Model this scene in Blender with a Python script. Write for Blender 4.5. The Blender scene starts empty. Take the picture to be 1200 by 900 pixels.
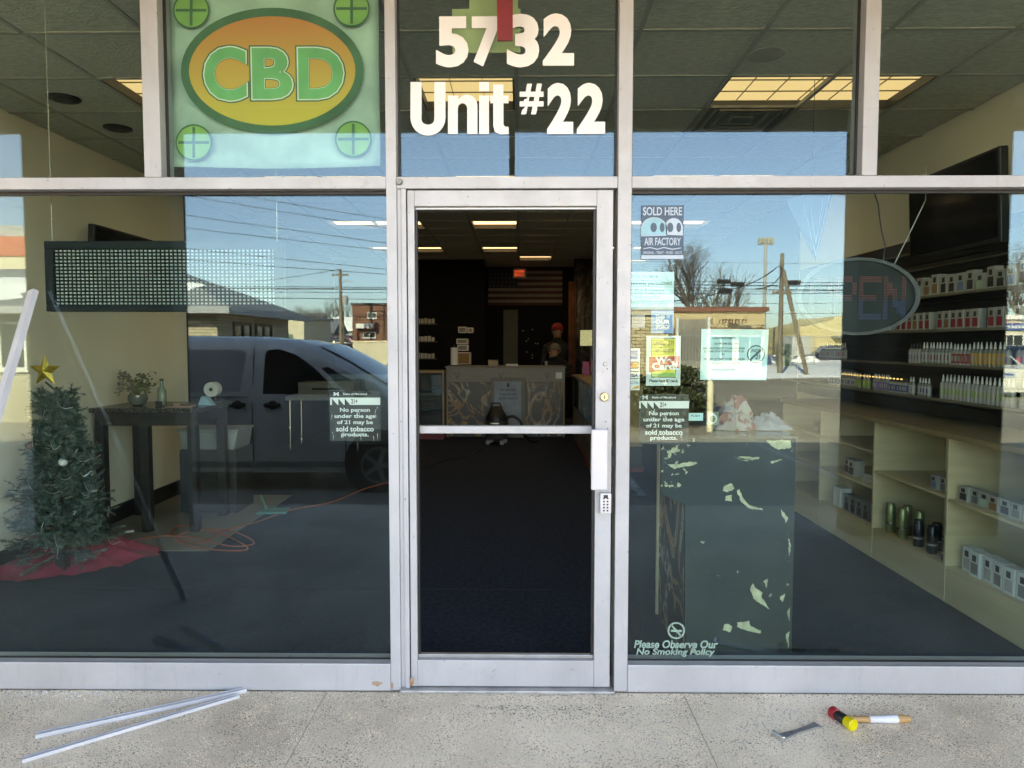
import bpy, bmesh, math, random
from mathutils import Vector, Matrix, Euler
random.seed(7)
S = bpy.context.scene
COL = S.collection
R = math.radians
# ------------------------------------------------------------------ camera, sky, sun, exposure
FPX, PITCH, YAW = 832.0, R(3.23), R(0.62)
CAMLOC = Vector((0, -3.03, 1.494))
cd = bpy.data.cameras.new('camera'); cam = bpy.data.objects.new('camera', cd); COL.objects.link(cam)
cam.location = CAMLOC; cam.rotation_euler = (R(90) - PITCH, 0, YAW)
cd.sensor_width = 36; cd.lens = FPX / 1200 * 36; cd.clip_start = .05; cd.clip_end = 2000
S.camera = cam
SUN_EL, SUN_AZ = R(27), R(-24)           # azimuth measured from +Y (behind the shop) towards +X
w = bpy.data.worlds.new('World'); S.world = w; w.use_nodes = True
nt = w.node_tree; bg = nt.nodes['Background']
sky = nt.nodes.new('ShaderNodeTexSky'); sky.sky_type = 'NISHITA'; sky.sun_disc = False
sky.sun_elevation = SUN_EL; sky.sun_rotation = SUN_AZ; sky.altitude = 0; sky.air_density = .8; sky.dust_density = .8; sky.ozone_density = 4.5
nt.links.new(sky.outputs[0], bg.inputs[0]); bg.inputs[1].default_value = .14
sl = bpy.data.lights.new('sun', 'SUN'); sl.energy = 4.2; sl.angle = R(.53); sl.color = (1, .93, .82)
so = bpy.data.objects.new('sun', sl); COL.objects.link(so)
sd = Vector((math.sin(SUN_AZ) * math.cos(SUN_EL), math.cos(SUN_AZ) * math.cos(SUN_EL), math.sin(SUN_EL)))
so.rotation_euler = sd.to_track_quat('Z', 'Y').to_euler(); so.location = sd * 60
S.view_settings.view_transform = 'Standard'; S.view_settings.look = 'None'
S.view_settings.exposure = 3.8; S.view_settings.gamma = 1.0; S.view_settings.use_curve_mapping = False
S.view_settings.use_white_balance = True; S.view_settings.white_balance_temperature = 12000; S.view_settings.white_balance_tint = 19
S.render.engine = 'CYCLES'
cy = S.cycles; cy.max_bounces = 9; cy.diffuse_bounces = 4; cy.glossy_bounces = 4; cy.transparent_max_bounces = 16
cy.transmission_bounces = 4; cy.use_denoising = True; cy.caustics_reflective = False; cy.caustics_refractive = False
cy.sample_clamp_indirect = 6

# ------------------------------------------------------------------ measuring: photograph ray -> point on a real plane
_RM = cam.rotation_euler.to_matrix()
def ray(px, py): return (_RM @ Vector(((px - 600) / FPX, (450 - py) / FPX, -1))).normalized()
def P(px, py, y=-.05):
    d = ray(px, py); return CAMLOC + d * ((y - CAMLOC.y) / d.y)
def PG(px, py, z=0.0):
    d = ray(px, py); return CAMLOC + d * ((z - CAMLOC.z) / d.z)
def PX(px, py, X):
    d = ray(px, py); return CAMLOC + d * ((X - CAMLOC.x) / d.x)
def RP(px, py, Y):                       # a thing seen mirrored in the glass stands Y metres out from the shop
    p = P(px, py, Y); return Vector((p.x, -Y, p.z))
LOT = -.30

# ------------------------------------------------------------------ materials
MATS = {}
def _n(t, ty, **k):
    n = t.nodes.new(ty)
    for a, b in k.items(): setattr(n, a, b)
    return n
def mat(name, c, rough=.6, metal=0., var=.12, scale=8., bump=0., bscale=None, c2=None, spec=.5, coat=0., det=5., stretch=None, fac=(.35, .7)):
    if name in MATS: return MATS[name]
    m = bpy.data.materials.new(name); m.use_nodes = True; t = m.node_tree; b = t.nodes['Principled BSDF']
    b.inputs['Roughness'].default_value = rough; b.inputs['Metallic'].default_value = metal
    b.inputs['Specular IOR Level'].default_value = spec
    if coat: b.inputs['Coat Weight'].default_value = coat; b.inputs['Coat Roughness'].default_value = .05
    tc = _n(t, 'ShaderNodeTexCoord'); vec = tc.outputs['Object']
    if stretch:
        mp = _n(t, 'ShaderNodeMapping'); mp.inputs['Scale'].default_value = stretch; t.links.new(vec, mp.inputs[0]); vec = mp.outputs[0]
    nz = _n(t, 'ShaderNodeTexNoise'); nz.inputs['Scale'].default_value = scale; nz.inputs['Detail'].default_value = det; t.links.new(vec, nz.inputs[0])
    cr = _n(t, 'ShaderNodeValToRGB')
    lo = c2 if c2 else tuple(max(0, v * (1 - var)) for v in c); hi = c if c2 else tuple(min(1, v * (1 + var)) for v in c)
    cr.color_ramp.elements[0].position, cr.color_ramp.elements[1].position = fac
    cr.color_ramp.elements[0].color = (*lo, 1); cr.color_ramp.elements[1].color = (*hi, 1)
    t.links.new(nz.outputs[0], cr.inputs[0]); t.links.new(cr.outputs[0], b.inputs['Base Color'])
    mr = _n(t, 'ShaderNodeMapRange'); mr.inputs[3].default_value = max(0, rough - .08); mr.inputs[4].default_value = min(1, rough + .08)
    t.links.new(nz.outputs[0], mr.inputs[0]); t.links.new(mr.outputs[0], b.inputs['Roughness'])
    if bump:
        n2 = _n(t, 'ShaderNodeTexNoise'); n2.inputs['Scale'].default_value = bscale or scale * 4; n2.inputs['Detail'].default_value = 3; t.links.new(vec, n2.inputs[0])
        bp = _n(t, 'ShaderNodeBump'); bp.inputs['Strength'].default_value = bump; bp.inputs['Distance'].default_value = .01
        t.links.new(n2.outputs[0], bp.inputs['Height']); t.links.new(bp.outputs[0], b.inputs['Normal'])
    MATS[name] = m; return m
def emit(name, c, s):
    if name in MATS: return MATS[name]
    m = bpy.data.materials.new(name); m.use_nodes = True; t = m.node_tree; b = t.nodes['Principled BSDF']
    b.inputs['Base Color'].default_value = (*[v * .6 for v in c], 1); b.inputs['Emission Color'].default_value = (*c, 1); b.inputs['Emission Strength'].default_value = s
    b.inputs['Roughness'].default_value = .4
    MATS[name] = m; return m
def glassmat(name, tint=(.80, .86, .83), r0=.065, wav=0., rough=0.):
    m = bpy.data.materials.new(name); m.use_nodes = True; t = m.node_tree; t.nodes.clear()
    out = _n(t, 'ShaderNodeOutputMaterial'); mx = _n(t, 'ShaderNodeMixShader'); tr = _n(t, 'ShaderNodeBsdfTransparent'); gl = _n(t, 'ShaderNodeBsdfGlossy')
    tr.inputs[0].default_value = (*tint, 1); gl.inputs['Roughness'].default_value = rough; gl.inputs[0].default_value = (.60, .85, 1, 1)
    lw = _n(t, 'ShaderNodeLayerWeight'); lw.inputs[0].default_value = .5
    pw = _n(t, 'ShaderNodeMath', operation='POWER'); pw.inputs[1].default_value = 5
    ml = _n(t, 'ShaderNodeMath', operation='MULTIPLY_ADD'); ml.inputs[1].default_value = 1 - r0; ml.inputs[2].default_value = r0
    t.links.new(lw.outputs['Facing'], pw.inputs[0]); t.links.new(pw.outputs[0], ml.inputs[0]); t.links.new(ml.outputs[0], mx.inputs[0])
    t.links.new(tr.outputs[0], mx.inputs[1]); t.links.new(gl.outputs[0], mx.inputs[2]); t.links.new(mx.outputs[0], out.inputs[0])
    if wav:
        df = _n(t, 'ShaderNodeBsdfDiffuse'); df.inputs[0].default_value = (.6, .6, .58, 1); m2 = _n(t, 'ShaderNodeMixShader'); tc2 = _n(t, 'ShaderNodeTexCoord'); mp2 = _n(t, 'ShaderNodeMapping'); mp2.inputs['Scale'].default_value = (1, 1, .45)
        nz2 = _n(t, 'ShaderNodeTexNoise'); nz2.inputs['Scale'].default_value = 3.1; nz2.inputs['Detail'].default_value = 9; nz2.inputs['Roughness'].default_value = .7; nz2.inputs['Distortion'].default_value = .8
        mr2 = _n(t, 'ShaderNodeMapRange'); mr2.inputs[1].default_value = .5; mr2.inputs[2].default_value = .8; mr2.inputs[3].default_value = .0; mr2.inputs[4].default_value = .010
        t.links.new(tc2.outputs['Object'], mp2.inputs[0]); t.links.new(mp2.outputs[0], nz2.inputs[0]); t.links.new(nz2.outputs[0], mr2.inputs[0]); t.links.new(mr2.outputs[0], m2.inputs[0]); t.links.new(mx.outputs[0], m2.inputs[1]); t.links.new(df.outputs[0], m2.inputs[2]); t.links.new(m2.outputs[0], out.inputs[0])
        tc = _n(t, 'ShaderNodeTexCoord'); nz = _n(t, 'ShaderNodeTexNoise'); nz.inputs['Scale'].default_value = 2.6; nz.inputs['Detail'].default_value = 1.0
        bp = _n(t, 'ShaderNodeBump'); bp.inputs['Strength'].default_value = wav; bp.inputs['Distance'].default_value = .01
        t.links.new(tc.outputs['Object'], nz.inputs[0]); t.links.new(nz.outputs[0], bp.inputs['Height']); t.links.new(bp.outputs[0], gl.inputs['Normal'])
    MATS[name] = m; return m

# ------------------------------------------------------------------ mesh helpers
class MB:
    def __init__(s): s.v = []; s.f = []; s.mi = []
    def add(s, vs, fs, mi=0):
        o = len(s.v); s.v += [tuple(v) for v in vs]; s.f += [tuple(o + i for i in f) for f in fs]; s.mi += [mi] * len(fs); return s
    def box(s, x0, x1, y0, y1, z0, z1, mi=0):
        return s.add([(x0,y0,z0),(x1,y0,z0),(x1,y1,z0),(x0,y1,z0),(x0,y0,z1),(x1,y0,z1),(x1,y1,z1),(x0,y1,z1)],
                     [(0,3,2,1),(4,5,6,7),(0,1,5,4),(1,2,6,5),(2,3,7,6),(3,0,4,7)], mi)
    def cbox(s, c, d, mi=0, rot=None):
        vs = []
        for z in (-1, 1):
            for x, y in ((-1,-1),(1,-1),(1,1),(-1,1)):
                v = Vector((x*d[0]/2, y*d[1]/2, z*d[2]/2))
                if rot: v = rot @ v
                vs.append(v + Vector(c))
        return s.add(vs, [(0,3,2,1),(4,5,6,7),(0,1,5,4),(1,2,6,5),(2,3,7,6),(3,0,4,7)], mi)
    def prism(s, poly, axis, a, b, mi=0):  # poly 2D in the other two axes (x: yz, y: xz, z: xy)
        n = len(poly)
        def mk(p, d): return {'x': (d, p[0], p[1]), 'y': (p[0], d, p[1]), 'z': (p[0], p[1], d)}[axis]
        vs = [mk(p, a) for p in poly] + [mk(p, b) for p in poly]
        return s.add(vs, [tuple(range(n))[::-1], tuple(range(n, 2*n))] + [(i, (i+1) % n, n + (i+1) % n, n + i) for i in range(n)], mi)
    def tube(s, pts, r, n=8, mi=0, cap=True):
        pts = [Vector(p) for p in pts]; rs = r if isinstance(r, (list, tuple)) else [r] * len(pts)
        rings = []; up = None
        for i, p in enumerate(pts):
            d = (pts[min(i+1, len(pts)-1)] - pts[max(i-1, 0)])
            if d.length < 1e-9: d = Vector((0, 0, 1))
            d.normalize()
            if up is None: up = Vector((0, 0, 1)) if abs(d.z) < .9 else Vector((1, 0, 0))
            a = d.cross(up)
            if a.length < 1e-6: a = d.cross(Vector((0, 1, .3)))
            a.normalize(); b = d.cross(a); up = a.cross(d)
            rings.append([p + (a * math.cos(2*math.pi*k/n) + b * math.sin(2*math.pi*k/n)) * rs[i] for k in range(n)])
        vs = [v for rg in rings for v in rg]; fs = []
        for i in range(len(pts) - 1):
            for k in range(n): fs.append((i*n + k, i*n + (k+1) % n, (i+1)*n + (k+1) % n, (i+1)*n + k))
        if cap: fs += [tuple(range(n))[::-1], tuple((len(pts)-1)*n + k for k in range(n))]
        return s.add(vs, fs, mi)
    def lathe(s, prof, c=(0, 0, 0), n=16, mi=0, axis='z'):
        vs = []
        for r, h in prof:
            for k in range(n):
                a = 2*math.pi*k/n; x, y = r*math.cos(a), r*math.sin(a)
                v = {'z': (x, y, h), 'y': (x, h, y), 'x': (h, x, y)}[axis]
                vs.append((v[0]+c[0], v[1]+c[1], v[2]+c[2]))
        fs = []
        for i in range(len(prof)-1):
            for k in range(n): fs.append((i*n+k, i*n+(k+1)%n, (i+1)*n+(k+1)%n, (i+1)*n+k))
        fs += [tuple(range(n))[::-1], tuple((len(prof)-1)*n+k for k in range(n))]
        return s.add(vs, fs, mi)
    def mesh(s, name, mats, smooth=False):
        me = bpy.data.meshes.new(name); me.from_pydata(s.v, [], s.f); me.update()
        for m in (mats if isinstance(mats, (list, tuple)) else [mats]): me.materials.append(m)
        if len(me.materials) > 1: me.polygons.foreach_set('material_index', s.mi)
        bm = bmesh.new(); bm.from_mesh(me); bmesh.ops.recalc_face_normals(bm, faces=bm.faces); bm.to_mesh(me); bm.free()
        if smooth: me.polygons.foreach_set('use_smooth', [True] * len(me.polygons))
        return me
    def build(s, name, mats, parent=None, loc=None, smooth=False, bev=0., rotz=0.):
        o = bpy.data.objects.new(name, s.mesh(name, mats, smooth)); COL.objects.link(o)
        if loc is not None: o.location = loc
        if rotz: o.rotation_euler.z = rotz
        if parent: o.parent = parent
        if bev:
            b = o.modifiers.new('edge', 'BEVEL'); b.width = bev; b.segments = 2; b.limit_method = 'ANGLE'; b.angle_limit = R(40)
        if smooth:
            try:
                me = o.data; bm = bmesh.new(); bm.from_mesh(me)
                for e in bm.edges:
                    if len(e.link_faces) == 2 and e.calc_face_angle(0) > R(38): e.smooth = False
                bm.to_mesh(me); bm.free()
            except Exception: pass
        return o
def bx(name, m, parent, x0, x1, y0, y1, z0, z1, bev=0., loc=None):
    return MB().box(x0, x1, y0, y1, z0, z1).build(name, m, parent, bev=bev, loc=loc)
def tag(o, label=None, cat=None, group=None, kind=None):
    if label: o['label'] = label
    if cat: o['category'] = cat
    if group: o['group'] = group
    if kind: o['kind'] = kind
    return o
def thing(name, label, cat, loc=(0, 0, 0), rotz=0, group=None):
    o = bpy.data.objects.new(name, None); COL.objects.link(o); o.location = loc; o.rotation_euler.z = rotz; o.empty_display_size = .1
    return tag(o, label, cat, group)
def copy_tree(o, parent=None):
    c = o.copy(); COL.objects.link(c); c.parent = parent
    for ch in list(o.children): copy_tree(ch, c)
    return c
def inst(name, me, parent=None, loc=(0, 0, 0), rot=None, scale=None):
    o = bpy.data.objects.new(name, me); COL.objects.link(o); o.location = loc
    if rot: o.rotation_euler = rot
    if scale: o.scale = scale
    if parent: o.parent = parent
    return o
def text(name, body, size, loc, m, parent=None, bold=0., align='CENTER', rot=(R(90), 0, 0), sx=1., ext=.0004, sp=1., line=1., shear=0., width=None):
    cu = bpy.data.curves.new('lettering', 'FONT'); cu.body = body; cu.size = size; cu.offset = bold * size; cu.align_x = align; cu.align_y = 'CENTER'
    cu.extrude = ext; cu.space_character = sp; cu.space_line = line; cu.shear = shear; cu.resolution_u = 4
    t = bpy.data.objects.new('lettering', cu)
    me = bpy.data.meshes.new_from_object(t)
    bpy.data.objects.remove(t); bpy.data.curves.remove(cu)
    if width:
        xs = [v.co.x for v in me.vertices]; sx = width / max(1e-6, max(xs) - min(xs))
    if sx != 1.: me.transform(Matrix.Diagonal((sx, 1, 1, 1)))
    me.materials.clear(); me.materials.append(m); me.name = name
    o = bpy.data.objects.new(name, me); COL.objects.link(o); o.location = loc; o.rotation_euler = rot
    if parent: o.parent = parent
    return o
def ell(cx, cz, rx, rz, n=40, a0=0, a1=360):
    k = n if a1 - a0 >= 360 else n + 1
    return [(cx + rx*math.cos(R(a0 + (a1-a0)*i/n)), cz + rz*math.sin(R(a0 + (a1-a0)*i/n))) for i in range(k)]
def ringmb(cx, cz, r0, r1, y0, y1, n=36, rx=1.):
    m = MB(); vs = []; fs = []
    for i in range(n):
        a = 2*math.pi*i/n; c, s_ = math.cos(a), math.sin(a)
        vs += [(cx+r0*c*rx, y0, cz+r0*s_), (cx+r1*c*rx, y0, cz+r1*s_), (cx+r1*c*rx, y1, cz+r1*s_), (cx+r0*c*rx, y1, cz+r0*s_)]
    for i in range(n):
        j = (i+1) % n
        for k in range(4): fs.append((i*4+k, j*4+k, j*4+(k+1)%4, i*4+(k+1)%4))
    return m.add(vs, fs)
# ------------------------------------------------------------------ shared materials
ALU0 = mat('clean_aluminium', (.47, .47, .485), .48, .12, .07, 2.2, .06, 90, c2=(.38, .38, .385), det=9., fac=(.3, .62))
ALU2 = mat('mill_aluminium', (.72, .72, .76), .35, .45, .08, 5.)
def weathered(name, c, rough, spots=.10):
    m = bpy.data.materials.new(name); m.use_nodes = True; t = m.node_tree; b = t.nodes['Principled BSDF']; b.inputs['Metallic'].default_value = .12
    tc = _n(t, 'ShaderNodeTexCoord'); v = tc.outputs['Object']
    mp = _n(t, 'ShaderNodeMapping'); mp.inputs['Scale'].default_value = (1, 1, .12); t.links.new(v, mp.inputs[0])
    def noise(vec, sc, det, lo, hi):
        n = _n(t, 'ShaderNodeTexNoise'); n.inputs['Scale'].default_value = sc; n.inputs['Detail'].default_value = det; n.inputs['Roughness'].default_value = .65; t.links.new(vec, n.inputs[0])
        r = _n(t, 'ShaderNodeMapRange'); r.inputs[1].default_value = lo; r.inputs[2].default_value = hi; t.links.new(n.outputs[0], r.inputs[0]); return r.outputs[0]
    def mix(f, a, col, amt):
        k = _n(t, 'ShaderNodeMath', operation='MULTIPLY'); k.inputs[1].default_value = amt; t.links.new(f, k.inputs[0])
        x = _n(t, 'ShaderNodeMix', data_type='RGBA'); t.links.new(k.outputs[0], x.inputs[0])
        if isinstance(a, tuple): x.inputs[6].default_value = (*a, 1)
        else: t.links.new(a, x.inputs[6])
        x.inputs[7].default_value = (*col, 1); return x.outputs[2]
    o = mix(noise(v, 2.3, 8, .35, .7), c, tuple(q * .80 for q in c), 1.)
    o = mix(noise(mp.outputs[0], 30, 6, .55, .75), o, tuple(q * .72 for q in c), .5)
    o = mix(noise(v, 38, 9, .64, .70), o, (.16, .145, .125), .75)
    o = mix(noise(v, 9, 10, .66, .74), o, (.24, .21, .17), .55)
    t.links.new(o, b.inputs['Base Color'])
    q = _n(t, 'ShaderNodeMapRange'); q.inputs[3].default_value = rough - .12; q.inputs[4].default_value = rough + .15; t.links.new(noise(v, 14, 6, .3, .7), q.inputs[0]); t.links.new(q.outputs[0], b.inputs['Roughness'])
    MATS[name] = m; return m
ALU = weathered('weathered_aluminium', (.46, .457, .46), .48)
GASK = mat('black_rubber', (.012, .012, .012), .5)
GLASS = glassmat('storefront_glass', (.90, .96, .925), .041, .012)
CASEGL = glassmat('case_glass', (.93, .96, .95), .04)
BEIGE = mat('beige_wall_paint', (.76, .72, .61), .8, var=.05, scale=1.2, bump=.05, bscale=60)
BLACKP = mat('black_wall_paint', (.0055, .0055, .006), .85, spec=.15, var=.3, scale=2)
BLK = mat('black_plastic', (.012, .012, .013), .45, var=.2)
WHT = mat('white_vinyl', (.78, .76, .74), .55, var=.03, scale=4)
WPAPER = mat('white_paper', (.72, .72, .70), .7, var=.04, scale=6)
BLKPRINT = mat('black_print', (.02, .02, .025), .6)
RED = mat('red_plastic', (.45, .02, .025), .4)
CHROME = mat('steel', (.6, .6, .6), .25, .9)
DWOOD = mat('dark_wood', (.022, .019, .018), .5, var=.3, scale=6, stretch=(1, 1, 6))
def speckle(name, base, dark, light, s1=95., thr=.18, big=1.3):
    m = bpy.data.materials.new(name); m.use_nodes = True; t = m.node_tree; b = t.nodes['Principled BSDF']; b.inputs['Roughness'].default_value = .88
    tc = _n(t, 'ShaderNodeTexCoord'); v = tc.outputs['Object']
    n1 = _n(t, 'ShaderNodeTexNoise'); n1.inputs['Scale'].default_value = big; n1.inputs['Detail'].default_value = 7; t.links.new(v, n1.inputs[0])
    r1 = _n(t, 'ShaderNodeValToRGB'); r1.color_ramp.elements[0].position = .36; r1.color_ramp.elements[1].position = .66
    r1.color_ramp.elements[0].color = (*[c * .72 for c in base], 1); r1.color_ramp.elements[1].color = (*light, 1); t.links.new(n1.outputs[0], r1.inputs[0])
    last = r1.outputs[0]
    for sc, th, colr in ((s1, thr, dark), (s1 * .55, thr * .62, [c * .6 for c in dark]), (s1 * 1.7, thr * 1.2, [c * 1.45 for c in base])):
        vo = _n(t, 'ShaderNodeTexVoronoi'); vo.inputs['Scale'].default_value = sc; t.links.new(v, vo.inputs[0])
        n2 = _n(t, 'ShaderNodeTexNoise'); n2.inputs['Scale'].default_value = 4.2 if sc < s1 * 1.5 else 9; n2.inputs['Detail'].default_value = 4; t.links.new(v, n2.inputs[0])
        mr = _n(t, 'ShaderNodeMapRange'); mr.inputs[1].default_value = .40; mr.inputs[2].default_value = .68; mr.inputs[3].default_value = th * .75; mr.inputs[4].default_value = th * 1.3; t.links.new(n2.outputs[0], mr.inputs[0])
        lt = _n(t, 'ShaderNodeMath', operation='LESS_THAN'); t.links.new(vo.outputs['Distance'], lt.inputs[0]); t.links.new(mr.outputs[0], lt.inputs[1])
        mx = _n(t, 'ShaderNodeMix', data_type='RGBA'); t.links.new(lt.outputs[0], mx.inputs[0]); t.links.new(last, mx.inputs[6]); mx.inputs[7].default_value = (*colr, 1); last = mx.outputs[2]
    t.links.new(last, b.inputs['Base Color'])
    n3 = _n(t, 'ShaderNodeTexNoise'); n3.inputs['Scale'].default_value = 160; n3.inputs['Detail'].default_value = 3; t.links.new(v, n3.inputs[0])
    bp = _n(t, 'ShaderNodeBump'); bp.inputs['Strength'].default_value = .45; bp.inputs['Distance'].default_value = .006; t.links.new(n3.outputs[0], bp.inputs['Height']); t.links.new(bp.outputs[0], b.inputs['Normal'])
    MATS[name] = m; return m
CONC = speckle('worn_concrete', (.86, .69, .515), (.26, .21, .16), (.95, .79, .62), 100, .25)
ASPH = speckle('old_asphalt', (.28, .245, .195), (.15, .13, .11), (.38, .335, .265), 30, .3, .25)

# ------------------------------------------------------------------ ground, sidewalk, kerb
g = MB()
prof = [(-3.52, -.16), (-5.0, LOT), (-20, LOT), (-60, LOT), (-160, LOT + .2), (-900, LOT + 4)]
xs = [-900, -120, -40, -15, 0, 15, 40, 120, 900]
vs = [(x, y, z) for y, z in prof for x in xs]; nx = len(xs)
g.add(vs, [(i*nx+k, i*nx+k+1, (i+1)*nx+k+1, (i+1)*nx+k) for i in range(len(prof)-1) for k in range(nx-1)])
tag(g.build('ground', ASPH), 'grey worn parking lot asphalt reaching to the far street', None, kind='structure')
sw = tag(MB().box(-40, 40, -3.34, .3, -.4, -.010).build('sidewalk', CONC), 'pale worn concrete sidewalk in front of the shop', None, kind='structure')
X0 = [-.83 + 1.53 * k for k in range(-5, 7)]
for a, b in zip(X0, X0[1:]):
    for y0, y1 in ((-1.68, -.062), (-3.33, -1.69)):
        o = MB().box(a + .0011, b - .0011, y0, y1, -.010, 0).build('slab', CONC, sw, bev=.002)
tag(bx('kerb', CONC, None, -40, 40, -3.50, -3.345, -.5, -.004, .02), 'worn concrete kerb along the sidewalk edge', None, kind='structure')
snow = mat('snow', (.80, .82, .84), .75, var=.05, scale=3, bump=.3, bscale=5)
STRIPE = mat('worn_road_paint', (.5, .48, .42), .8, var=.4, scale=8)
for x in (-9.0, -6.2, 1.4, 4.2, 7.0, 9.8):
    tag(bx('parking_line', STRIPE, None, x, x + .1, -9.9, -5.2, LOT + .004, LOT + .008), 'faded white parking bay line on the asphalt', None, 'parking bay lines', 'structure')

# ------------------------------------------------------------------ shop shell: floor, walls, ceiling
XL, XR, YB, ZC = -3.40, 2.97, 11.3, 3.03
CARPET = mat('charcoal_carpet', (.024, .034, .050), .97, var=.28, scale=40, bump=.5, bscale=260, spec=.1)
fl = tag(bx('carpet_floor', CARPET, None, XL - .1, XR + .1, .06, YB + .2, -.2, -.002), 'dark charcoal carpet floor inside the shop', None, kind='structure')
bx('carpet_seam', GASK, fl, XL, XR, 1.22, 1.224, -.002, -.0005)
wl = tag(bx('wall_left', BEIGE, None, XL - .15, XL, .05, 4.2, 0, ZC + .3), 'beige painted side wall beside the tall table', None, kind='structure')
bx('baseboard', BLK, wl, XL, XL + .015, .06, 4.2, 0, .14)
wr = tag(bx('wall_right', BEIGE, None, XR, XR + .15, .05, 4.6, 0, ZC + .3), 'beige painted side wall behind the dark slat wall', None, kind='structure')
tag(bx('wall_rear_left', BLACKP, None, XL - .15, XL, 4.2, YB, 0, ZC + .3), 'black painted side wall deep in the shop', None, kind='structure')
tag(bx('wall_rear_right', BLACKP, None, XR, XR + .15, 4.6, YB, 0, ZC + .3), 'black painted side wall behind the product cases', None, kind='structure')
wb = tag(bx('wall_back', BLACKP, None, XL - .15, XR + .15, YB, YB + .15, 0, ZC + .3), 'black painted back wall with a flag and exit sign', None, kind='structure')
TILE = mat('ceiling_tile', (.52, .53, .45), .9, var=.16, scale=22, bump=1.0, bscale=55, stretch=(1, 2.2, 1))
TBAR = mat('ceiling_grid_paint', (.36, .355, .31), .6, var=.06)
ce = tag(bx('ceiling', BLACKP, None, XL - .15, XR + .15, -.2, YB + .15, ZC + .10, ZC + .3), 'suspended ceiling of textured tiles above the shop', None, kind='structure')
GX = [-.02 + .61 * k for k in range(-6, 6)]; GX = [x for x in GX if XL < x < XR]
GY = [.55 + .60 * k for k in range(0, 18)]
grid = MB()
for x in GX: grid.box(x - .012, x + .012, .06, YB, ZC - .004, ZC + .02)
for y in GY: grid.box(XL, XR, y - .012, y + .012, ZC - .0035, ZC + .0195)
grid.build('ceiling_grid', TBAR, ce)
lights = []
for r in (1, 5, 9, 13):
    lights += [(1.20, 2.42, GY[r]), (-2.46, -1.24, GY[r]), (-.63, -.02, GY[r])]
lights += [(-.02, .59, GY[15]), (1.20, 2.42, GY[16])]
lit = set()
for x0, x1, y in lights:
    n = round((x1 - x0) / .61)
    for k in range(n): lit.add((round(x0 + .61 * k, 1), round(y, 1)))
tm = MB().box(0, .586, 0, .576, 0, .015).mesh('tile', TILE); edge = XL
for i, x in enumerate([GX[0] - .61] + GX):
    for j, y in enumerate([GY[0] - .60] + GY):
        if (round(x, 1), round(y, 1)) in lit: continue
        if y + .6 > YB + .05: continue
        x0, x1, y0, y1 = max(x, XL), min(x + .61, XR), max(y, .06), y + .6
        if x1 - x0 < .05: continue
        if x1 - x0 > .6 and y1 - y0 > .59: inst('tile', tm, ce, (x + .012, y + .012, ZC + .002))
        else: bx('tile', TILE, ce, x0 + .002, x1 - .012, y0, y1 - .012, ZC + .002, ZC + .016)
LENS = emit('lit_lens', (1, .86, .56), .062); LENS2 = emit('lit_lens_deep', (1, .84, .58), .16)
LFR = mat('fixture_frame', (.05, .05, .045), .5); LOUV = mat('louvre', (.22, .19, .13), .5)
names = {1.20: 'beside the slat wall', -2.46: 'over the tall table', -.63: 'over the entrance aisle', -.02: 'near the flag'}
rows = {1: 'front', 5: 'second', 9: 'third', 13: 'fourth', 15: 'last', 16: 'last'}
for x0, x1, y in lights:
    r = min(range(len(GY)), key=lambda q: abs(GY[q] - y))
    L = thing('ceiling_light', 'lit recessed fluorescent ceiling light %s, %s row from the window' % (names[x0], rows[r]), 'ceiling light', ((x0 + x1) / 2, y + .3, ZC), group='recessed ceiling lights')
    hx, hy = (x1 - x0) / 2 - .012, .288
    MB().box(-hx, hx, -hy, hy, .055, .065).build('lens', LENS if r < 3 else LENS2, L)
    MB().box(-hx, hx, -hy, -hy + .012, 0, .055).box(-hx, hx, hy - .012, hy, 0, .055).box(-hx, -hx + .012, -hy + .012, hy - .012, 0, .055).box(hx - .012, hx, -hy + .012, hy - .012, 0, .055).build('frame', LFR, L)
    if r < 6:
        nxl = 6 if x1 - x0 > 1 else 3
        for k in range(1, nxl):
            xx = -hx + 2 * hx * k / nxl; MB().box(xx - .0016, xx + .0016, -hy + .012, hy - .012, .047, .0545).build('louvre', LOUV, L)
        for k in (1, 2):
            yy = -hy + 2 * hy * k / 3; MB().box(-hx + .012, hx - .012, yy - .0016, yy + .0016, .046, .0540).build('louvre', LOUV, L)
for px_, py_, lab in ((75, 115, 'black round ceiling can light nearer the window'), (138, 150, 'black round ceiling can light farther from the window')):
    d = ray(px_, py_); p = CAMLOC + d * ((ZC - CAMLOC.z) / d.z)
    c = thing('can_light', lab, 'can light', (p.x, p.y, ZC), group='can lights above the tall table')
    MB().lathe([(.085, -.012), (.095, -.006), (.095, .003)], n=24).build('trim_ring', BLK, c, smooth=True)
    MB().lathe([(.06, -.016), (.064, -.0125)], n=20).build('lamp_well', GASK, c)
p = CAMLOC + ray(868, 138) * ((ZC - CAMLOC.z) / ray(868, 138).z)
v = thing('air_vent', 'square louvred ceiling vent below the light beside the slat wall', 'vent', (p.x, p.y, ZC))
GREYV = mat('vent_paint', (.17, .165, .145), .5)
for k, q in enumerate((.27, .2, .13)):
    MB().box(-q, q, -q, -q + .03, -.02 + k*.003, -.004).box(-q, q, q - .03, q, -.02 + k*.003, -.004).box(-q, -q + .03, -q + .03, q - .03, -.02 + k*.003, -.004).box(q - .03, q, -q + .03, q - .03, -.02 + k*.003, -.004).build('vane', GREYV, v)
MB().box(-.06, .06, -.06, .06, -.016, -.004).build('centre_plate', GREYV, v)
p = CAMLOC + ray(897, 63) * ((ZC - CAMLOC.z) / ray(897, 63).z)
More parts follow.
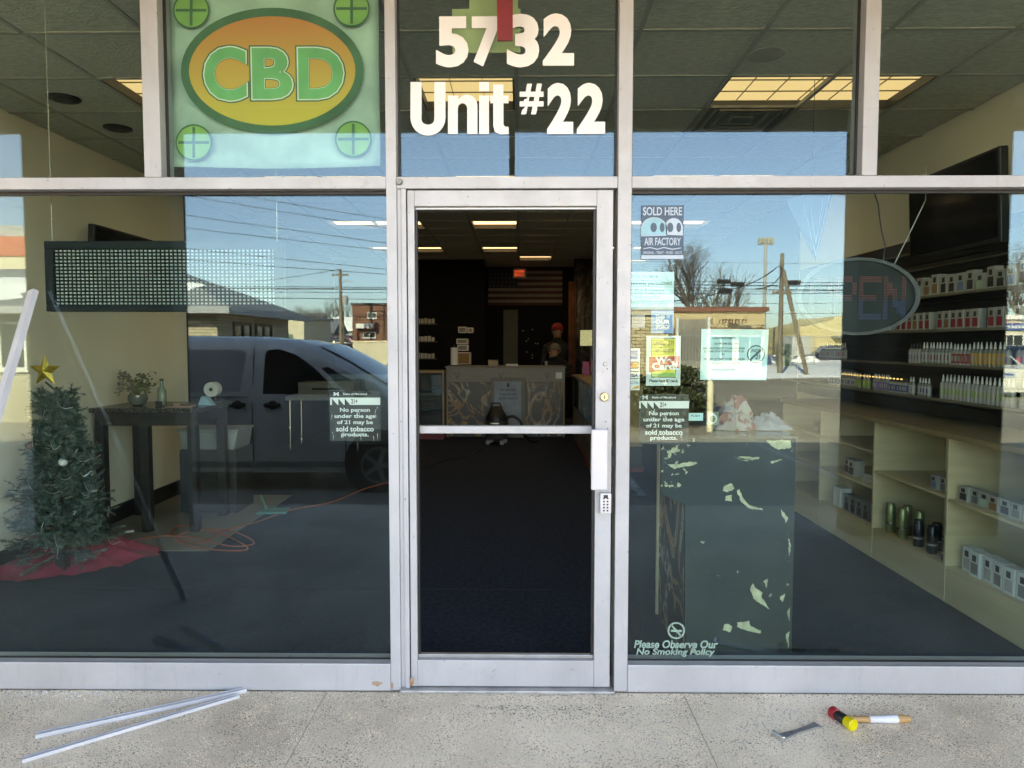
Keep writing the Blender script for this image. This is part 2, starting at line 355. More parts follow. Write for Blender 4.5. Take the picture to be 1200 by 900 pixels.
tag(MB().lathe([(.08, -.006), (.10, -.004), (.10, -.001)], (p.x, p.y, ZC - .004), 28).build('ceiling_speaker', mat('speaker_grille', (.36, .35, .31), .7), smooth=True), 'round flush speaker grille in the ceiling tile', 'speaker')

# ------------------------------------------------------------------ aluminium storefront
FY0, FY1 = -.05, .062            # frame front and back; glass sits at GY0
G0, G1 = .012, .020
sf = thing('storefront_frame', 'pale aluminium storefront framing with large panes round the door', 'storefront', (0, 0, 0))
Xm = {}                          # mullion edges at the frame face
Xll = (P(166, 100).x, P(186, 100).x)
Xl = (P(447.5, 100).x, P(463, 100).x)
Xl2 = (P(455, 500).x, P(467, 500).x)
Xr = (P(722, 500).x, P(738, 500).x)
Xrr = (P(1013, 100).x, P(1031, 100).x)
ZT0, ZT1 = P(600, 220.5).z, P(600, 206.5).z
ZS1 = P(600, 778).z; ZTOP = 3.04
XA, XB = -3.36, 2.93
def member(name, x0, x1, z0, z1, y0=FY0, y1=FY1, m=None, bev=.0025): return bx(name, m or ALU, sf, x0, x1, y0, y1, z0, z1, bev)
XLm, XRm = (Xl2[0], Xl2[1]), Xr
member('mullion', *XLm, .0, ZTOP); member('mullion', *XRm, .0, ZTOP)
member('mullion', *Xll, ZT1 + .0005, ZTOP, FY0 + .001); member('mullion', *Xrr, ZT1 + .0005, ZTOP, FY0 + .001)
member('mullion', XA - .05, XA, 0, ZTOP); member('mullion', XB, XB + .05, 0, ZTOP)
member('transom_bar', XA, XLm[0] - .0005, ZT0, ZT1, FY0 + .002); member('transom_bar', XLm[1] + .0005, XRm[0] - .0005, ZT0, ZT1, FY0 + .003); member('transom_bar', XRm[1] + .0005, XB, ZT0, ZT1, FY0 + .002)
for a, b in ((XA, XLm[0]), (XRm[1], XB)):
    s_ = MB().prism([(FY0 - .004, 0), (FY1, 0), (FY1, ZS1 - .006), (-.03, ZS1 - .004), (FY0 - .002, ZS1 - .001), (FY0 - .004, ZS1 - .006)], 'x', a + .0006, b - .0006).build('sill', ALU, sf, bev=.002)
member('head', XA, XB, ZTOP, ZTOP + .09, FY0 + .001)
def pane(x0, x1, z0, z1):
    g_ = .014
    bx('glass_pane', GLASS, sf, x0 + .002, x1 - .002, G0, G1, z0 + .002, z1 - .002)
    MB().box(x0, x1, G0 - .014, G0 - .001, z1 - g_, z1 - .0003).box(x0, x1, G0 - .014, G0 - .001, z0 + .0003, z0 + g_ * .3).box(x0 + .0003, x0 + g_ * .6, G0 - .0135, G0 - .001, z0 + g_, z1 - g_).box(x1 - g_ * .6, x1 - .0003, G0 - .0135, G0 - .001, z0 + g_, z1 - g_).build('gasket', GASK, sf)
pane(XA, XLm[0], ZS1 - .006, ZT0); pane(XRm[1], XB, ZS1 - .006, ZT0)
for a, b in ((XA, Xll[0]), (Xll[1], XLm[0]), (XLm[1], XRm[0]), (XRm[1], Xrr[0]), (Xrr[1], XB)): pane(a, b, ZT1, ZTOP)
# jamb strips beside the door
xj0, xj1 = XLm[1], P(478, 500).x
bx('door_jamb', ALU, sf, xj0 + .0006, xj0 + .018, FY0 + .010, FY1 - .002, 0, ZT0 - .0006, .002)
bx('door_jamb', ALU, sf, xj0 + .0186, xj1 - .001, FY0 + .002, FY1 - .004, 0, ZT0 - .0006, .002)
bx('threshold', mat('worn_threshold', (.42, .41, .40), .5, .5, .2, 12), sf, XLm[1] + .0005, XRm[0] - .0005, -.075, .09, 0, .012, .003)
MB().lathe([(.012, -.018), (.014, -.010), (.014, 0)], (P(468, 213).x, FY0 + .004, P(468, 213).z), 14, axis='y').build('bolt_cap', mat('tarnished_bolt', (.2, .2, .19), .5, .6), sf, smooth=True)

# ------------------------------------------------------------------ the door (its glass is out)
DX0, DX1 = P(479, 500).x, P(717, 500).x
DZ0, DZ1 = .016, ZT0 - .006
dr = thing('shop_door', 'pale aluminium shop door with its glass missing and a push bar', 'door', (DX0, -.02, 0))
def dp(name, m, x0, x1, y0, y1, z0, z1, bev=.002): return MB().box(x0 - DX0, x1 - DX0, y0 + .02, y1 + .02, z0, z1).build(name, m, dr, bev=bev)
sxl, sxr = P(487, 500).x, P(698, 500).x
rt, rb = P(600, 241).z, P(600, 775).z
dp('stile', ALU, DX0, sxl, -.042, .004, DZ0, DZ1); st = dp('stile', ALU, sxr, DX1, -.042, .004, DZ0, DZ1)
dp('top_rail', ALU, sxl + .0004, sxr - .0004, -.041, .003, rt, DZ1); dp('bottom_rail', ALU, sxl + .0004, sxr - .0004, -.041, .003, DZ0, rb)
dp('glazing_stop', mat('worn_stop', (.38, .38, .37), .4, .5), sxl + .0004, sxr - .0004, -.02, .002, rb + .0004, rb + .016); dp('glazing_stop', GASK, sxl + .0004, sxl + .010, -.022, .002, rb + .017, rt - .012)
dp('glazing_stop', GASK, sxr - .012, sxr - .0004, -.022, .002, rb + .017, rt - .012); dp('glazing_stop', MATS['worn_stop'], sxl + .0004, sxr - .0004, -.022, .002, rt - .011, rt - .0004)
z0, z1 = P(600, 508.5, .03).z, P(600, 499.5, .03).z
dp('push_bar', ALU, P(487, 500, .04).x + .004, P(697, 500, .04).x, .035, .075, z0, z1, .004)
for xx in (sxl - .02, sxr + .012): dp('bar_bracket', ALU, xx - .012, xx + .012, .0045, .06, z0 - .03, z1 + .03)
hx0, hx1 = P(692.5, 540, -.1).x, P(712, 540, -.1).x; hz0, hz1 = P(700, 574, -.1).z, P(700, 503, -.1).z
hd = dp('pull_handle', mat('bright_handle', (.53, .53, .545), .4, .15, .05, 4), hx0, hx1, -.112, -.099, hz0, hz1, .005)
MB().box(hx0 - DX0 + .004, hx0 - DX0 + .016, -.0785, -.0225, hz0 + .05, hz1 - .05).build('grip_plate', ALU, hd, bev=.002)
MB().box(hx1 - DX0 - .012, hx1 - DX0 - .0005, -.0785, -.0225, hz0 + .01, hz1 - .01).build('standoff', ALU, hd, bev=.002)
BRASS = mat('brass', (.55, .47, .28), .35, .7)
def cyl(name, m, px_, py_, r, d, par=dr):
    c = P(px_, py_, -.07); return MB().lathe([(r * .82, -d), (r, -d * .7), (r, 0)], (c.x - DX0, -.0422 + .02, c.z), 22, axis='y').build(name, m, par, smooth=True)
lk = cyl('lock_cylinder', BRASS, 709, 465.5, .019, .013)
c = P(709, 465.5, -.07); MB().box(c.x - DX0 - .002, c.x - DX0 + .002, -.0365, -.0355, c.z - .009, c.z + .007).build('keyway', GASK, lk)
cyl('stile_bolt', mat('dull_bolt', (.3, .3, .3), .4, .8), 710, 427, .008, .005)
for a, b in ((711, 495), (712.5, 432.5), (713, 503)): cyl('screw_hole', GASK, a, b, .0028, .0006)
k0, k1 = P(703.5, 603, -.09), P(717, 579, -.09)
kb = MB().box(k0.x - DX0, k1.x - DX0, -.058, -.0225, k0.z, k1.z).build('key_box', mat('keybox_paint', (.62, .63, .65), .4, .3), dr, bev=.004)
for r in range(5):
    for q in range(2):
        xx = k0.x - DX0 + (k1.x - k0.x) * (.34 + .32 * q); zz = k0.z + (k1.z - k0.z) * (.16 + .15 * r)
        MB().box(xx - .0035, xx + .0035, -.061, -.0578, zz - .003, zz + .003).build('key_button', BLK, kb)
MB().box(k0.x - DX0 + .015, k1.x - DX0 - .015, -.0605, -.0579, k1.z - .02, k1.z - .006).build('key_latch', BLK, kb)

# ------------------------------------------------------------------ canopy, pillars, building mass
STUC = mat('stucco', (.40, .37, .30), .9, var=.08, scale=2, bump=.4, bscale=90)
SOFF = mat('soffit_paint', (.42, .40, .35), .8, var=.06, scale=2)
cn = thing('shop_canopy', 'flat canopy roof over the sidewalk in front of the shop', 'canopy', (0, 0, 3.2))
CE, CZ = -2.75, 3.22 - 3.2        # canopy edge and the underside of its fascia
MB().box(-40, 40, CE + .001, -.031, .18, .24).build('soffit', SOFF, cn); MB().box(-40, 40, CE - .12, CE, CZ, .42).build('fascia', mat('fascia_paint', (.30, .32, .33), .6), cn, bev=.01)
MB().box(-40, 40, CE + .002, .2, .241, .4).build('roof_deck', BLK, cn)
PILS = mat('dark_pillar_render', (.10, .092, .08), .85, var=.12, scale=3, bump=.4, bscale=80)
sb = thing('shop_building', 'low strip mall building behind the canopy', 'building', (0, 0, 0))
for a, b in ((-40, XA - .05), (XB + .05, 40)): bx('facade_wall', STUC, sb, a, b, -.03, .05, 0, 3.13)
bx('upper_wall', STUC, sb, -40, 40, -.03, .05, ZTOP + .0905, 3.5); bx('roof_slab', BLK, sb, -40, 40, .201, 14, 3.42, 3.7); bx('parapet', STUC, sb, -40, 40, .202, .4, 3.701, 3.72)
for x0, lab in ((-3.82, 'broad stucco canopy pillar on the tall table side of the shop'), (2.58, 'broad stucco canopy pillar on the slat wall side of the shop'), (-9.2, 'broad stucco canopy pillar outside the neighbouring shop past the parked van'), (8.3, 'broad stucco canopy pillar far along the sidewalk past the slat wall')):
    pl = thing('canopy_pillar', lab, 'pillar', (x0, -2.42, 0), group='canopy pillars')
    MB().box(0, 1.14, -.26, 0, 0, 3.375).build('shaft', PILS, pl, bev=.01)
tag(MB().box(-.022, .022, -.022, .022, -.68, 0).box(-.06, .06, -.05, .05, -.02, -.001).build('hanging_bracket', mat('post_paint', (.24, .24, .22), .5), None, (P(600, 300, 2.6).x, -2.6, 3.379)), 'slim dark steel bracket hanging from the canopy edge', 'bracket')
# ------------------------------------------------------------------ the street across the lot (seen mirrored in the glass)
def brickmat(name, c1, c2, mortar, sc=1., bw=.2, rh=.07):
    m = bpy.data.materials.new(name); m.use_nodes = True; t = m.node_tree; b = t.nodes['Principled BSDF']; b.inputs['Roughness'].default_value = .85
    tc = _n(t, 'ShaderNodeTexCoord'); mp = _n(t, 'ShaderNodeMapping'); mp.inputs['Rotation'].default_value = (R(90), 0, 0)
    br = _n(t, 'ShaderNodeTexBrick'); br.inputs['Color1'].default_value = (*c1, 1); br.inputs['Color2'].default_value = (*c2, 1); br.inputs['Mortar'].default_value = (*mortar, 1)
    br.inputs['Scale'].default_value = sc; br.inputs['Brick Width'].default_value = bw; br.inputs['Row Height'].default_value = rh; br.inputs['Mortar Size'].default_value = .008
    t.links.new(tc.outputs['Object'], mp.inputs[0]); t.links.new(mp.outputs[0], br.inputs[0]); t.links.new(br.outputs[0], b.inputs['Base Color'])
    bp = _n(t, 'ShaderNodeBump'); bp.inputs['Strength'].default_value = .5; bp.inputs['Distance'].default_value = .01; bp.invert = True
    t.links.new(br.outputs['Fac'], bp.inputs['Height']); t.links.new(bp.outputs[0], b.inputs['Normal'])
    MATS[name] = m; return m
CBRICK = brickmat('cream_brick', (.52, .46, .34), (.45, .39, .28), (.20, .17, .13))
RBRICK = brickmat('red_brick', (.22, .085, .05), (.17, .06, .04), (.20, .13, .10))
TBRICK = mat('tan_brick', (.55, .44, .28), .85, var=.18, scale=3, bump=.3, bscale=60)
MORT = mat('dark_mortar', (.10, .085, .07), .9)
DGL = mat('dark_window_glass', (.02, .025, .03), .08, var=.1, spec=.7)
SHING = mat('grey_shingles', (.15, .165, .19), .85, var=.2, scale=14, bump=.4, bscale=30)
CREAM = mat('cream_paint', (.56, .50, .38), .8, var=.06, scale=2)
WTRIM = mat('white_trim', (.66, .66, .63), .6, var=.05)
GRTRIM = mat('grey_trim', (.30, .32, .34), .6)
LBULK = mat('tan_stucco', (.52, .40, .24), .85, var=.06, scale=2)
BROWNR = mat('brown_metal_roof', (.22, .085, .06), .6, var=.1)
YLWB = mat('yellow_block', (.60, .49, .28), .85, var=.06, scale=2)
GRN = mat('green_door', (.06, .16, .10), .6)
WOODP = mat('weathered_pole', (.19, .155, .12), .85, var=.25, scale=6, stretch=(1, 1, .15))
METALP = mat('galvanised_pole', (.42, .41, .37), .5, .4)
WIRE = mat('black_wire', (.015, .015, .017), .6)
CHAINL = mat('galvanised_fence', (.38, .38, .37), .5, .5)

def window(par, x0, x1, y, z0, z1, fr=None, out=1, bars=1):
    # window facing the shop (+y): frame ring, pane and sill are its pieces
    f = MB(); t = .06
    f.box(x0, x1, y, y + .05, z1 - t, z1).box(x0, x1, y, y + .05, z0, z0 + t).box(x0, x0 + t, y, y + .05, z0 + t, z1 - t).box(x1 - t, x1, y, y + .05, z0 + t, z1 - t)
    w_ = f.build('window', fr or WTRIM, par)
    MB().box(x0 + t, x1 - t, y + .008, y + .02, z0 + t, z1 - t).build('pane', DGL, w_)
    MB().box(x0 - .05, x1 + .05, y, y + .09, z0 - .05, z0 - .001).build('sill', fr or WTRIM, w_)
    for k in range(bars):
        xx = x0 + (x1 - x0) * (k + 1) / (bars + 1); MB().box(xx - .02, xx + .02, y + .021, y + .04, z0 + t, z1 - t).build('bar', fr or WTRIM, w_)
    return w_

# --- low brick building with the snowy hipped roof
Yb = 13.0; a = RP(253, 361, Yb); Db = 5.0
bw_ = thing('hipped_roof_building', 'low cream brick building with snow on its grey hipped roof', 'building', (0, 0, 0))
ez = a.z; xr = a.x; xl = -21.0
bx('wall', CBRICK, bw_, xl, xr, -Yb - Db, -Yb, LOT - .1, ez)
e = .5; rp = 1.15; rn = Db / 2 + e
rf = MB().add([(xl - e, -Yb + e, ez), (xr + e, -Yb + e, ez), (xr + e, -Yb - Db - e, ez), (xl - e, -Yb - Db - e, ez), (xl + 2.5, -Yb - Db / 2, ez + rp), (xr - 2.2, -Yb - Db / 2, ez + rp)],
   [(0, 1, 5, 4), (1, 2, 5), (2, 3, 4, 5), (3, 0, 4), (3, 2, 1, 0)]).build('roof', SHING, bw_)
MB().box(xl - e, xr + e, -Yb + e - .02, -Yb + e + .03, ez - .14, ez + .02).build('gutter', GRTRIM, rf)
MB().box(xr + e - .03, xr + e + .02, -Yb - Db - e, -Yb + e - .03, ez - .14, ez + .02).build('gutter', GRTRIM, rf)
def snow_patch(pts, h=.07):           # on the front roof slope, (x, t along slope)
    up = [Vector((x, -Yb + e - t_ * rn, ez + t_ * rp)) for x, t_ in pts]
    n = Vector((0, rp, rn)).normalized(); k = len(up); c = sum(up, Vector()) / k
    vs = [p + n * .01 for p in up] + [p.lerp(c, .12) + n * h for p in up] + [c + n * h * 1.3]
    fs = [(i, (i+1) % k, k + (i+1) % k, k + i) for i in range(k)] + [(k + i, k + (i+1) % k, 2*k) for i in range(k)]
    return MB().add(vs, fs).build('snow_patch', snow, rf, smooth=True)
def wob(x0, x1, t0, t1, n=16, s=3):
    rr = random.Random(s); q = []
    for i in range(n):
        a_ = 2 * math.pi * i / n; k = .8 + rr.random() * .35
        q.append(((x0 + x1) / 2 + (x1 - x0) / 2 * math.cos(a_) * k, (t0 + t1) / 2 + (t1 - t0) / 2 * math.sin(a_) * k))
    return q
snow_patch(wob(-19, -10.9, .05, .75, 22, 5)); snow_patch(wob(-9.6, -7.6, .25, .62, 16, 8))
for x0, x1 in ((-12.4, -11.2),): window(bw_, x0, x1, -Yb, .9, 2.0, WTRIM)
BRF = mat('brown_frame', (.14, .07, .04), .6)
for q0, q1 in ((268, 291), (300, 321)):      # windows in the shaded end wall
    y0, y1 = -Yb - .6 - (q0 - 262) / 80 * 3.6, -Yb - .6 - (q1 - 262) / 80 * 3.9
    f = MB().box(xr, xr + .05, y1, y0, 1.95, 2.02).box(xr, xr + .05, y1, y0, .75, .82).box(xr, xr + .05, y0 - .06, y0, .82, 1.95).box(xr, xr + .05, y1, y1 + .06, .82, 1.95).box(xr, xr + .05, (y0+y1)/2 - .03, (y0+y1)/2 + .03, .82, 1.95).build('window', BRF, bw_)
    MB().box(xr + .005, xr + .02, y1 + .06, y0 - .06, .82, 1.95).build('pane', DGL, f); MB().box(xr, xr + .09, y1 - .05, y0 + .05, .70, .749).build('sill', WTRIM, f)
# --- red roofed shop behind it
p0, p1 = RP(-60, 300, 34), RP(38, 277, 34)
rs = thing('red_roof_building', 'tan building with an orange red sign band above the snowy roof', 'building', (0, 0, 0))
bx('wall', CREAM, rs, p0.x - 6, p1.x, -42, -34, LOT, p0.z); bx('sign_band', mat('orange_red_panel', (.50, .09, .04), .6), rs, p0.x - 6, p1.x + .05, -42.05, -33.9, p0.z + .001, p1.z); bx('roof_unit', GRTRIM, rs, p1.x - 3.2, p1.x - 1.4, -38, -36, p1.z + .001, p1.z + .9)

# --- small garage with the green door
p0, p1 = RP(331, 404, 40), RP(356, 373, 40)
gb = thing('garage_building', 'small cream garage with a green roller door', 'garage', (0, 0, 0))
bx('wall', CREAM, gb, p0.x - .6, p1.x, -46, -40, LOT, p1.z); bx('roof', GRTRIM, gb, p0.x - .8, p1.x + .2, -46.2, -39.8, p1.z + .001, p1.z + .15)
gd = MB()
for k in range(6): gd = MB().box(p0.x + .3, p1.x - .7, -39.97, -39.93, LOT + k * .4 + .01, LOT + k * .4 + .39).build('door_panel', GRN, gb)
# --- brick house on the rise, retaining wall
Yh = 62.0; p0, p1 = RP(413, 400, Yh), RP(520, 357.5, Yh)
rh = thing('red_brick_house', 'two storey red brown brick building with white window frames', 'building', (0, 0, 0))
bx('wall', RBRICK, rh, p0.x, p1.x, -Yh - 9, -Yh, LOT, p1.z); bx('parapet_cap', mat('dark_cap', (.06, .045, .04), .7), rh, p0.x - .1, p1.x + .1, -Yh - 9.1, -Yh + .1, p1.z + .001, p1.z + .2)
for q in ((430, 441, 366, 373), (425, 440, 389, 396), (470, 482, 366, 373), (470, 484, 389, 396)):
    a, b = RP(q[0], q[3], Yh), RP(q[1], q[2], Yh); window(rh, a.x, b.x, -Yh, a.z, b.z)
a, b = RP(419, 385, Yh), RP(438.5, 379.5, Yh); bx('awning', WTRIM, rh, a.x, b.x, -Yh + .01, -Yh + .8, a.z, b.z)
a = RP(449, 400, Yh); bx('downpipe', MATS['dark_cap'], rh, a.x, a.x + .12, -Yh + .01, -Yh + .12, LOT, p1.z)
a = RP(413, 401, Yh - 3); rw = thing('retaining_wall', 'long pale cream retaining wall below the red brick building', 'wall', (0, 0, 0))
bx('wall_face', CREAM, rw, a.x, a.x + 22, -Yh + 2.4, -Yh + 3, LOT, a.z); bx('coping', CONC, rw, a.x - .1, a.x + 22.1, -Yh + 2.3, -Yh + 3.1, a.z + .001, a.z + .12)
# --- far houses between
for k, (x0, x1, y0, y1, yy, m_, rm) in enumerate(((357, 388, 381, 396, 85, 'grey_blue', SHING), (386, 412, 378, 392, 95, 'pale_green', snow), (356, 372, 372, 384, 120, 'pale_tan', SHING))):
    cols = {'grey_blue': (.34, .36, .38), 'pale_green': (.36, .40, .34), 'pale_tan': (.45, .40, .32)}
    a, b = RP(x0, y1, yy), RP(x1, y0, yy)
    h = thing('far_house', ['low grey blue house with a dark roof behind the parked cars', 'pale green house with a snowy roof beside the utility pole', 'pale tan house far behind the garage'][k], 'house', (0, 0, 0))
    bx('wall', mat(m_ + '_siding', cols[m_], .8), h, a.x, b.x, -yy - 7, -yy, LOT, b.z - (b.z - LOT) * .25)
    zt = b.z - (b.z - LOT) * .25
    MB().prism([(-yy + .4, zt), (-yy - 7.4, zt), (-yy - 3.5, b.z + .9)], 'x', a.x - .4, b.x + .4).build('roof', rm, h)
    window(h, a.x + .8, a.x + 1.8, -yy, zt - 1.3, zt - .4)

# --- brick enclosure with a slatted gate, near the lot
Ye = 13.2; p0, p1 = RP(690, 470, Ye), RP(789, 364, Ye)
en = thing('brick_enclosure', 'tan brick enclosure wall beyond the parking lot', 'wall', (p0.x, -Ye, LOT))
W_, H_ = p1.x - p0.x, p1.z - LOT
MB().box(.01, W_ - .01, -.25, -.012, 0, H_ - .1).build('mortar_core', MORT, en); MB().box(-.02, W_ + .02, -.28, .02, H_ - .099, H_).build('coping', CREAM, en)
MB().box(W_ - .25, W_ - .01, -4, -.2505, 0, H_ - .1).build('return_wall', TBRICK, en)
bl, bh = .203, .066
bms = [MB().box(0, bl, -.1, 0, 0, bh).mesh('brick', TBRICK)]; hb = MB().box(0, bl / 2 - .006, -.1, 0, 0, bh).mesh('brick', TBRICK)
TB2 = mat('tan_brick_pale', (.62, .51, .34), .85, var=.12, scale=3, bump=.3, bscale=60); bms.append(MB().box(0, bl, -.1, 0, 0, bh).mesh('brick', TB2))
nr = int((H_ - .1) / .078); cnt = 0
for r in range(nr):
    x = -.107 * (r % 2)
    while x < W_ - .03:
        if x < 0: inst('brick', hb, en, (0, random.uniform(-.002, .002), r * .078))
        elif x + bl > W_: pass
        else: inst('brick', random.choice(bms), en, (x, random.uniform(-.003, .003), r * .078))
        cnt += 1; x += .214
# gate
p0, p1 = RP(795, 470, Ye), RP(829, 374, Ye)
gt = thing('enclosure_gate', 'grey metal gate of upright slats beside the brick enclosure', 'gate', (p0.x, -Ye, LOT))
GW, GH = p1.x - p0.x, p1.z - LOT
GSL = mat('grey_slat', (.27, .26, .24), .6, .2, .1, 4)
n = 9
for k in range(n): MB().box(k * GW / n + .008, (k + 1) * GW / n - .008, -.04, -.01, .06, GH).build('slat', GSL, gt)
for z in (.3, GH - .35): MB().box(0, GW, -.08, -.041, z, z + .06).build('rail', GSL, gt)
MB().box(-.075, -.012, -.06, .02, 0, GH + .05).build('post', WTRIM, gt); MB().box(GW + .012, GW + .075, -.06, .02, 0, GH + .05).build('post', WTRIM, gt)
a = RP(833, 448, 11.5); tag(MB().lathe([(.065, 0), (.065, .98), (.04, 1.03), (.005, 1.05)], (a.x, -11.5, LOT), 14).build('bollard', mat('cream_bollard', (.72, .66, .48), .6), smooth=True), 'pale cream steel bollard standing before the slatted gate', 'bollard')

# --- tan building with the brown roof edge and lettered fascia
Yt = 40.0; p0, p1 = RP(745, 385, Yt), RP(897, 365, Yt)
tb = thing('tan_shop_building', 'tan building with a red brown roof edge and lettered fascia', 'building', (0, 0, 0))
bx('fascia', LBULK, tb, p0.x, p1.x, -Yt - .4, -Yt, p0.z, p1.z); bx('roof', BROWNR, tb, p0.x - .15, p1.x + .2, -Yt - 10, -Yt + .15, p1.z + .001, p1.z + .28)
bx('wall', CREAM, tb, p0.x, p1.x, -Yt - 10, -Yt - .401, LOT, p1.z)
bx('lower_trim', mat('rust_trim', (.30, .13, .06), .7), tb, p0.x, p1.x, -Yt - .4, -Yt + .05, p0.z - .14, p0.z - .001)
for k in range(4): window(tb, p0.x + 1 + k * 1.75, p0.x + 2.5 + k * 1.75, -Yt - .4, .4, 2.0)
rr = random.Random(11); x = RP(818, 375, Yt).x; xe = RP(876, 375, Yt).x
while x < xe:
    wd = rr.uniform(.10, .17)
    if rr.random() > .14:
        z = RP(850, 376.5, Yt).z; l_ = MB().box(x, x + wd * .45, -Yt + .002, -Yt + .03, z - .13, z + .13)
        if rr.random() > .4: l_.box(x + wd * .45, x + wd, -Yt + .002, -Yt + .028, z + .05, z + .13)
        if rr.random() > .5: l_.box(x + wd * .45, x + wd, -Yt + .002, -Yt + .027, z - .13, z - .07)
        l_.build('letter', mat('brown_letter', (.12, .05, .03), .6), tb)
    x += wd + .05
# --- yellow building, trailer, transformer, fence, snow bank
Yy = 58.0; p0, p1 = RP(932, 410, Yy), RP(1080, 381, Yy)
yb = thing('yellow_building', 'pale yellow low building behind the snowy verge', 'building', (0, 0, 0))
MB().prism([(p0.x, LOT), (p1.x, LOT), (p1.x, p1.z + 1.3), (RP(979, 378, Yy).x, p1.z + .75), (RP(974, 378, Yy).x, p1.z + .4), (p0.x, p1.z - .25)], 'y', -Yy - 9, -Yy).build('wall', YLWB, yb)
bx('door_hood', GRTRIM, yb, RP(974, 394, Yy).x, RP(990, 394, Yy).x, -Yy + .01, -Yy + 1.0, RP(974, 394.5, Yy).z, RP(974, 393.5, Yy).z)
window(yb, RP(995, 395, Yy).x, RP(1010, 395, Yy).x, -Yy, .6, 1.9)
sn = MB(); rr = random.Random(4); gx, gy = 36, 16; vs = []
ax0, ax1, ay0, ay1 = 8, 60, -34, -57.5
for j in range(gy):
    for i in range(gx):
        ed = min(i, gx-1-i, j, gy-1-j); vs.append((ax0 + (ax1-ax0)*i/(gx-1) + (rr.random()-.5)*.5, ay0 + (ay1-ay0)*j/(gy-1) + (rr.random()-.5)*.8 + (math.sin(i*.8)*.7 if j in (0, gy-1) else 0), LOT + (-.02 if ed == 0 else .06 + .10*rr.random() + .75*j/(gy-1))))
sn.add(vs, [(j*gx+i, j*gx+i+1, (j+1)*gx+i+1, (j+1)*gx+i) for j in range(gy-1) for i in range(gx-1)])
tag(sn.build('snow', snow, smooth=True), 'white snow covering the verge beyond the lot', None, kind='stuff')
def snow_pile(cx, cy, rx, ry, h, lab, s):
    rr = random.Random(s); m_ = MB(); vs = [(cx, cy, LOT + h)]; n, k = 14, 4
    for j in range(1, k + 1):
        for i in range(n):
            a_ = 2*math.pi*i/n; f = j/k*(.85+.3*rr.random()); vs.append((cx+rx*f*math.cos(a_), cy+ry*f*math.sin(a_), LOT-.02+h*max(0, (1-(j/k)**1.6))*(.75+.5*rr.random())))
    fs = [(0, 1+i, 1+(i+1)%n) for i in range(n)] + [(1+(j-1)*n+i, 1+j*n+i, 1+j*n+(i+1)%n, 1+(j-1)*n+(i+1)%n) for j in range(1, k) for i in range(n)]
    tag(m_.add(vs, fs).build('snow_pile', snow, smooth=True), lab, 'snow pile', 'snow piles')
a = RP(906, 414, 46); snow_pile(a.x, -46, 1.6, 1.2, 1.0, 'ploughed snow pile beside the green utility box', 1)
a = RP(946, 412, 48); snow_pile(a.x, -48, 1.8, 1.2, .9, 'ploughed snow pile below the white trailer', 2)
p0, p1 = RP(913.5, 418, 42), RP(928, 403, 42)
tr = thing('utility_box', 'green electrical cabinet standing on the snowy verge', 'utility box', (p0.x, -42, LOT)); W_ = p1.x - p0.x; H_ = p1.z - LOT
MB().box(0, W_, -.7, 0, .1, H_).build('cabinet', mat('utility_green', (.24, .29, .22), .6), tr, bev=.03); MB().box(-.05, W_ + .05, -.75, .05, 0, .1).build('pad', CONC, tr); MB().box(W_ * .48, W_ * .52, .001, .01, .15, H_ - .05).build('door_seam', GASK, tr)
p0, p1 = RP(929, 405, 52), RP(951, 393.5, 52)
tl = thing('box_trailer', 'small white box trailer parked behind the snow', 'trailer', (p0.x, -52, LOT)); W_ = p1.x - p0.x; H_ = p1.z - LOT
MB().box(0, W_, -2, 0, .5, H_).build('box', mat('trailer_white', (.52, .52, .50), .5), tl, bev=.03)
for xx in (.4, W_ - .5): MB().lathe([(.3, -.15), (.3, 0)], (xx, -.1, .3), 16, axis='y').build('wheel', GASK, tl)
MB().box(.1, W_ - .1, -1.9, -.1, .4, .499).build('chassis', BLK, tl)
fn = thing('chain_link_fence', 'galvanised chain link fence running along the snowy verge', 'fence', (0, 0, 0))
a, b = RP(880, 400, 44).x, RP(1180, 400, 44).x; ztop = RP(940, 395, 44).z
for k in range(9):
    xx = a + (b - a) * k / 8; MB().tube([(xx, -44, LOT), (xx, -44, ztop + .05)], .035, 6).build('post', CHAINL, fn)
for zz in (ztop, (ztop + LOT) / 2 + .4): MB().tube([(a, -44, zz), (b, -44, zz)], .03, 6).build('rail', CHAINL, fn)

# --- poles, wires
def pole(px_, top, Y, r, lab, arms=(), lean=0.):
    a = RP(px_, top, Y); o = thing('utility_pole', lab, 'utility pole', (a.x, -Y, LOT), group='utility poles')
    h = a.z - LOT; MB().tube([(0, 0, -.2), (lean * .5, 0, h * .5), (lean, 0, h)], [r, r * .88, r * .7], 10).build('shaft', WOODP, o, smooth=True)
    for z_, w_ in arms: MB().box(-w_ + lean, w_ + lean, .0, .12, h - z_, h - z_ + .13).build('crossarm', WOODP, o)
    for z_, w_ in arms:
        for s_ in (-.9, -.4, .4, .9): MB().lathe([(.05, 0), (.07, .06), (.04, .14)], (w_ * s_ + lean, .06, h - z_ + .131), 8).build('insulator', GRTRIM, o)
    return o
u1 = pole(398.5, 315, 58, .17, 'weathered utility pole with a transformer near the red brick building', ((.6, .7),))
MB().lathe([(.22, 0), (.26, .1), (.26, .75), (.2, .85)], (.42, .1, 4.3 + .8), 12).build('transformer', GRTRIM, u1, smooth=True)
MB().tube([(.1, .1, 7.0), (.7, .25, 7.2), (1.2, .3, 7.0)], .04, 6).build('lamp_arm', GRTRIM, u1)
pole(401.5, 364, 60, .14, 'short dark wooden pole beside the weathered utility pole')
u2 = pole(917, 297, 36, .14, 'weathered wooden utility pole on the snowy verge', ((2.2, .5),))
h2 = RP(917, 297, 36).z - LOT; b2 = RP(938, 418, 36.5)
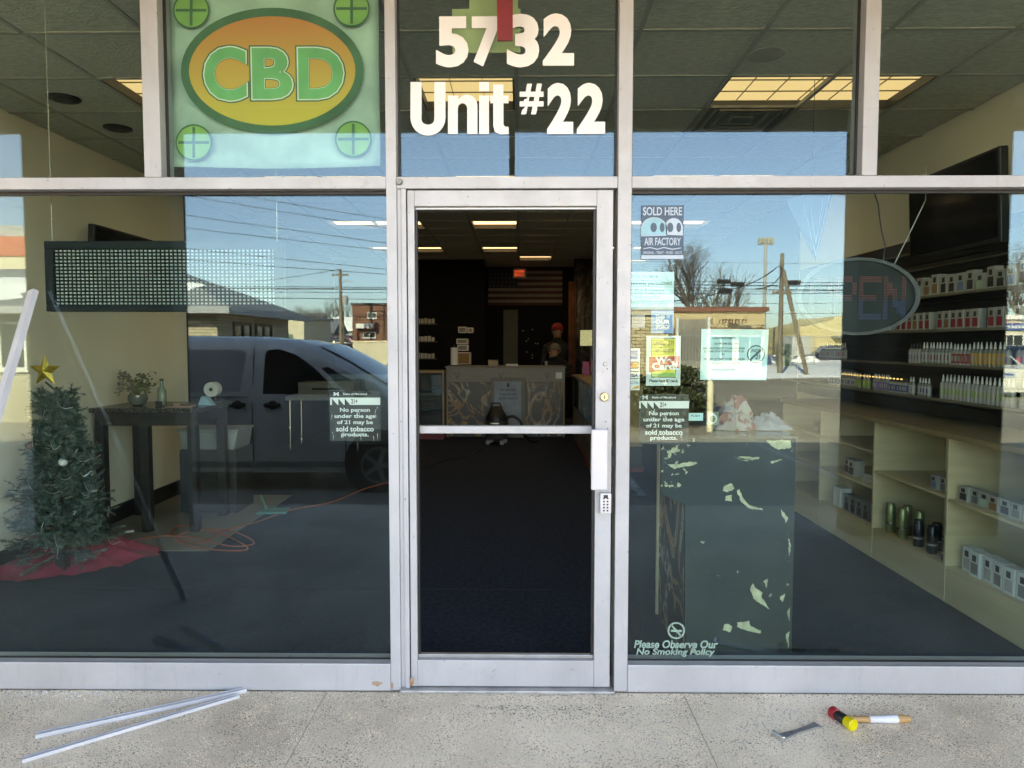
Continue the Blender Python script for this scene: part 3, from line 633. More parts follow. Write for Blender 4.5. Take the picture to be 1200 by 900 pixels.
MB().tube([(0.05, .1, h2 * .86), (b2.x - RP(917, 297, 36).x, .6, -.1)], .12, 8).build('brace_pole', WOODP, u2, smooth=True)
a = RP(897.5, 287, 54); lp = thing('light_pole', 'tall slim steel pole with a cluster of floodlights on top', 'light pole', (a.x, -54, LOT)); h = a.z - LOT
MB().tube([(0, 0, 0), (0, 0, h)], [.17, .11], 10).build('shaft', METALP, lp, smooth=True); MB().box(-.62, .62, -.06, .06, h, h + .12).build('crossbar', METALP, lp)
for k in range(4): MB().cbox((-.48 + .32 * k, .1, h + .33), (.24, .34, .38), rot=Euler((R(-25), 0, 0)).to_matrix()).build('floodlight', mat('floodlight_shell', (.5, .49, .44), .5), lp)
def wire(p, q, sag, lab, r=.02, n=18):
    pts = []
    for i in range(n + 1):
        t_ = i / n; v = p.lerp(q, t_); pts.append((v.x, v.y, v.z - sag * 4 * t_ * (1 - t_)))
    return tag(MB().tube(pts, r, 5).build('overhead_wire', WIRE), lab, 'wire', 'overhead wires across the street')
def wr2(x0, y0, x1, y1, Y, sag, lab, r=.02, ext=1.0):
    a, b = RP(x0, y0, Y), RP(x1, y1, Y); d = b - a
    return wire(a - d * ext, b + d * ext, sag, lab, r)
sl_ = ['highest slanting', 'second highest slanting', 'third highest slanting', 'fourth highest slanting', 'fifth highest slanting', 'lowest slanting']
for k, (a, b, c, d) in enumerate(((279, 226, 449, 254), (220, 227, 390, 255), (220, 250, 451, 282), (220, 265, 451, 291), (220, 289, 451, 313), (220, 302, 452, 319))):
    wr2(a, b, c, d, 30, .1, sl_[k] + ' overhead wire above the parked van', .014, .9)
for k, (y0, y1, r) in enumerate(((334.5, 335.5, .03), (338, 337, .05), (340.5, 342, .025), (347, 350, .03))):
    a, b = RP(-80, y0 - 5, 58), RP(700, y1, 58)
    wire(a, b, .25, ['uppermost', 'thick second', 'thin third', 'lowest'][k] + ' level wire on the pole by the red brick building', r)
a, b = RP(300, 329, 58), RP(399, 315, 58); wire(a, b, .1, 'thin wire rising to the top of the pole by the red brick building', .022)
for k, (y0, y1, r) in enumerate(((327, 326, .016), (331, 329, .03), (333.5, 336, .022), (338.5, 333, .016), (343, 334, .022), (354, 352, .012), (305, 309, .010), (366, 364, .012))):
    a, b = RP(700, y0, 36), RP(1230, y1, 36)
    wire(a, b, .22 if k < 5 else .1, ['uppermost', 'thick second', 'third', 'fourth', 'fifth', 'sixth', 'thin topmost', 'lowest'][k] + ' level wire on the pole by the snowy verge', r)
pts = [RP(x, y, 35.8) for x, y in ((700, 352), (800, 352), (850, 341), (880, 332), (905, 318), (912, 312), (917, 316), (912, 327), (900, 336), (880, 339))]
sm = []
for i in range(len(pts) - 1):
    p0_, p1_, p2_, p3_ = pts[max(i-1,0)], pts[i], pts[i+1], pts[min(i+2, len(pts)-1)]
    for k in range(6):
        t_ = k/6; sm.append(.5*((2*p1_)+(p2_-p0_)*t_+(2*p0_-5*p1_+4*p2_-p3_)*t_*t_+(3*p1_-p0_-3*p2_+p3_)*t_**3))
tag(MB().tube(sm, .03, 5).build('overhead_cable', WIRE), 'drooping looped cable running up to the pole by the snowy verge', 'cable')
for x, y, lab in ((848, 330, 'black splice case on the wires beside the bare tree, upper of three'), (864, 333, 'black splice case on the wires nearest the light pole'), (850, 341, 'black splice case on the wires, lowest of three'), (931, 331, 'black splice case on the wires beyond the utility pole')):
    a = RP(x, y, 35.9); tag(MB().lathe([(.05, -.38), (.13, -.3), (.13, .3), (.05, .38)], a, 10, axis='x').build('splice_case', WIRE, smooth=True), lab, 'splice case', 'splice cases on the wires')

# --- bare trees
BARK = mat('bare_bark', (.13, .105, .085), .9, var=.2, scale=5)
def bare_tree(px_, base_py, top_py, Y, lab, seed, spread=.55, depth=6, parts=True):
    a, t_ = RP(px_, base_py, Y), RP(px_, top_py, Y); H = (t_.z - LOT) * 1.45; rr = random.Random(seed)
    o = thing('bare_tree', lab, 'tree', (a.x, -Y, LOT), group='bare winter trees')
    tk, cr = MB(), MB()
    def br(p, d, L, r, lv):
        q = p + d * L; mid = p + d * L * .5 + Vector((rr.uniform(-1, 1), rr.uniform(-1, 1), 0)) * L * .05
        (tk if lv == 0 else cr).tube([p, mid, q], [r, r * .85, r * .7], 6 if lv < 2 else (4 if lv < 4 else 3), cap=False)
        if lv >= depth: return
        nb = 3 if lv < 4 else 2
        if lv == 0: nb = 4
        for k in range(nb):
            ax = Vector((rr.uniform(-1, 1), rr.uniform(-1, 1), rr.uniform(-.2, .5))).normalized()
            nd = (d + ax * spread * rr.uniform(.7, 1.25) + Vector((0, 0, .12))).normalized()
            br(q if k < 2 else p.lerp(q, rr.uniform(.6, .95)), nd, L * rr.uniform(.62, .84), max(r * .6, .006 * Y / 40), lv + 1)
    br(Vector((0, 0, 0)), Vector((0, 0, 1)), H * .25, H * .022, 0)
    tk.build('trunk', BARK, o, smooth=True); cr.build('crown', BARK, o)
bare_tree(816, 364, 304, 52, 'bare spreading tree rising behind the tan shop building', 3, .6, 7)
bare_tree(852, 364, 335, 60, 'small bare tree behind the lettered fascia', 5, .5, 5)
bare_tree(838, 364, 338, 60, 'thin bare sapling between the large bare tree and the light pole', 6, .5, 5)
bare_tree(1185, 385, 325, 60, 'bare tree behind the blue signed building, nearer the pillar', 8, .55, 6)
bare_tree(1215, 385, 310, 55, 'bare tree behind the blue signed building, farther from the pillar', 9, .55, 6)
bare_tree(380, 388, 360, 110, 'bare tree behind the far houses, left of the utility pole', 12, .55, 5)
bare_tree(410, 388, 358, 115, 'bare tree between the utility pole and the brick building', 13, .55, 5)
bare_tree(350, 388, 365, 120, 'bare tree just behind the green door garage', 14, .55, 5)
tl_ = MB(); rr = random.Random(21)
for k in range(1500):
    x = rr.uniform(-160, 170); y = -rr.uniform(150, 190); h = rr.uniform(3.5, 9.5) * (.75 + .25 * math.sin(x * .07)); b = Vector((x, y, LOT)); top = b + Vector((rr.uniform(-1.6, 1.6), 0, h))
    tl_.tube([b, b.lerp(top, .5) + Vector((rr.uniform(-.5, .5), 0, 0)), top], [.22, .14, .05], 3, cap=False)
    for q in range(4):
        s_ = b.lerp(top, rr.uniform(.35, .9)); tl_.tube([s_, s_ + Vector((rr.uniform(-2, 2), rr.uniform(-1, 1), rr.uniform(.6, 2)))], [.1, .03], 3, cap=False)
tag(tl_.build('treeline', BARK), 'hazy brown line of bare trees along the horizon', None, kind='stuff')
# --- shrubs before the enclosure
LEAF = mat('evergreen_leaf', (.045, .06, .022), .6, var=.5, scale=6); 
def shrub(cx, cy, rx, ry, h, lab, seed, n=1500):
    rr = random.Random(seed); o = thing('shrub', lab, 'shrub', (cx, cy, LOT), group='shrubs before the brick enclosure'); lf, st_ = MB(), MB()
    for k in range(n):
        a_, z_ = rr.uniform(0, 6.283), rr.random() ** .7; rad = math.sqrt(rr.random()) * (.6 + .4 * math.sin(z_ * 3.0)) * (.85 + .15 * math.sin(a_ * 5 + seed)); p = Vector((rx * rad * math.cos(a_), ry * rad * math.sin(a_), .08 + h * z_ * (1 - .3 * rad * rad)))
        u = Vector((rr.uniform(-1, 1), rr.uniform(-1, 1), rr.uniform(-.3, 1))).normalized() * rr.uniform(.05, .09); v_ = u.cross(Vector((rr.uniform(-1, 1), rr.uniform(-1, 1), rr.uniform(-1, 1)))).normalized() * .03
        lf.add([p - u, p + v_, p + u, p - v_], [(0, 1, 2, 3)])
    for k in range(8):
        a_ = rr.uniform(0, 6.28); st_.tube([(0, 0, 0), (rx * .4 * math.cos(a_), ry * .4 * math.sin(a_), h * .7)], [.02, .008], 5)
    lf.build('foliage', LEAF, o); st_.build('stem', BARK, o)
a = RP(752, 470, 12.3); shrub(a.x, -12.3, .7, .5, 1.05, 'low dark evergreen shrub against the brick enclosure, beside the door', 1)
a = RP(798, 470, 12.2); shrub(a.x, -12.2, .75, .55, 1.25, 'taller dark evergreen shrub at the corner of the brick enclosure', 2)
a = RP(770, 485, 11.6); shrub(a.x, -11.7, .6, .4, .6, 'small dark evergreen shrub in front of the two larger shrubs', 3, 900)
# ------------------------------------------------------------------ vehicles
TYRE = mat('tyre_rubber', (.014, .014, .014), .85); RIM = mat('alloy_rim', (.35, .35, .36), .35, .8)
TGL = mat('tinted_car_glass', (.012, .016, .018), .05, spec=.8); HEADL = mat('headlamp_glass', (.5, .52, .54), .15); TAIL = mat('tail_lamp_red', (.42, .01, .015), .2)
TRIMB = mat('black_trim', (.016, .016, .017), .55)
def lerp(pts, s):
    if s <= pts[0][0]: return pts[0][1]
    for (a, u), (b, v) in zip(pts, pts[1:]):
        if s <= b: return u + (v - u) * (s - a) / (b - a)
    return pts[-1][1]
def car(name, label, cat, paint, top, zb, L, hw, belt, taper, wheels, wr_, loc, rotz, windows, wind, group=None, screen=None, back=None, rich=False):
    """local: +x is forward, front at x=L/2; top = [(s from front, z)]; side windows as (s, z) outlines"""
    o = thing(name, label, cat, loc, rotz, group)
    ss = sorted(set([0, .04, .12, L - .1, L - .03, L] + [L * k / 44 for k in range(45)] + [p[0] for p in top]))
    def plan(s):
        f = min(1, s / .8); r = min(1, (L - s) / .6); return hw * (1 - .16 * (1 - f) ** 2) * (1 - .08 * (1 - r) ** 2)
    def half(s, z):
        zt = lerp(top, s); w_ = plan(s)
        if z <= belt: return w_ * (1 - .05 * max(0, (zb + .35 - z) / .35)) * (1 - .015 * max(0, z - zb - .6))
        return w_ * (.985 - taper * (z - belt))
    m = MB(); rings = []
    for s in ss:
        zt = lerp(top, s); zs = [zb, zb + .06, zb + .2, (zb + belt) / 2, belt - .02, belt + (zt - belt) * .35, belt + (zt - belt) * .75, zt - .10, zt - .04]
        if zt < belt + .15: zs = [zb + (zt - zb) * q for q in (0, .06, .2, .4, .55, .7, .82, .90, .96)]
        r = []
        for k, z in enumerate(zs):
            w_ = half(s, z); w_ *= (1, 1, 1, 1, 1, 1, 1, .985, .93)[k]; r.append((L/2 - s, w_, z))
        r.append((L/2 - s, half(s, zt) * .72, zt)); r.append((L/2 - s, 0, zt + .012))
        full = r + [(x, -y, z) for x, y, z in r[-2::-1]]; rings.append(full)
    n = len(rings[0]); vs = [v for r in rings for v in r]; fs = []
    for i in range(len(rings) - 1):
        for k in range(n - 1): fs.append((i*n+k, i*n+k+1, (i+1)*n+k+1, (i+1)*n+k))
        fs.append((i*n+n-1, i*n, (i+1)*n, (i+1)*n+n-1))
    fs += [tuple(range(n)), tuple((len(rings)-1)*n + k for k in range(n))[::-1]]
    m.add(vs, fs); body = m.build('body', paint, o, smooth=True)
    def skin(outl, off, nm, mt, par, sides=(1, -1)):
        out = []
        for sd_ in sides:
            q = MB(); c = (sum(p[0] for p in outl)/len(outl), sum(p[1] for p in outl)/len(outl))
            # subdivide towards centre so that it hugs the body side
            ring = []
            for i in range(len(outl)):
                a, b = outl[i], outl[(i+1) % len(outl)]
                for k in range(4): ring.append((a[0]+(b[0]-a[0])*k/4, a[1]+(b[1]-a[1])*k/4))
            lv = [1, .66, .33]; vv = []
            for f in lv: vv += [(c[0]+(p[0]-c[0])*f, c[1]+(p[1]-c[1])*f) for p in ring]
            vv.append(c); N = len(ring)
            pts = [(L/2 - s, sd_ * (half(s, z) + off), z) for s, z in vv]
            ff = [(j*N+i, j*N+(i+1)%N, (j+1)*N+(i+1)%N, (j+1)*N+i) for j in range(2) for i in range(N)] + [(2*N+i, 2*N+(i+1)%N, 3*N) for i in range(N)]
            q.add(pts, ff); out.append(q.build(nm, mt, par, smooth=True))
        return out
    for nm, outl, mt in windows: skin(outl, .006, nm, mt, o)
    # windscreen / rear screen laid over the body top between two stations
    for nm, rg in (('windscreen', wind), ('rear_window', back)):
        if not rg: continue
        s0, s1 = rg; q = MB(); N = 8; M_ = 8; pts = []
        for i in range(N + 1):
            s = s0 + (s1 - s0) * i / N; zt = lerp(top, s)
            for k in range(M_ + 1):
                f = -1 + 2 * k / M_; pts.append((L/2 - s + (.02 if nm == 'windscreen' else -.02), half(s, zt) * .80 * f, zt + .022 - .02 * abs(f) ** 3))
        q.add(pts, [(i*(M_+1)+k, i*(M_+1)+k+1, (i+1)*(M_+1)+k+1, (i+1)*(M_+1)+k) for i in range(N) for k in range(M_)]); q.build(nm, TGL, o, smooth=True)
    for s in wheels:
        for sd_ in (1, -1):
            w_ = thing('wheel', None, None, (L/2 - s, sd_ * (plan(s) - .10), wr_)); w_.parent = o
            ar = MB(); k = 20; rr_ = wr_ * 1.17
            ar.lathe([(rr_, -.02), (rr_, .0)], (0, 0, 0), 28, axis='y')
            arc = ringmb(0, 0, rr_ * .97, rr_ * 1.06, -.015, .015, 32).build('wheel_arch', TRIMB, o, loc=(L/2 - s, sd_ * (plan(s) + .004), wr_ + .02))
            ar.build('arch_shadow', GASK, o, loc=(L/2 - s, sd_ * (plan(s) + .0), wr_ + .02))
            MB().lathe([(wr_ * .66, -.10), (wr_ * .97, -.11), (wr_, -.07), (wr_, .07), (wr_ * .97, .11), (wr_ * .66, .10)], n=28, axis='y').build('tyre', TYRE, w_, smooth=True).location.y = sd_ * .02
            rm = MB().lathe([(wr_ * .64, 0), (wr_ * .66, .01 )], (0, sd_ * .095, 0), 24, axis='y'); 
            rm.build('rim_dish', TRIMB, w_)
            sp = MB(); sp.lathe([(wr_*.14, -.01), (wr_*.14, .01)], (0, sd_ * .118, 0), 14, axis='y')
            for q in range(5):
                a_ = 2*math.pi*q/5; sp.cbox((math.cos(a_)*wr_*.38, sd_ * .114, math.sin(a_)*wr_*.38), (wr_*.52, .014, wr_*.17), rot=Euler((0, -a_, 0)).to_matrix())
            sp.build('rim', RIM, w_)
            ringmb(0, 0, wr_*.58, wr_*.67, -.008, .008, 26).build('rim_ring', RIM, w_, loc=(0, sd_ * .118, 0))
    return o, half, skin, plan
# --- the van parked behind the photographer
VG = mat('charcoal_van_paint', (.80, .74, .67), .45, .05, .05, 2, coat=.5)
vt = [(0, .66), (.06, .86), (.22, 1.01), (.62, 1.17), (.80, 1.26), (1.40, 1.62), (1.70, 1.765), (2.0, 1.835), (2.5, 1.875), (3.4, 1.89), (4.8, 1.87), (5.0, 1.81), (5.09, 1.64), (5.14, .95)]
Yv = 5.42
vx = RP(444, 552, Yv).x; Lv = 5.14
fw = [(1.34, 1.19), (1.46, 1.26), (1.70, 1.50), (1.92, 1.66), (2.14, 1.735), (2.28, 1.72), (2.31, 1.66), (2.32, 1.19)]
q1 = [(.98, 1.19), (1.29, 1.19), (1.38, 1.27), (1.62, 1.50), (1.55, 1.52), (1.3, 1.38)]
van, half, skin, plan = car('parked_van', 'charcoal grey panel van parked side-on behind the sidewalk', 'van', VG, vt, .24, Lv, .965, 1.17, .17, (.92, 4.12), .335,
    (vx + .92 - Lv / 2, -Yv - .965, LOT), 0, [('side_window', fw, TGL), ('quarter_window', q1, TRIMB)], (.80, 1.72))
DS = mat('panel_gap', (.012, .012, .012), .7); PGR = mat('van_dark_panel', (.48, .45, .42), .45, .05)
for sd_ in ((1,),):
    skin([(2.60, 1.19), (2.54, 1.68), (2.60, 1.72), (3.72, 1.73), (3.75, 1.19)], .005, 'panel_recess', PGR, van, sd_); skin([(3.92, 1.19), (3.92, 1.73), (4.78, 1.71), (4.82, 1.19)], .005, 'panel_recess', PGR, van, sd_)
    skin([(2.44, .36), (2.44, 1.76), (2.452, 1.76), (2.452, .36)], .003, 'door_seam', DS, van, sd_); skin([(3.83, .36), (3.83, 1.72), (3.842, 1.72), (3.842, .36)], .003, 'door_seam', DS, van, sd_)
    skin([(1.32, .36), (1.32, 1.15), (1.332, 1.15), (1.332, .36)], .003, 'door_seam', DS, van, sd_); skin([(1.32, .36), (1.32, .372), (2.44, .372), (2.44, .36)], .003, 'door_seam', DS, van, sd_)
    skin([(2.5, 1.145), (2.5, 1.162), (4.9, 1.17), (4.9, 1.155)], .006, 'slide_rail', mat('van_rail', (.30, .30, .305), .4, .4), van, sd_)
    skin([(1.30, .30), (1.30, .37), (3.70, .37), (3.70, .30)], .008, 'rub_strip', MATS['van_rail'], van, sd_)
for s, z in ((2.20, 1.06), (2.62, 1.06)):
    x = Lv/2 - s; y = half(s, z)
    MB().lathe([(.02, -.10), (.028, -.08), (.028, .08), (.02, .10)], (x, y + .02, z), 10, axis='x').build('door_handle', TRIMB, van, smooth=True); MB().lathe([(.055, -.004), (.055, .004)], (x, y + .002, z), 16, axis='y').build('handle_cup', TRIMB, van)
for sd_ in (1, -1):
    x = Lv/2 - 1.12; y = sd_ * (half(1.12, 1.12) + .12)
    MB().cbox((x, y, 1.27), (.12, .20, .22)).build('wing_mirror', TRIMB, van, bev=.04)
    MB().cbox((x, sd_ * (half(1.12, 1.12) + .015), 1.20), (.08, .06, .05)).build('mirror_arm', TRIMB, van)
    MB().cbox((Lv/2 - .22, sd_ * .70, .82), (.36, .26, .16)).build('headlight', HEADL, van, bev=.03); MB().cbox((-Lv/2 + .02, sd_ * .84, 1.05), (.10, .14, .5)).build('tail_light', TAIL, van, bev=.02)
MB().cbox((Lv/2 - .03, 0, .62), (.10, 1.0, .22)).build('grille', TRIMB, van, bev=.02); MB().cbox((Lv/2 - .05, 0, .36), (.16, 1.72, .22)).build('front_bumper', TRIMB, van, bev=.04)
# --- cars
def sedan(label, paint, loc, rotz, group='parked cars'):
    tp = [(0, .52), (.1, .68), (1.2, .90), (1.55, .95), (2.25, 1.36), (2.6, 1.43), (3.3, 1.41), (3.95, 1.05), (4.2, 1.0), (4.75, .96), (4.85, .85), (4.9, .62)]
    wA = [(1.75, .95), (2.25, 1.28), (2.72, 1.34), (2.75, .95)]; wB = [(2.82, .95), (2.82, 1.34), (3.2, 1.33), (3.72, 1.0), (3.72, .95)]
    o, half, skin, plan = car('parked_car', label, 'car', paint, tp, .2, 4.9, .92, .92, .35, (.95, 3.85), .32, loc, rotz, [('side_window', wA, TGL), ('side_window', wB, TGL)], (1.58, 2.22), group, back=(3.36, 3.92))
    for sd_ in (1, -1):
        MB().cbox((-2.42, sd_ * .66, .80), (.10, .40, .17)).build('tail_light', TAIL, o, bev=.02); MB().cbox((2.34, sd_ * .66, .66), (.16, .34, .14)).build('headlight', HEADL, o, bev=.02)
        MB().cbox((.55, sd_ * .98, .98), (.12, .14, .11)).build('wing_mirror', paint, o, bev=.02)
        for s, z in ((2.55, .82), (3.55, .82)): MB().cbox((2.45 - s, sd_ * (half(s, z) + .012), z), (.16, .025, .03)).build('door_handle', paint, o)
    MB().cbox((-2.44, 0, .40), (.14, 1.66, .2)).build('bumper', paint, o, bev=.04); MB().cbox((2.42, 0, .38), (.12, 1.6, .2)).build('bumper', paint, o, bev=.04)
    pl_ = MB().cbox((-2.462, 0, .78), (.012, .34, .17)).build('licence_plate', mat('plate_blue', (.45, .52, .62), .5), o); MB().cbox((-2.469, 0, .78), (.004, .26, .06)).build('plate_print', mat('plate_ink', (.06, .10, .28), .6), pl_)
    return o
def suv(label, paint, loc, rotz, group='parked cars'):
    tp = [(0, .6), (.08, .85), (1.1, 1.06), (1.4, 1.12), (2.0, 1.62), (2.4, 1.72), (4.1, 1.70), (4.5, 1.55), (4.65, 1.1), (4.7, .7)]
    wA = [(1.7, 1.1), (2.1, 1.5), (2.55, 1.6), (2.6, 1.1)]; wB = [(2.68, 1.1), (2.68, 1.6), (3.4, 1.6), (3.45, 1.1)]; wC = [(3.55, 1.12), (3.52, 1.58), (4.05, 1.55), (4.3, 1.2)]
    o, half, skin, plan = car('parked_car', label, 'car', paint, tp, .26, 4.7, .94, 1.06, .26, (.9, 3.7), .36, loc, rotz, [('side_window', wA, TGL), ('side_window', wB, TGL), ('side_window', wC, TGL)], (1.42, 1.98), group, back=(4.46, 4.62))
    for sd_ in (1, -1):
        MB().cbox((-2.3, sd_ * .78, 1.0), (.12, .18, .36)).build('tail_light', TAIL, o, bev=.02); MB().cbox((2.24, sd_ * .7, .86), (.16, .3, .16)).build('headlight', HEADL, o, bev=.02); MB().cbox((.75, sd_ * 1.02, 1.14), (.12, .16, .14)).build('wing_mirror', paint, o, bev=.02)
    MB().cbox((-2.34, 0, .46), (.14, 1.7, .24)).build('bumper', TRIMB, o, bev=.04); MB().cbox((2.32, 0, .46), (.12, 1.64, .24)).build('bumper', TRIMB, o, bev=.04)
    return o
WP = mat('white_car_paint', (.66, .64, .58), .3, 0, .04, 2, coat=.6); BP = mat('dark_blue_car_paint', (.02, .03, .05), .25, .3, .05, 2, coat=.6)
SP = mat('silver_car_paint', (.36, .37, .38), .3, .5, .05, 2, coat=.5); RPt = mat('maroon_car_paint', (.13, .012, .02), .3, .2, .05, 2, coat=.5)
BKP = mat('black_car_paint', (.014, .014, .016), .25, .1, .05, 2, coat=.5)
a = RP(1183, 450, 20.5); sedan('cream white sedan seen from behind with red tail lights', WP, (a.x + .5, -22.9, LOT), R(-78))
a = RP(1186, 430, 31); suv('dark blue car parked just beyond the cream white sedan', BP, (a.x + 1.0, -31.5, LOT), R(-30))
a = RP(1190, 410, 44); suv('white sport utility vehicle parked before the blue signed building', WP, (a.x, -44, LOT), R(175))
a = RP(971, 414, 50); suv('dark car parked behind the chain link fence near the yellow building', BP, (a.x, -50, LOT), R(182))
for k, (x, m_, y_, lab, f) in enumerate(((364, SP, 70, 'silver car parked nearest the green door garage', suv), (378, BKP, 72, 'black car parked between the garage and the utility pole', suv), (391, BKP, 70, 'black sedan parked just left of the utility pole', sedan), (408, RPt, 72, 'maroon car parked between the utility pole and the brick building', suv))):
    a = RP(x, 400, y_); o = f(lab, m_, (a.x, -y_, LOT + 1.0), R(8 if k % 2 else 184))
tag(MB().prism([(-40, LOT), (-16, LOT), (-17, LOT + .98), (-39, LOT + .98)], 'y', -80, -66).build('terrain', CONC), 'raised gravel bank below the far parked cars', None, kind='structure')
p0, p1 = RP(1164, 391, 52), RP(1330, 374, 52)
bs = thing('blue_sign_building', 'pale low building with a blue sign band along its front', 'building', (0, 0, 0))
bx('wall', CREAM, bs, p0.x, p1.x, -64, -52, LOT, p1.z); b_ = RP(1166, 387, 51.9); t_ = RP(1166, 378.5, 51.9); bx('sign_band', mat('blue_panel', (.03, .07, .22), .5), bs, p0.x + .15, p1.x, -51.99, -51.85, b_.z, t_.z); bx('roof', WTRIM, bs, p0.x - .2, p1.x, -64, -51.7, p1.z + .001, p1.z + .3)
for k in range(5): window(bs, p0.x + .8 + k * 2, p0.x + 2.3 + k * 2, -52, -.1, b_.z - .3)
rr = random.Random(5); x = p0.x + .5
for k in range(26):
    zz = (b_.z + t_.z) / 2; MB().box(x, x + .17, -51.845, -51.83, zz - .1, zz + .1).build('letter', WTRIM, bs); x += .26 if k % 6 else .5
# ------------------------------------------------------------------ writing and stickers on the glass
YO, YI = G0 - .0016, G1 + .004          # outer face lettering / inner face stickers
def fit(name, body, box, y, m, par, bold=.02, sp=1., shear=0., ext=.0003, keep=False):
    a, b = P(box[0], box[3], y), P(box[1], box[2], y)
    o = text(name, body, 1.0, (0, 0, 0), m, par, bold=bold, sp=sp, shear=shear, ext=0)
    me = o.data; xs = [v.co.x for v in me.vertices]; ys = [v.co.y for v in me.vertices]
    sx = (b.x - a.x) / (max(xs) - min(xs)); sy = (b.z - a.z) / (max(ys) - min(ys))
    if keep: sx = min(sx, sy * keep)
    cx, cy_ = (max(xs) + min(xs)) / 2, (max(ys) + min(ys)) / 2
    for v in me.vertices: v.co = ((v.co.x - cx) * sx, (v.co.y - cy_) * sy, 0)
    loc = Vector(((a.x + b.x) / 2, y, (a.z + b.z) / 2)); o.location = loc - (par.location if par else Vector())
    return o
def sheet(par, box, y, m, name='sheet', th=.0006):
    a, b = P(box[0], box[3], y), P(box[1], box[2], y); l = par.location
    return MB().box(a.x - l.x, b.x - l.x, y - l.y, y - l.y + th, a.z - l.z, b.z - l.z).build(name, m, par)
def poly(par, pts, y, m, name, th=.0004):
    l = par.location; q = [(P(x, z, y).x - l.x, P(x, z, y).z - l.z) for x, z in pts]
    return MB().prism(q, 'y', y - l.y, y - l.y + th).build(name, m, par)
def pell(cx, cz, rx, rz, n=32, a0=0, a1=360): return [(cx + rx * math.cos(R(a0 + (a1 - a0) * i / n)), cz - rz * math.sin(R(a0 + (a1 - a0) * i / n))) for i in range(n + (0 if a1 - a0 >= 360 else 1))]
def pring(par, cx, cz, r0, r1, y, m, name, rx=1.):
    c = P(cx, cz, y); k = (P(cx + 10, cz, y).x - c.x) / 10; l = par.location
    return ringmb(c.x - l.x, c.z - l.z, r0 * k, r1 * k, y - l.y, y - l.y + .0004, 36, rx).build(name, m, par)
def sticker(name, label, cat, box, y=YI, group=None):
    return thing(name, label, cat, P((box[0] + box[1]) / 2, box[3], y), group=group)
s = sticker('unit_number', 'large white street and unit number lettering above the door', 'lettering', (511, 710, 20, 158), YO)
for t_, b_ in (('5', (511, 549, 19, 79)), ('7', (553, 589, 19, 78)), ('3', (594, 632, 16, 79)), ('2', (636, 673, 15.5, 77))): fit('digit', t_, b_, YO, WHT, s, .048)
arc = lambda cx, cy, rx, ry, a0, a1, n=12: [(cx + rx * math.cos(R(a0 + (a1 - a0) * i / n)), cy - ry * math.sin(R(a0 + (a1 - a0) * i / n))) for i in range(n + 1)]
poly(s, [(481, 96), (494, 96)] + arc(501.5, 140, 7.5, 6, 180, 360) + [(509, 96), (522, 96)] + arc(501.5, 138, 20.5, 21, 360, 180), YO, WHT, 'letter')
poly(s, [(525, 112), (537, 112), (537, 116)] + arc(547.5, 124, 12, 13, 130, 0) + [(559.5, 157), (547.5, 157)] + arc(542, 127, 5.5, 6, 0, 180) + [(536.5, 157), (525, 157)], YO, WHT, 'letter')
poly(s, [(561.5, 157), (573, 157), (573, 112), (561.5, 112)], YO, WHT, 'letter'); poly(s, [(561.5, 107), (573, 107), (573, 96), (561.5, 96)], YO, WHT, 'letter')
poly(s, [(578, 99), (590, 99), (590, 112), (596, 112), (596, 121), (590, 121), (590, 146), (592, 148.5), (596, 148.5), (596, 157), (586, 157.5), (580, 154.5), (578, 148), (578, 121), (574.5, 121), (574.5, 112), (578, 112)], YO, WHT, 'letter')
fit('symbol', '#', (609, 637, 98, 134), YO, WHT, s, .03)
for b_ in ((641, 672, 97, 157), (676, 709.5, 97, 157)): fit('digit', '2', b_, YO, WHT, s, .048)
# paper behind the numbers, red strap in front
PGRN = mat('pale_green_paper', (.36, .42, .22), .8, var=.05)
s = sticker('green_paper', 'pale green papers taped inside the glass behind the street number', 'paper', (530, 610, 0, 62)); sheet(s, (530, 610, 10, 62), YI, PGRN); sheet(s, (550, 607, -8, 30), YI + .001, PGRN)
a, b = P(580, 48, -.09), P(602, -40, -.09)
st_ = thing('red_strap', 'dark red flat strap hanging down in front of the street number', 'strap', ((a.x + b.x) / 2, -.09, b.z))
MB().prism([(-.033, .25), (.033, .25), (.0345, a.z - b.z), (-.028, a.z - b.z)], 'y', -.004, .004).build('band', mat('dark_red_strap', (.20, .006, .010), .5, var=.1), st_); MB().box(-.05, .05, -.02, .088, .2505, .262).build('hook_plate', CHROME, st_)
# CBD banner
YP = .045; BT = mat('banner_teal', (.35, .53, .45), .85, var=.2, scale=5, bump=.3, bscale=7)
def gradmat(name, c0, c1, z0, z1):
    m = bpy.data.materials.new(name); m.use_nodes = True; t = m.node_tree; b = t.nodes['Principled BSDF']; b.inputs['Roughness'].default_value = .8
    tc = _n(t, 'ShaderNodeTexCoord'); sp = _n(t, 'ShaderNodeSeparateXYZ'); mr = _n(t, 'ShaderNodeMapRange'); mr.inputs[1].default_value = z0; mr.inputs[2].default_value = z1
    mx = _n(t, 'ShaderNodeMix', data_type='RGBA'); mx.inputs[6].default_value = (*c0, 1); mx.inputs[7].default_value = (*c1, 1)
    t.links.new(tc.outputs['Object'], sp.inputs[0]); t.links.new(sp.outputs[2], mr.inputs[0]); t.links.new(mr.outputs[0], mx.inputs[0]); t.links.new(mx.outputs[2], b.inputs['Base Color']); return m
s = thing('store_banner', 'pale teal fabric banner with a green and orange oval reading CBD', 'banner', P(320, 195, YP))
a, b = P(199, 196, YP), P(443, -14, YP); l = s.location; m_ = MB(); nx_, nz_ = 22, 18; vs = []
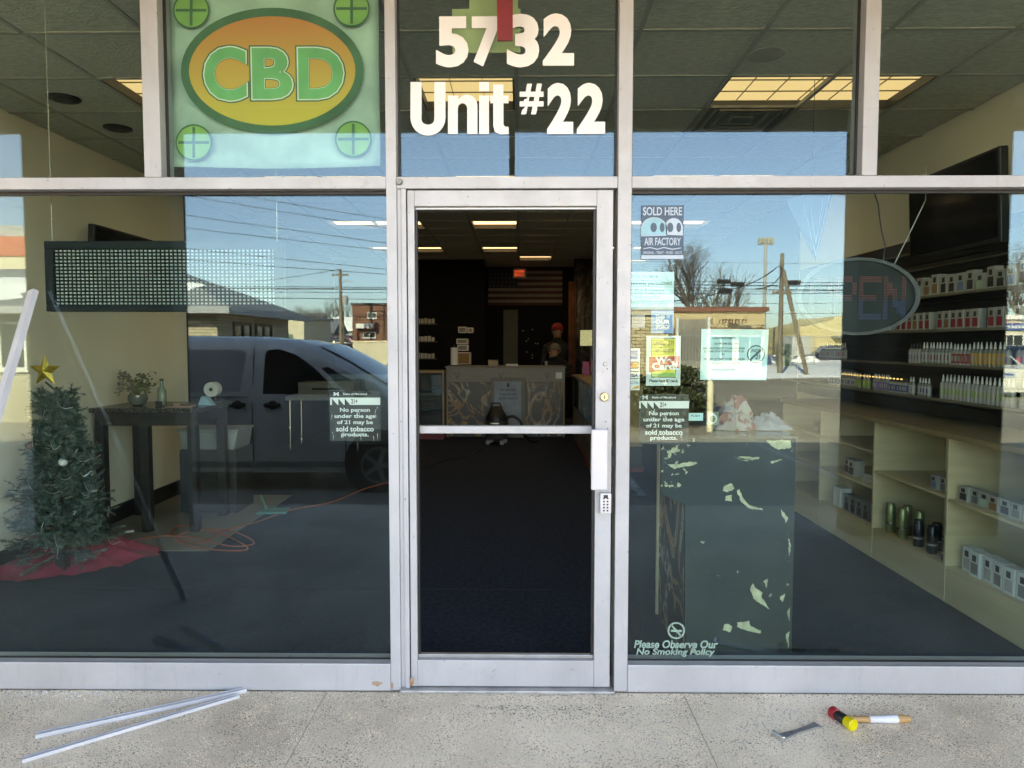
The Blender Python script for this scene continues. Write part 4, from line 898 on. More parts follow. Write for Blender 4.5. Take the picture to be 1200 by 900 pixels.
for j in range(nz_ + 1):
    for i in range(nx_ + 1):
        u, v_ = i / nx_, j / nz_; vs.append((a.x + (b.x - a.x) * u - l.x, .009 * math.sin(u * 9 + v_ * 3) + .007 * abs(math.sin(v_ * 9.4)) + .004 * math.sin(v_ * 14 + u * 4) + .010, a.z + (b.z - a.z) * v_ - l.z + .006 * math.sin(u * 7 + 1) * (1 - v_)))
m_.add(vs, [(j*(nx_+1)+i, j*(nx_+1)+i+1, (j+1)*(nx_+1)+i+1, (j+1)*(nx_+1)+i) for j in range(nz_) for i in range(nx_)]); cl = m_.build('cloth', BT, s, smooth=True)
so_ = cl.modifiers.new('thick', 'SOLIDIFY'); so_.thickness = .001
yb_ = YP - .008; DG = mat('print_dark_green', (.045, .15, .08), .8, var=.2, scale=6); LG = mat('print_green', (.10, .42, .17), .8, var=.15, scale=6); LIME = mat('print_lime', (.19, .43, .13), .8, var=.15)
zc = P(319, 82, YP).z - l.z
poly(s, pell(319, 83, 107, 74, 56), yb_, DG, 'oval_border'); poly(s, pell(319, 83, 97.5, 64, 56), yb_ - .0006, gradmat('print_orange_yellow', (.58, .46, .09), (.62, .22, .07), zc - .2, zc + .2), 'oval')
for t_, b_ in (('C', (240, 288, 55, 118)), ('B', (296, 342, 56, 116)), ('D', (350, 402, 56, 116))):
    for k, (bo, mm, ex) in enumerate(((.052, DG, 3.2), (.040, mat('print_white', (.66, .74, .62), .8), 1.5), (.03, LG, 0))):
        fit('letter', t_, (b_[0] - ex, b_[1] + ex, b_[2] - ex, b_[3] + ex), yb_ - .0014 - .0006 * k, mm, s, bo)
for cx, cz in ((224, 12), (412, 10), (227, 167), (414, 163)):
    poly(s, pell(cx, cz, 21.5, 21.5), yb_, DG, 'badge_rim'); poly(s, pell(cx, cz, 19.5, 19.5), yb_ - .0006, LIME, 'badge')
    poly(s, [(cx - 18, cz + 1.6), (cx + 18, cz + 1.6), (cx + 18, cz - 1.6), (cx - 18, cz - 1.6)], yb_ - .0012, DG, 'badge_cross'); poly(s, [(cx - 1.6, cz + 18), (cx + 1.6, cz + 18), (cx + 1.6, cz - 18), (cx - 1.6, cz - 18)], yb_ - .0018, DG, 'badge_cross')
# stickers beside the door
TEAL = mat('sticker_teal', (.22, .48, .55), .6); SLATE = mat('sticker_slate', (.055, .10, .15), .6); SILV = mat('sticker_silver', (.42, .52, .60), .6); CYAN = mat('sticker_cyan', (.40, .66, .66), .6); PALE = mat('sticker_pale', (.52, .62, .60), .7)
s = sticker('sold_here_sticker', 'slate window sticker with two pale domes reading sold here', 'sticker', (751, 801, 241, 304), YO); y1, y2, y3 = YO - .0008, YO - .0014, YO - .002
sheet(s, (751, 801.5, 240.5, 304), YO, SLATE); fit('lettering', 'SOLD HERE', (753.5, 799.5, 242.5, 252.5), y1, SILV, s, .02)
poly(s, pell(766.5, 268, 15.2, 13.5, 24, 0, 180) + [(751.3, 277), (781.7, 276)], y1, SILV, 'dome_outline'); poly(s, pell(766.5, 268, 14, 12.5, 24, 0, 180) + [(752.5, 276), (780.5, 275)], y2, TEAL, 'dome'); poly(s, pell(789.5, 268, 10.8, 12.5, 24, 0, 180) + [(778.7, 275), (800.3, 276)], y1, SILV, 'dome')
for cx, rx in ((766, 3.8), (776, 2.8)): poly(s, pell(cx, 266.5, rx, 5.6, 18), y3, SLATE, 'spot')
for cx, rx in ((785.5, 3.6), (795.5, 2.8)): poly(s, pell(cx, 266.5, rx, 5.6, 18), y2, SLATE, 'spot')
fit('lettering', 'AIR FACTORY', (755, 798, 278.5, 287.5), y2, SILV, s, .02); poly(s, [(754, 291), (762, 289.5), (770, 291.5), (778, 289.5), (788, 291.5), (798, 290), (798, 291), (788, 292.6), (778, 290.6), (770, 292.6), (762, 290.6), (754, 292)], y1, SILV, 'flourish')
fit('lettering', 'ORIGINAL - TREAT - MIXED - SALTS', (753.5, 799, 294.5, 297.5), y1, SILV, s, .01); sheet(s, (751.5, 801, 299, 303.5), y1, SILV, 'strip')
y1, y2, y3 = YI - .0008, YI - .0014, YI - .002
s = sticker('service_animal_sticker', 'pale teal sticker about service animals beside the door mullion', 'sticker', (735, 790, 318, 363)); sheet(s, (735, 790, 318.5, 363), YI, CYAN)
INK = mat('grey_green_ink', (.01, .03, .03), .6)
for k, (t_, x1) in enumerate((('Only service', 771), ('animals permitted', 787), ('in this business.', 780), ('Thank you for', 774), ('your cooperation.', 784))): fit('lettering', t_, (737, x1, 321 + k * 8.1, 327.5 + k * 8.1), y1, INK, s, 0)
s = sticker('blue_voice_sticker', 'square bright blue sticker reading this is our voice', 'sticker', (763, 790, 363, 390)); sheet(s, (763, 789.5, 363.5, 390.5), YI, mat('sticker_blue', (.05, .26, .55), .6))
for k, t_ in enumerate(('THIS IS', 'OUR', 'VOICE')): fit('lettering', t_, (768, 785, (369, 374.5, 381)[k], (373, 380, 385)[k]), y1, WHT, s, .03)
s = sticker('faded_sticker', 'small faded lilac sticker under the service animal sticker', 'sticker', (740, 757, 368, 384)); sheet(s, (740.5, 756, 369, 384), YI, mat('faded_lilac', (.34, .33, .38), .7)); fit('lettering', 'BBB', (742, 755, 373, 379), y1, mat('faded_ink', (.2, .2, .34), .7), s, .02)
s = sticker('card_payment_sticker', 'narrow white sticker of payment card marks beside the door mullion', 'sticker', (734, 750, 408, 457)); sheet(s, (734, 750, 408, 457), YI, WPAPER)
sheet(s, (737, 747.5, 411, 421), y1, mat('card_blue', (.10, .22, .55), .6), 'card_mark'); fit('lettering', 'AMEX', (738, 746.5, 414.5, 417.5), y2, WPAPER, s, .02)
sheet(s, (736, 748.5, 424, 432), y1, mat('card_black', (.16, .05, .03), .6), 'card_mark'); poly(s, pell(739.8, 428, 3.4, 3.4, 16), y2, mat('card_red', (.65, .05, .03), .6), 'card_mark'); poly(s, pell(744.8, 428, 3.4, 3.4, 16), y3, mat('card_orange', (.75, .33, .03), .6), 'card_mark')
sheet(s, (736, 748.5, 435, 436.2), y1, BLKPRINT, 'card_mark'); fit('lettering', 'VISA', (736.5, 747.5, 437.5, 442), y1, mat('card_ink', (.03, .05, .2), .6), s, .04, shear=.2); sheet(s, (736, 748.5, 443.3, 444), y1, BLKPRINT, 'card_mark'); fit('lettering', 'DISCOVER', (735.5, 748.5, 447, 450), y1, mat('card_teal', (.05, .25, .45), .6), s, .02); poly(s, [(740, 455.5), (748.5, 455.5), (748.5, 451.5)], y1, MATS['card_orange'], 'card_mark')
s = sticker('we_card_sticker', 'pale green sticker with yellow and red blocks reading we card', 'sticker', (757, 798, 393, 452)); sheet(s, (757, 798, 393.5, 452), YI, PALE); sheet(s, (763, 792.5, 396.5, 442.5), y1, BLKPRINT, 'block'); sheet(s, (763.8, 791.8, 397.2, 441.8), y2, mat('block_yellow', (.62, .55, .06), .6), 'block')
for k, t_ in enumerate(('Under 27?', 'No Tobacco')): fit('lettering', t_, (766, 790, 399 + k * 8, 405 + k * 8), y3, mat('olive_ink', (.16, .14, .03), .6), s, .01)
poly(s, [(761, 436), (796, 431), (796, 417), (761, 418.5)], y3, mat('block_red', (.52, .05, .03), .6), 'block'); y4 = YI - .0027
fit('lettering', 'We', (768, 787, 418.5, 425.5), y4, WPAPER, s, .05); fit('lettering', 'Card!', (764, 794, 425, 433.5), y4, WPAPER, s, .05); sheet(s, (764, 791.8, 437, 441.5), y3, LIME, 'block'); fit('lettering', 'Please have ID ready', (761, 795, 444.5, 449), y1, BLKPRINT, s, .03)
s = sticker('age_notice', 'pale teal paper notice with a crossed circle reading under 21', 'notice', (820, 899, 386, 445)); l = s.location
poly(s, [(820.5, 445), (898, 445.5), (901, 386), (822, 385.5)], YI, CYAN, 'sheet'); GINK = mat('dark_green_ink', (.02, .07, .08), .6)
for k, (t_, x0, x1) in enumerate((('LAW PROHIBITS', 835, 862), ('US FROM SELLING', 837, 866), ('ANY VAPE PRODUCTS TO ANYONE UNDER', 824, 873), ('21 YEARS OF AGE WITH A PHOTO ID', 825, 872), ('ID', 846, 849), ('DO NOT ATTEMPT TO ENTER UNDER', 825, 873), ('WITHOUT A VALID ID', 834, 868), ('NO ID NO EXCEPTIONS', 834, 861))):
    yy = (395, 401.5, 407, 410.5, 414, 419.5, 423.5, 432)[k]; fit('lettering', t_, (x0, x1, yy, yy + 2.4), y1, GINK, s, .03)
pring(s, 886, 415, 9.2, 10.6, y1, GINK, 'circle'); poly(s, [(878.2, 421), (879.8, 422.6), (894, 409.5), (892.4, 408)], y1, GINK, 'slash'); fit('lettering', 'UNDER', (878.5, 894.5, 409, 413), y2, GINK, s, .02); fit('lettering', '21', (885, 891, 415, 421), y2, GINK, s, .02)
TOB = mat('sticker_plum_black', (.035, .03, .034), .5, var=.5, scale=60, c2=(.012, .010, .012))
CLEARF = glassmat('clear_film', (.93, .93, .91), .03, 0, .15)
for k, (x, y, lab) in enumerate(((387, 458, 'black tobacco age notice inside the glass, on the parked van reflection side'), (749, 462, 'black tobacco age notice inside the glass, under the payment stickers'))):
    s = sticker('tobacco_notice', lab, 'notice', (x, x + 58.5, y, y + 58), group='tobacco age notices')
    if k == 0: sheet(s, (385, 455, 438.5, 520), YI + .002, CLEARF, 'clear_sheet')
    sheet(s, (x, x + 58.5, y, y + 58.5), YI, TOB); sheet(s, (x, x + 58.5, y + 8, y + 16.5), y1, WPAPER, 'band')
    fit('lettering', 'State of Maryland', (x + 15, x + 43, y + 2.5, y + 5.5), y1, WPAPER, s, .02); fit('lettering', 'M', (x + 4, x + 10, y + 1.5, y + 6), y1, WPAPER, s, .02); fit('lettering', '21+', (x + 24.5, x + 32, y + 9.5, y + 15), y2, BLKPRINT, s, .03)
    for q in range(3): poly(s, [(x + 2 + q * 7.5, y + 16.5), (x + 8.5 + q * 7.5, y + 16.5), (x + 2 + q * 7.5, y + 9)], y2, BLKPRINT, 'pattern')
    for q, (t_, w_) in enumerate((('No person', 35), ('under the age', 48), ('of 21 may be', 42), ('sold tobacco', 44), ('products.', 32))): fit('lettering', t_, (x + 29 - w_ / 2, x + 29 + w_ / 2, y + 20 + q * 7.2, y + 26 + q * 7.2), y2, WPAPER, s, .025)
    rr = random.Random(k + 3)
    for q in range(16):
        xx = x + rr.uniform(1, 57); yy = y + rr.choice((rr.uniform(17, 30), rr.uniform(44, 54))); poly(s, [(xx, yy), (xx + .7, yy), (xx + rr.uniform(-1, 2), yy + rr.uniform(3, 8))], y1, PALE, 'scratch')
FROST = mat('frosted_vinyl', (.40, .47, .42), .7)
s = sticker('smoking_policy_lettering', 'frosted no smoking lettering and symbol at the foot of the glass', 'lettering', (742, 842, 730, 770))
fit('lettering', 'Please Observe Our', (743, 841.5, 750.5, 759.5), YI, FROST, s, .03, shear=.18); fit('lettering', 'No Smoking Policy', (745.5, 838, 760, 769.5), YI, FROST, s, .03, shear=.18)
pring(s, 792.5, 739, 8.2, 10.2, YI, FROST, 'circle'); poly(s, [(785.6, 733), (787.2, 731.6), (799.4, 745), (797.8, 746.4)], YI, FROST, 'slash'); poly(s, [(786, 740.5), (799, 740.5), (799, 738), (786, 738)], y1, FROST, 'cigarette')
s = sticker('small_receipt', 'small pale teal slip taped low on the glass beside the tobacco notice', 'paper', (807, 825, 482, 497)); sheet(s, (807, 824, 484, 493), YI, CYAN); fit('lettering', 'PUSH', (810, 820, 486, 488.5), y1, INK, s, .01)
s = sticker('round_seal_sticker', 'small square sticker with a round green seal low on the glass', 'sticker', (829, 843, 483, 500)); sheet(s, (828, 842.5, 482.5, 498), YI, mat('seal_ground', (.10, .13, .10), .6)); poly(s, pell(835, 490.5, 5.2, 6), y1, PALE, 'seal'); poly(s, pell(835, 491, 3.6, 4), y2, mat('seal_green', (.04, .12, .07), .6), 'seal_centre')
# ------------------------------------------------------------------ inside the shop
def smokemat(name, warm=(.42, .20, .05), pale=(.42, .40, .36), dark=(.012, .014, .018), sc=2.2):
    m = bpy.data.materials.new(name); m.use_nodes = True; t = m.node_tree; b = t.nodes['Principled BSDF']; b.inputs['Roughness'].default_value = .35
    tc = _n(t, 'ShaderNodeTexCoord'); mp = _n(t, 'ShaderNodeMapping'); mp.inputs['Scale'].default_value = (1, 1, .62); t.links.new(tc.outputs['Object'], mp.inputs[0])
    nz = _n(t, 'ShaderNodeTexNoise'); nz.inputs['Scale'].default_value = sc; nz.inputs['Detail'].default_value = 4; nz.inputs['Distortion'].default_value = 2.6; t.links.new(mp.outputs[0], nz.inputs[0])
    r = _n(t, 'ShaderNodeValToRGB'); e_ = r.color_ramp.elements; e_[0].position = .455; e_[0].color = (0, 0, 0, 1); e_[1].position = .56; e_[1].color = (0, 0, 0, 1)
    for p_, v_ in ((.485, .25), (.50, 1), (.512, .3), (.53, .5)):
        q = r.color_ramp.elements.new(p_); q.color = (v_, v_, v_, 1)
    t.links.new(nz.outputs[0], r.inputs[0])
    n2 = _n(t, 'ShaderNodeTexNoise'); n2.inputs['Scale'].default_value = 1.7; t.links.new(tc.outputs['Object'], n2.inputs[0])
    mk = _n(t, 'ShaderNodeMapRange'); mk.inputs[1].default_value = .42; mk.inputs[2].default_value = .6; t.links.new(n2.outputs[0], mk.inputs[0])
    mc = _n(t, 'ShaderNodeMix', data_type='RGBA'); mc.inputs[6].default_value = (*warm, 1); mc.inputs[7].default_value = (*pale, 1); t.links.new(mk.outputs[0], mc.inputs[0])
    mx = _n(t, 'ShaderNodeMix', data_type='RGBA'); mx.inputs[6].default_value = (*dark, 1); t.links.new(r.outputs[0], mx.inputs[0]); t.links.new(mc.outputs[2], mx.inputs[7]); t.links.new(mx.outputs[2], b.inputs['Base Color'])
    MATS[name] = m; return m
SMOKE = smokemat('smoke_print'); SMOKE2 = smokemat('smoke_print_fine', (.75, .40, .10), (.8, .78, .7), (.012, .016, .022), 3.2)
GREYT = mat('grey_laminate', (.20, .20, .19), .5, var=.1, scale=20); OAK = mat('pale_maple', (.50, .42, .27), .55, var=.08, scale=3, stretch=(1, .3, 6)); OAKD = mat('maple_top', (.27, .19, .10), .45, var=.1, scale=4)
PAINTB = mat('chipped_slate_paint', (.05, .065, .07), .6)
# chips: pale wood showing through flaked paint
def chipmat():
    m = bpy.data.materials.new('flaked_slate_paint'); m.use_nodes = True; t = m.node_tree; b = t.nodes['Principled BSDF']; b.inputs['Roughness'].default_value = .7; b.inputs['Specular IOR Level'].default_value = .12
    tc = _n(t, 'ShaderNodeTexCoord'); n1 = _n(t, 'ShaderNodeTexNoise'); n1.inputs['Scale'].default_value = 2.2; n1.inputs['Detail'].default_value = 3; t.links.new(tc.outputs['Object'], n1.inputs[0])
    n2 = _n(t, 'ShaderNodeTexNoise'); n2.inputs['Scale'].default_value = 26; n2.inputs['Detail'].default_value = 8; n2.inputs['Roughness'].default_value = .65; t.links.new(tc.outputs['Object'], n2.inputs[0])
    mu = _n(t, 'ShaderNodeMath', operation='MULTIPLY'); t.links.new(n1.outputs[0], mu.inputs[0]); t.links.new(n2.outputs[0], mu.inputs[1])
    r = _n(t, 'ShaderNodeValToRGB'); r.color_ramp.elements[0].position = .352; r.color_ramp.elements[0].color = (.026, .036, .034, 1); r.color_ramp.elements[1].position = .358; r.color_ramp.elements[1].color = (.42, .43, .28, 1)
    t.links.new(mu.outputs[0], r.inputs[0]); t.links.new(r.outputs[0], b.inputs['Base Color']); MATS['flaked'] = m; return m
FLAKE = chipmat(); CHIP = mat('bare_board', (.42, .43, .28), .8, var=.25, scale=30)
yc = .16
cs = thing('window_display_case', 'display case with a flaked slate painted back facing the glass', 'display case', P(865, 768, yc)); l = cs.location
tl_, br_ = P(775, 514, yc), P(927.5, 766, yc)
bk = [(P(803, 768, yc).x, 0.02), (br_.x, .02), (br_.x, tl_.z), (tl_.x, tl_.z), (tl_.x, P(775, 578, yc).z), (P(803, 585, yc).x, P(803, 592, yc).z)]
MB().prism([(x - l.x, z - l.z) for x, z in bk], 'y', 0, .018).build('back_panel', FLAKE, cs, bev=.001)
_cr = random.Random(77)
def chip(pts):
    q = []
    for (x0, y0), (x1, y1) in zip(pts, pts[1:] + pts[:1]):
        L_ = math.hypot(x1 - x0, y1 - y0); n = max(2, int(L_ / 1.6)); q += [(x0 + (x1 - x0) * i / n + _cr.uniform(-.8, .8), y0 + (y1 - y0) * i / n + _cr.uniform(-.8, .8)) for i in range(n)]
    pts = q
    MB().prism([(P(x, y, yc - .002).x - l.x, P(x, y, yc - .002).z - l.z) for x, y in pts], 'y', -.0012, -.0002).build('paint_chip', CHIP, cs)
chip([(897, 516), (927, 515.5), (927, 524), (917, 527), (907, 525), (901, 520)]); chip([(783, 545), (816, 541), (817, 543.5), (790, 549.5)]); chip([(863, 575), (866, 574), (872, 586), (880, 593), (894, 596.5), (894, 598), (878, 596), (869, 588)])
chip([(848, 570), (857, 567), (861, 573), (853, 577), (847, 575)]); chip([(882, 684), (887, 690), (894, 695), (892, 700), (902, 714), (893, 709), (884, 703), (879, 692)]); chip([(849, 731), (858, 733), (856, 741), (847, 738)]); chip([(864, 730), (878, 728), (880, 734), (892, 740), (890, 743), (872, 738), (864, 735)]); chip([(860, 536), (880, 538), (876, 541)]); chip([(914, 700), (920, 696), (917, 706)]); chip([(916, 597), (924, 607), (922, 613), (916, 602)]); chip([(801, 548), (806, 553), (804, 556)]); chip([(851, 582), (858, 580), (857, 588), (850, 587)]); chip([(865, 535), (890, 536.5), (888, 538.5), (868, 539)]); chip([(895, 682), (900, 678), (898, 690)]); chip([(820, 635), (826, 634), (824, 637)]); chip([(864, 668), (866, 672), (864.5, 672)]); chip([(903, 541), (918, 538), (905, 543.5)]); chip([(787, 525), (790, 532), (786, 531)]); chip([(924, 630), (927, 640), (925, 652)]); chip([(923, 716), (926, 712), (925, 728)]); chip([(921, 745), (925, 740), (924, 760)]); chip([(812, 758), (818, 766), (810, 766)])
xs_ = P(803, 700, yc).x - l.x
MB().box(xs_, xs_ + .016, .0185, .62, .02 - l.z, tl_.z - l.z - .004).build('side_panel', SMOKE2, cs); MB().box(br_.x - l.x - .016, br_.x - l.x, .0185, .62, .02 - l.z, tl_.z - l.z - .004).build('side_panel', OAK, cs)
MB().box(xs_ - .01, br_.x - l.x + .01, -.002, .66, tl_.z - l.z, tl_.z - l.z + .012).build('glass_top', CASEGL, cs); MB().box(xs_ + .017, br_.x - l.x - .017, .02, .62, .02 - l.z, .3 - l.z).build('base', BLK, cs); MB().box(xs_ + .017, br_.x - l.x - .017, .02, .6, .55 - l.z, .562 - l.z).build('shelf', CASEGL, cs)
MB().box(xs_ - .012, xs_ + .012, .615, .64, .02 - l.z, tl_.z - l.z).build('corner_trim', OAK, cs)
BAGW = mat('printed_plastic_bag', (.30, .28, .27), .5, c2=(.22, .055, .05), scale=14, fac=(.45, .5))
rr = random.Random(9)
def crumple(cx, cy_, cz, rx, ry, h, seed, n=14, k=6):
    rr = random.Random(seed); vs = [(cx, cy_, cz + h)]
    for j in range(1, k + 1):
        for i in range(n):
            a_ = 2*math.pi*i/n; f = j/k*(.8+.35*rr.random()); vs.append((cx+rx*f*math.cos(a_), cy_+ry*f*math.sin(a_), cz+max(.001, h*(1-(j/k)**2)*(.65+.6*rr.random()))))
    return MB().add(vs, [(0, 1+i, 1+(i+1)%n) for i in range(n)] + [(1+(j-1)*n+i, 1+j*n+i, 1+j*n+(i+1)%n, 1+(j-1)*n+(i+1)%n) for j in range(1, k) for i in range(n)])
a = P(862, 500, .42); tag(crumple(a.x, .44, tl_.z + .014, .11, .12, .15, 3).build('plastic_bag', BAGW), 'crumpled red and white printed bag on the window display case', 'plastic bag')
a = P(900, 503, .42); tag(crumple(a.x, .42, tl_.z + .014, .12, .09, .07, 5).build('wrapping_paper', mat('grey_wrap', (.26, .27, .31), .6, var=.2, scale=20)), 'crumpled grey wrapping paper beside the printed bag on the display case', 'paper')

# --- maple shelving along the side wall
XF = 2.46; ys_ = [.22, 1.05, 1.90, 2.78, 3.6]
sh = thing('maple_shelving', 'low pale maple shelf unit along the side wall under the slat wall', 'shelf unit', (XF, ys_[0], 0))
def sp_(name, m, x0, x1, y0, y1, z0, z1, bev=.002): return MB().box(x0 - XF, x1 - XF, y0 - ys_[0], y1 - ys_[0], z0, z1).build(name, m, sh, bev=bev)
for y in ys_: sp_('divider', OAK, XF + .002, XR - .02, y - .01, y + .01, 0, .955)
sp_('counter_top', OAKD, XF - .02, XR - .005, ys_[0] - .02, ys_[-1] + .02, .956, .985); sp_('back_board', OAK, XR - .019, XR - .008, ys_[0], ys_[-1], 0, .955)
for a, b, lv in zip(ys_, ys_[1:], ((.59,), (.60,), (.48, .73), (.48, .73))):
    sp_('toe_board', OAK, XF + .004, XF + .02, a + .011, b - .011, 0, .195); sp_('shelf', OAK, XF + .003, XR - .02, a + .011, b - .011, .196, .212)
    for z in lv: sp_('shelf', OAK, XF + .004, XR - .02, a + .011, b - .011, z, z + .016)
# --- slat wall above
SLATM = mat('black_slatwall', (.016, .015, .014), .5, var=.2); XS = 2.90
sw_ = thing('slat_wall', 'black slat wall panel with narrow product shelves above the maple unit', 'slat wall', (XS, .2, .99))
for k in range(13):
    z = .0 + k * .098; MB().box(.0, .035, 0, 4.2, z + .004, z + .092).build('slat', SLATM, sw_, bev=.004)
MB().box(.0355, .065, 0, 4.2, 0, 1.27).build('backing', GASK, sw_)
EDGE = mat('shelf_edge_strip', (.17, .15, .11), .5)
SHZ = [1.14, 1.36, 1.585, 1.81]
for z in SHZ:
    MB().box(-.20, -.002, .25, 4.1, z - .99 - .012, z - .99).build('ledge', SLATM, sw_); MB().box(-.204, -.2005, .25, 4.1, z - .99 - .012, z - .99 + .004).build('ledge_edge', EDGE, sw_)
for z in (1.03, 1.16): MB().box(-.05, -.002, .25, 4.1, z, z + .008).build('ledge_edge', EDGE, sw_)
LEDY = emit('amber_led', (1, .74, .35), .10)
lg = MB()
for k in range(19):
    y = 2.0 + k * .05; lg.cbox((XS - .208, y, 1.245), (.010, .012, .009))
tag(lg.build('led_strip', LEDY), 'string of small warm lights along the lowest slat wall shelf', 'light string', kind='thing')
# bottles and boxes on the ledges
CLR = [mat('bottle_clear', (.24, .25, .24), .25), mat('bottle_white', (.32, .32, .31), .35)]
LB = [mat('label_' + n_, c_, .5) for n_, c_ in (('white', (.34, .34, .32)), ('red', (.30, .05, .05)), ('violet', (.18, .12, .34)), ('green', (.22, .34, .08)), ('amber', (.50, .28, .08)), ('navy', (.04, .06, .2)))]
def bottle_proto(name, lab, group, h, r, body, lbl, capm, glyph=None):
    o = thing(name, lab, 'bottle', group=group)
    MB().lathe([(r * .9, 0), (r, .004), (r, h * .62), (r * .55, h * .70), (r * .38, h * .72)], n=12).build('body', body, o, smooth=True)
    MB().lathe([(r * 1.015, h * .10), (r * 1.015, h * .54)], n=12).build('label_wrap', lbl, o, smooth=True)
    MB().lathe([(r * .42, h * .721), (r * .42, h * .80), (r * .16, h * .98), (r * .12, h)], n=10).build('cap', capm, o, smooth=True)
    MB().box(-r * 1.03, -r * .98, -r * .35, r * .35, h * .2, h * .44).build('print', glyph or BLKPRINT, o)
    return o
CAPM = [mat('cap_clear', (.55, .56, .54), .3), BLK]
def clone(pr, loc, rz=0.):
    o = copy_tree(pr); o.location = loc; o.rotation_euler.z = rz; return o
XBt = XS - .155; rr = random.Random(2)
def rowof(protos, y0, y1, z, step, jit=.004, rows=1, pick=None):
    y = y0; n = 0
    while y < y1:
        if rr.random() < .07: y += step * 1.3
        for q in range(rows):
            pr = protos[(int((y - y0) / .27 + rr.random() * .25)) % len(protos)] if pick is None else pick(y)
            clone(pr, (XBt + q * .05 + rr.uniform(-.003, .003), y + rr.uniform(-jit, jit), z), rr.uniform(-.3, .3)); n += 1
        y += step
    return n
P1 = [bottle_proto('dropper_bottle', 'white labelled liquid bottle on the lowest slat wall shelf', 'bottles on the lowest slat wall shelf', .125, .0165, CLR[0], LB[0], CAPM[0], LB[5]),
      bottle_proto('dropper_bottle', 'violet labelled liquid bottle on the lowest slat wall shelf', 'bottles on the lowest slat wall shelf', .125, .0165, CLR[0], LB[2], CAPM[0], LB[0]),
      bottle_proto('dropper_bottle', 'tall pale liquid bottle nearest the window on the lowest shelf', 'bottles on the lowest slat wall shelf', .16, .018, CLR[1], LB[0], CAPM[0], LB[3])]
P1b = [bottle_proto('dropper_bottle', 'short dark capped liquid bottle on the lowest slat wall shelf', 'bottles on the lowest slat wall shelf', .11, .0175, CLR[1], LB[5], BLK, LB[0]), bottle_proto('dropper_bottle', 'green labelled liquid bottle on the lowest slat wall shelf', 'bottles on the lowest slat wall shelf', .118, .016, CLR[0], LB[3], CAPM[0], LB[0])]
P2 = [bottle_proto('dropper_bottle', 'white labelled liquid bottle on the second slat wall shelf', 'bottles on the second slat wall shelf', .145, .0175, CLR[0], LB[0], CAPM[0], LB[1]),
      bottle_proto('dropper_bottle', 'amber labelled liquid bottle on the second slat wall shelf', 'bottles on the second slat wall shelf', .145, .0175, CLR[0], LB[4], CAPM[0], LB[0]),
      bottle_proto('dropper_bottle', 'red labelled liquid bottle on the second slat wall shelf', 'bottles on the second slat wall shelf', .135, .018, CLR[1], LB[1], CAPM[0], LB[0]), bottle_proto('dropper_bottle', 'white bottle with a black cap on the second slat wall shelf', 'bottles on the second slat wall shelf', .14, .0165, CLR[1], LB[0], BLK, LB[2])]
rowof([P1[0], P1b[0], P1[1], P1b[1]], 1.75, 3.3, SHZ[0], .036); rowof([P1[2]], .5, 1.62, SHZ[0], .038)
rowof([P2[0], P2[3], P2[1], P2[2]], .5, 2.0, SHZ[1], .038); rowof([P2[0]], 3.0, 3.5, SHZ[1], .043, rows=1)
for p_ in P1 + P1b + P2:
    for ch in list(p_.children): bpy.data.objects.remove(ch)
    bpy.data.objects.remove(p_)
def carton(name, lab, cat, loc, d, m, face, group, rz=0., glyph=None):
    o = thing(name, lab, cat, loc, rz, group); MB().box(0, d[0], 0, d[1], 0, d[2]).build('carton', m, o, bev=.0015)
    MB().box(-.0012, -.0002, d[1] * .14, d[1] * .86, d[2] * .12, d[2] * .55).build('face_panel', face, o)
    MB().box(-.0024, -.0013, d[1] * .3, d[1] * .7, d[2] * .62, d[2] * .86).build('print', glyph or BLKPRINT, o)
    return o
BXW = mat('carton_white', (.36, .36, .34), .5, var=.06); FC = [mat('face_' + n_, c_, .5) for n_, c_ in (('black', (.03, .03, .03)), ('lime', (.24, .40, .05)), ('brown', (.26, .13, .06)), ('blue', (.10, .20, .38)), ('crimson', (.34, .02, .04)), ('mint', (.36, .5, .40)))]
y = 2.02; k = 0
while y > .62:
    c_ = FC[(1, 1, 5, 2, 2, 0, 0, 3, 0, 5, 0, 0, 3, 0)[k % 14]]; hb = rr.uniform(.10, .14); y -= rr.uniform(0, .012)
    carton('product_box', 'white box with a %s panel on the topmost slat shelf' % c_.name[5:], 'box', (XBt - .02, y, SHZ[3]), (.05, .075, hb), BXW, c_, 'boxes on the topmost slat wall shelf', rr.uniform(-.05, .05)); y -= .085; k += 1
y = 2.6; k = 0
while y > .7:
    if k % 7 != 6: carton('product_box', 'small white and %s box on the third slat wall shelf' % ('crimson' if k % 5 else 'brown'), 'box', (XBt - .02, y, SHZ[2]), (.05, .062, .12), BXW, FC[4] if k % 5 else FC[2], 'boxes on the third slat wall shelf', rr.uniform(-.05, .05), FC[0])
    y -= .072; k += 1
# small boxes on the maple shelves
def cart_row(n, y0, dy, z, d, lab, group, m=BXW, faces=FC, x=XF + .04):
    for k in range(n): carton('product_box', lab, 'box', (x + rr.uniform(0, .02), y0 + k * dy, z), d, m, faces[k % len(faces)], group, rr.uniform(-.08, .08))
GF = [mat('grey_face', (.16, .17, .17), .5), mat('silver_face', (.34, .35, .35), .5)]
cart_row(9, .26, .083, .6065, (.05, .076, .085), 'small white product box on the middle maple shelf nearest the window', 'boxes on the middle maple shelf', faces=[FC[0], FC[2], FC[5], GF[0]])
cart_row(3, 1.075, .075, .6165, (.05, .066, .085), 'small blue and white box on the middle shelf behind the divider', 'boxes behind the maple divider', faces=[FC[3], GF[0]])
cart_row(8, .25, .092, .2125, (.07, .078, .14), 'taller pale carton on the bottom maple shelf nearest the window', 'cartons on the bottom maple shelf', mat('carton_ice', (.52, .58, .58), .5), GF)
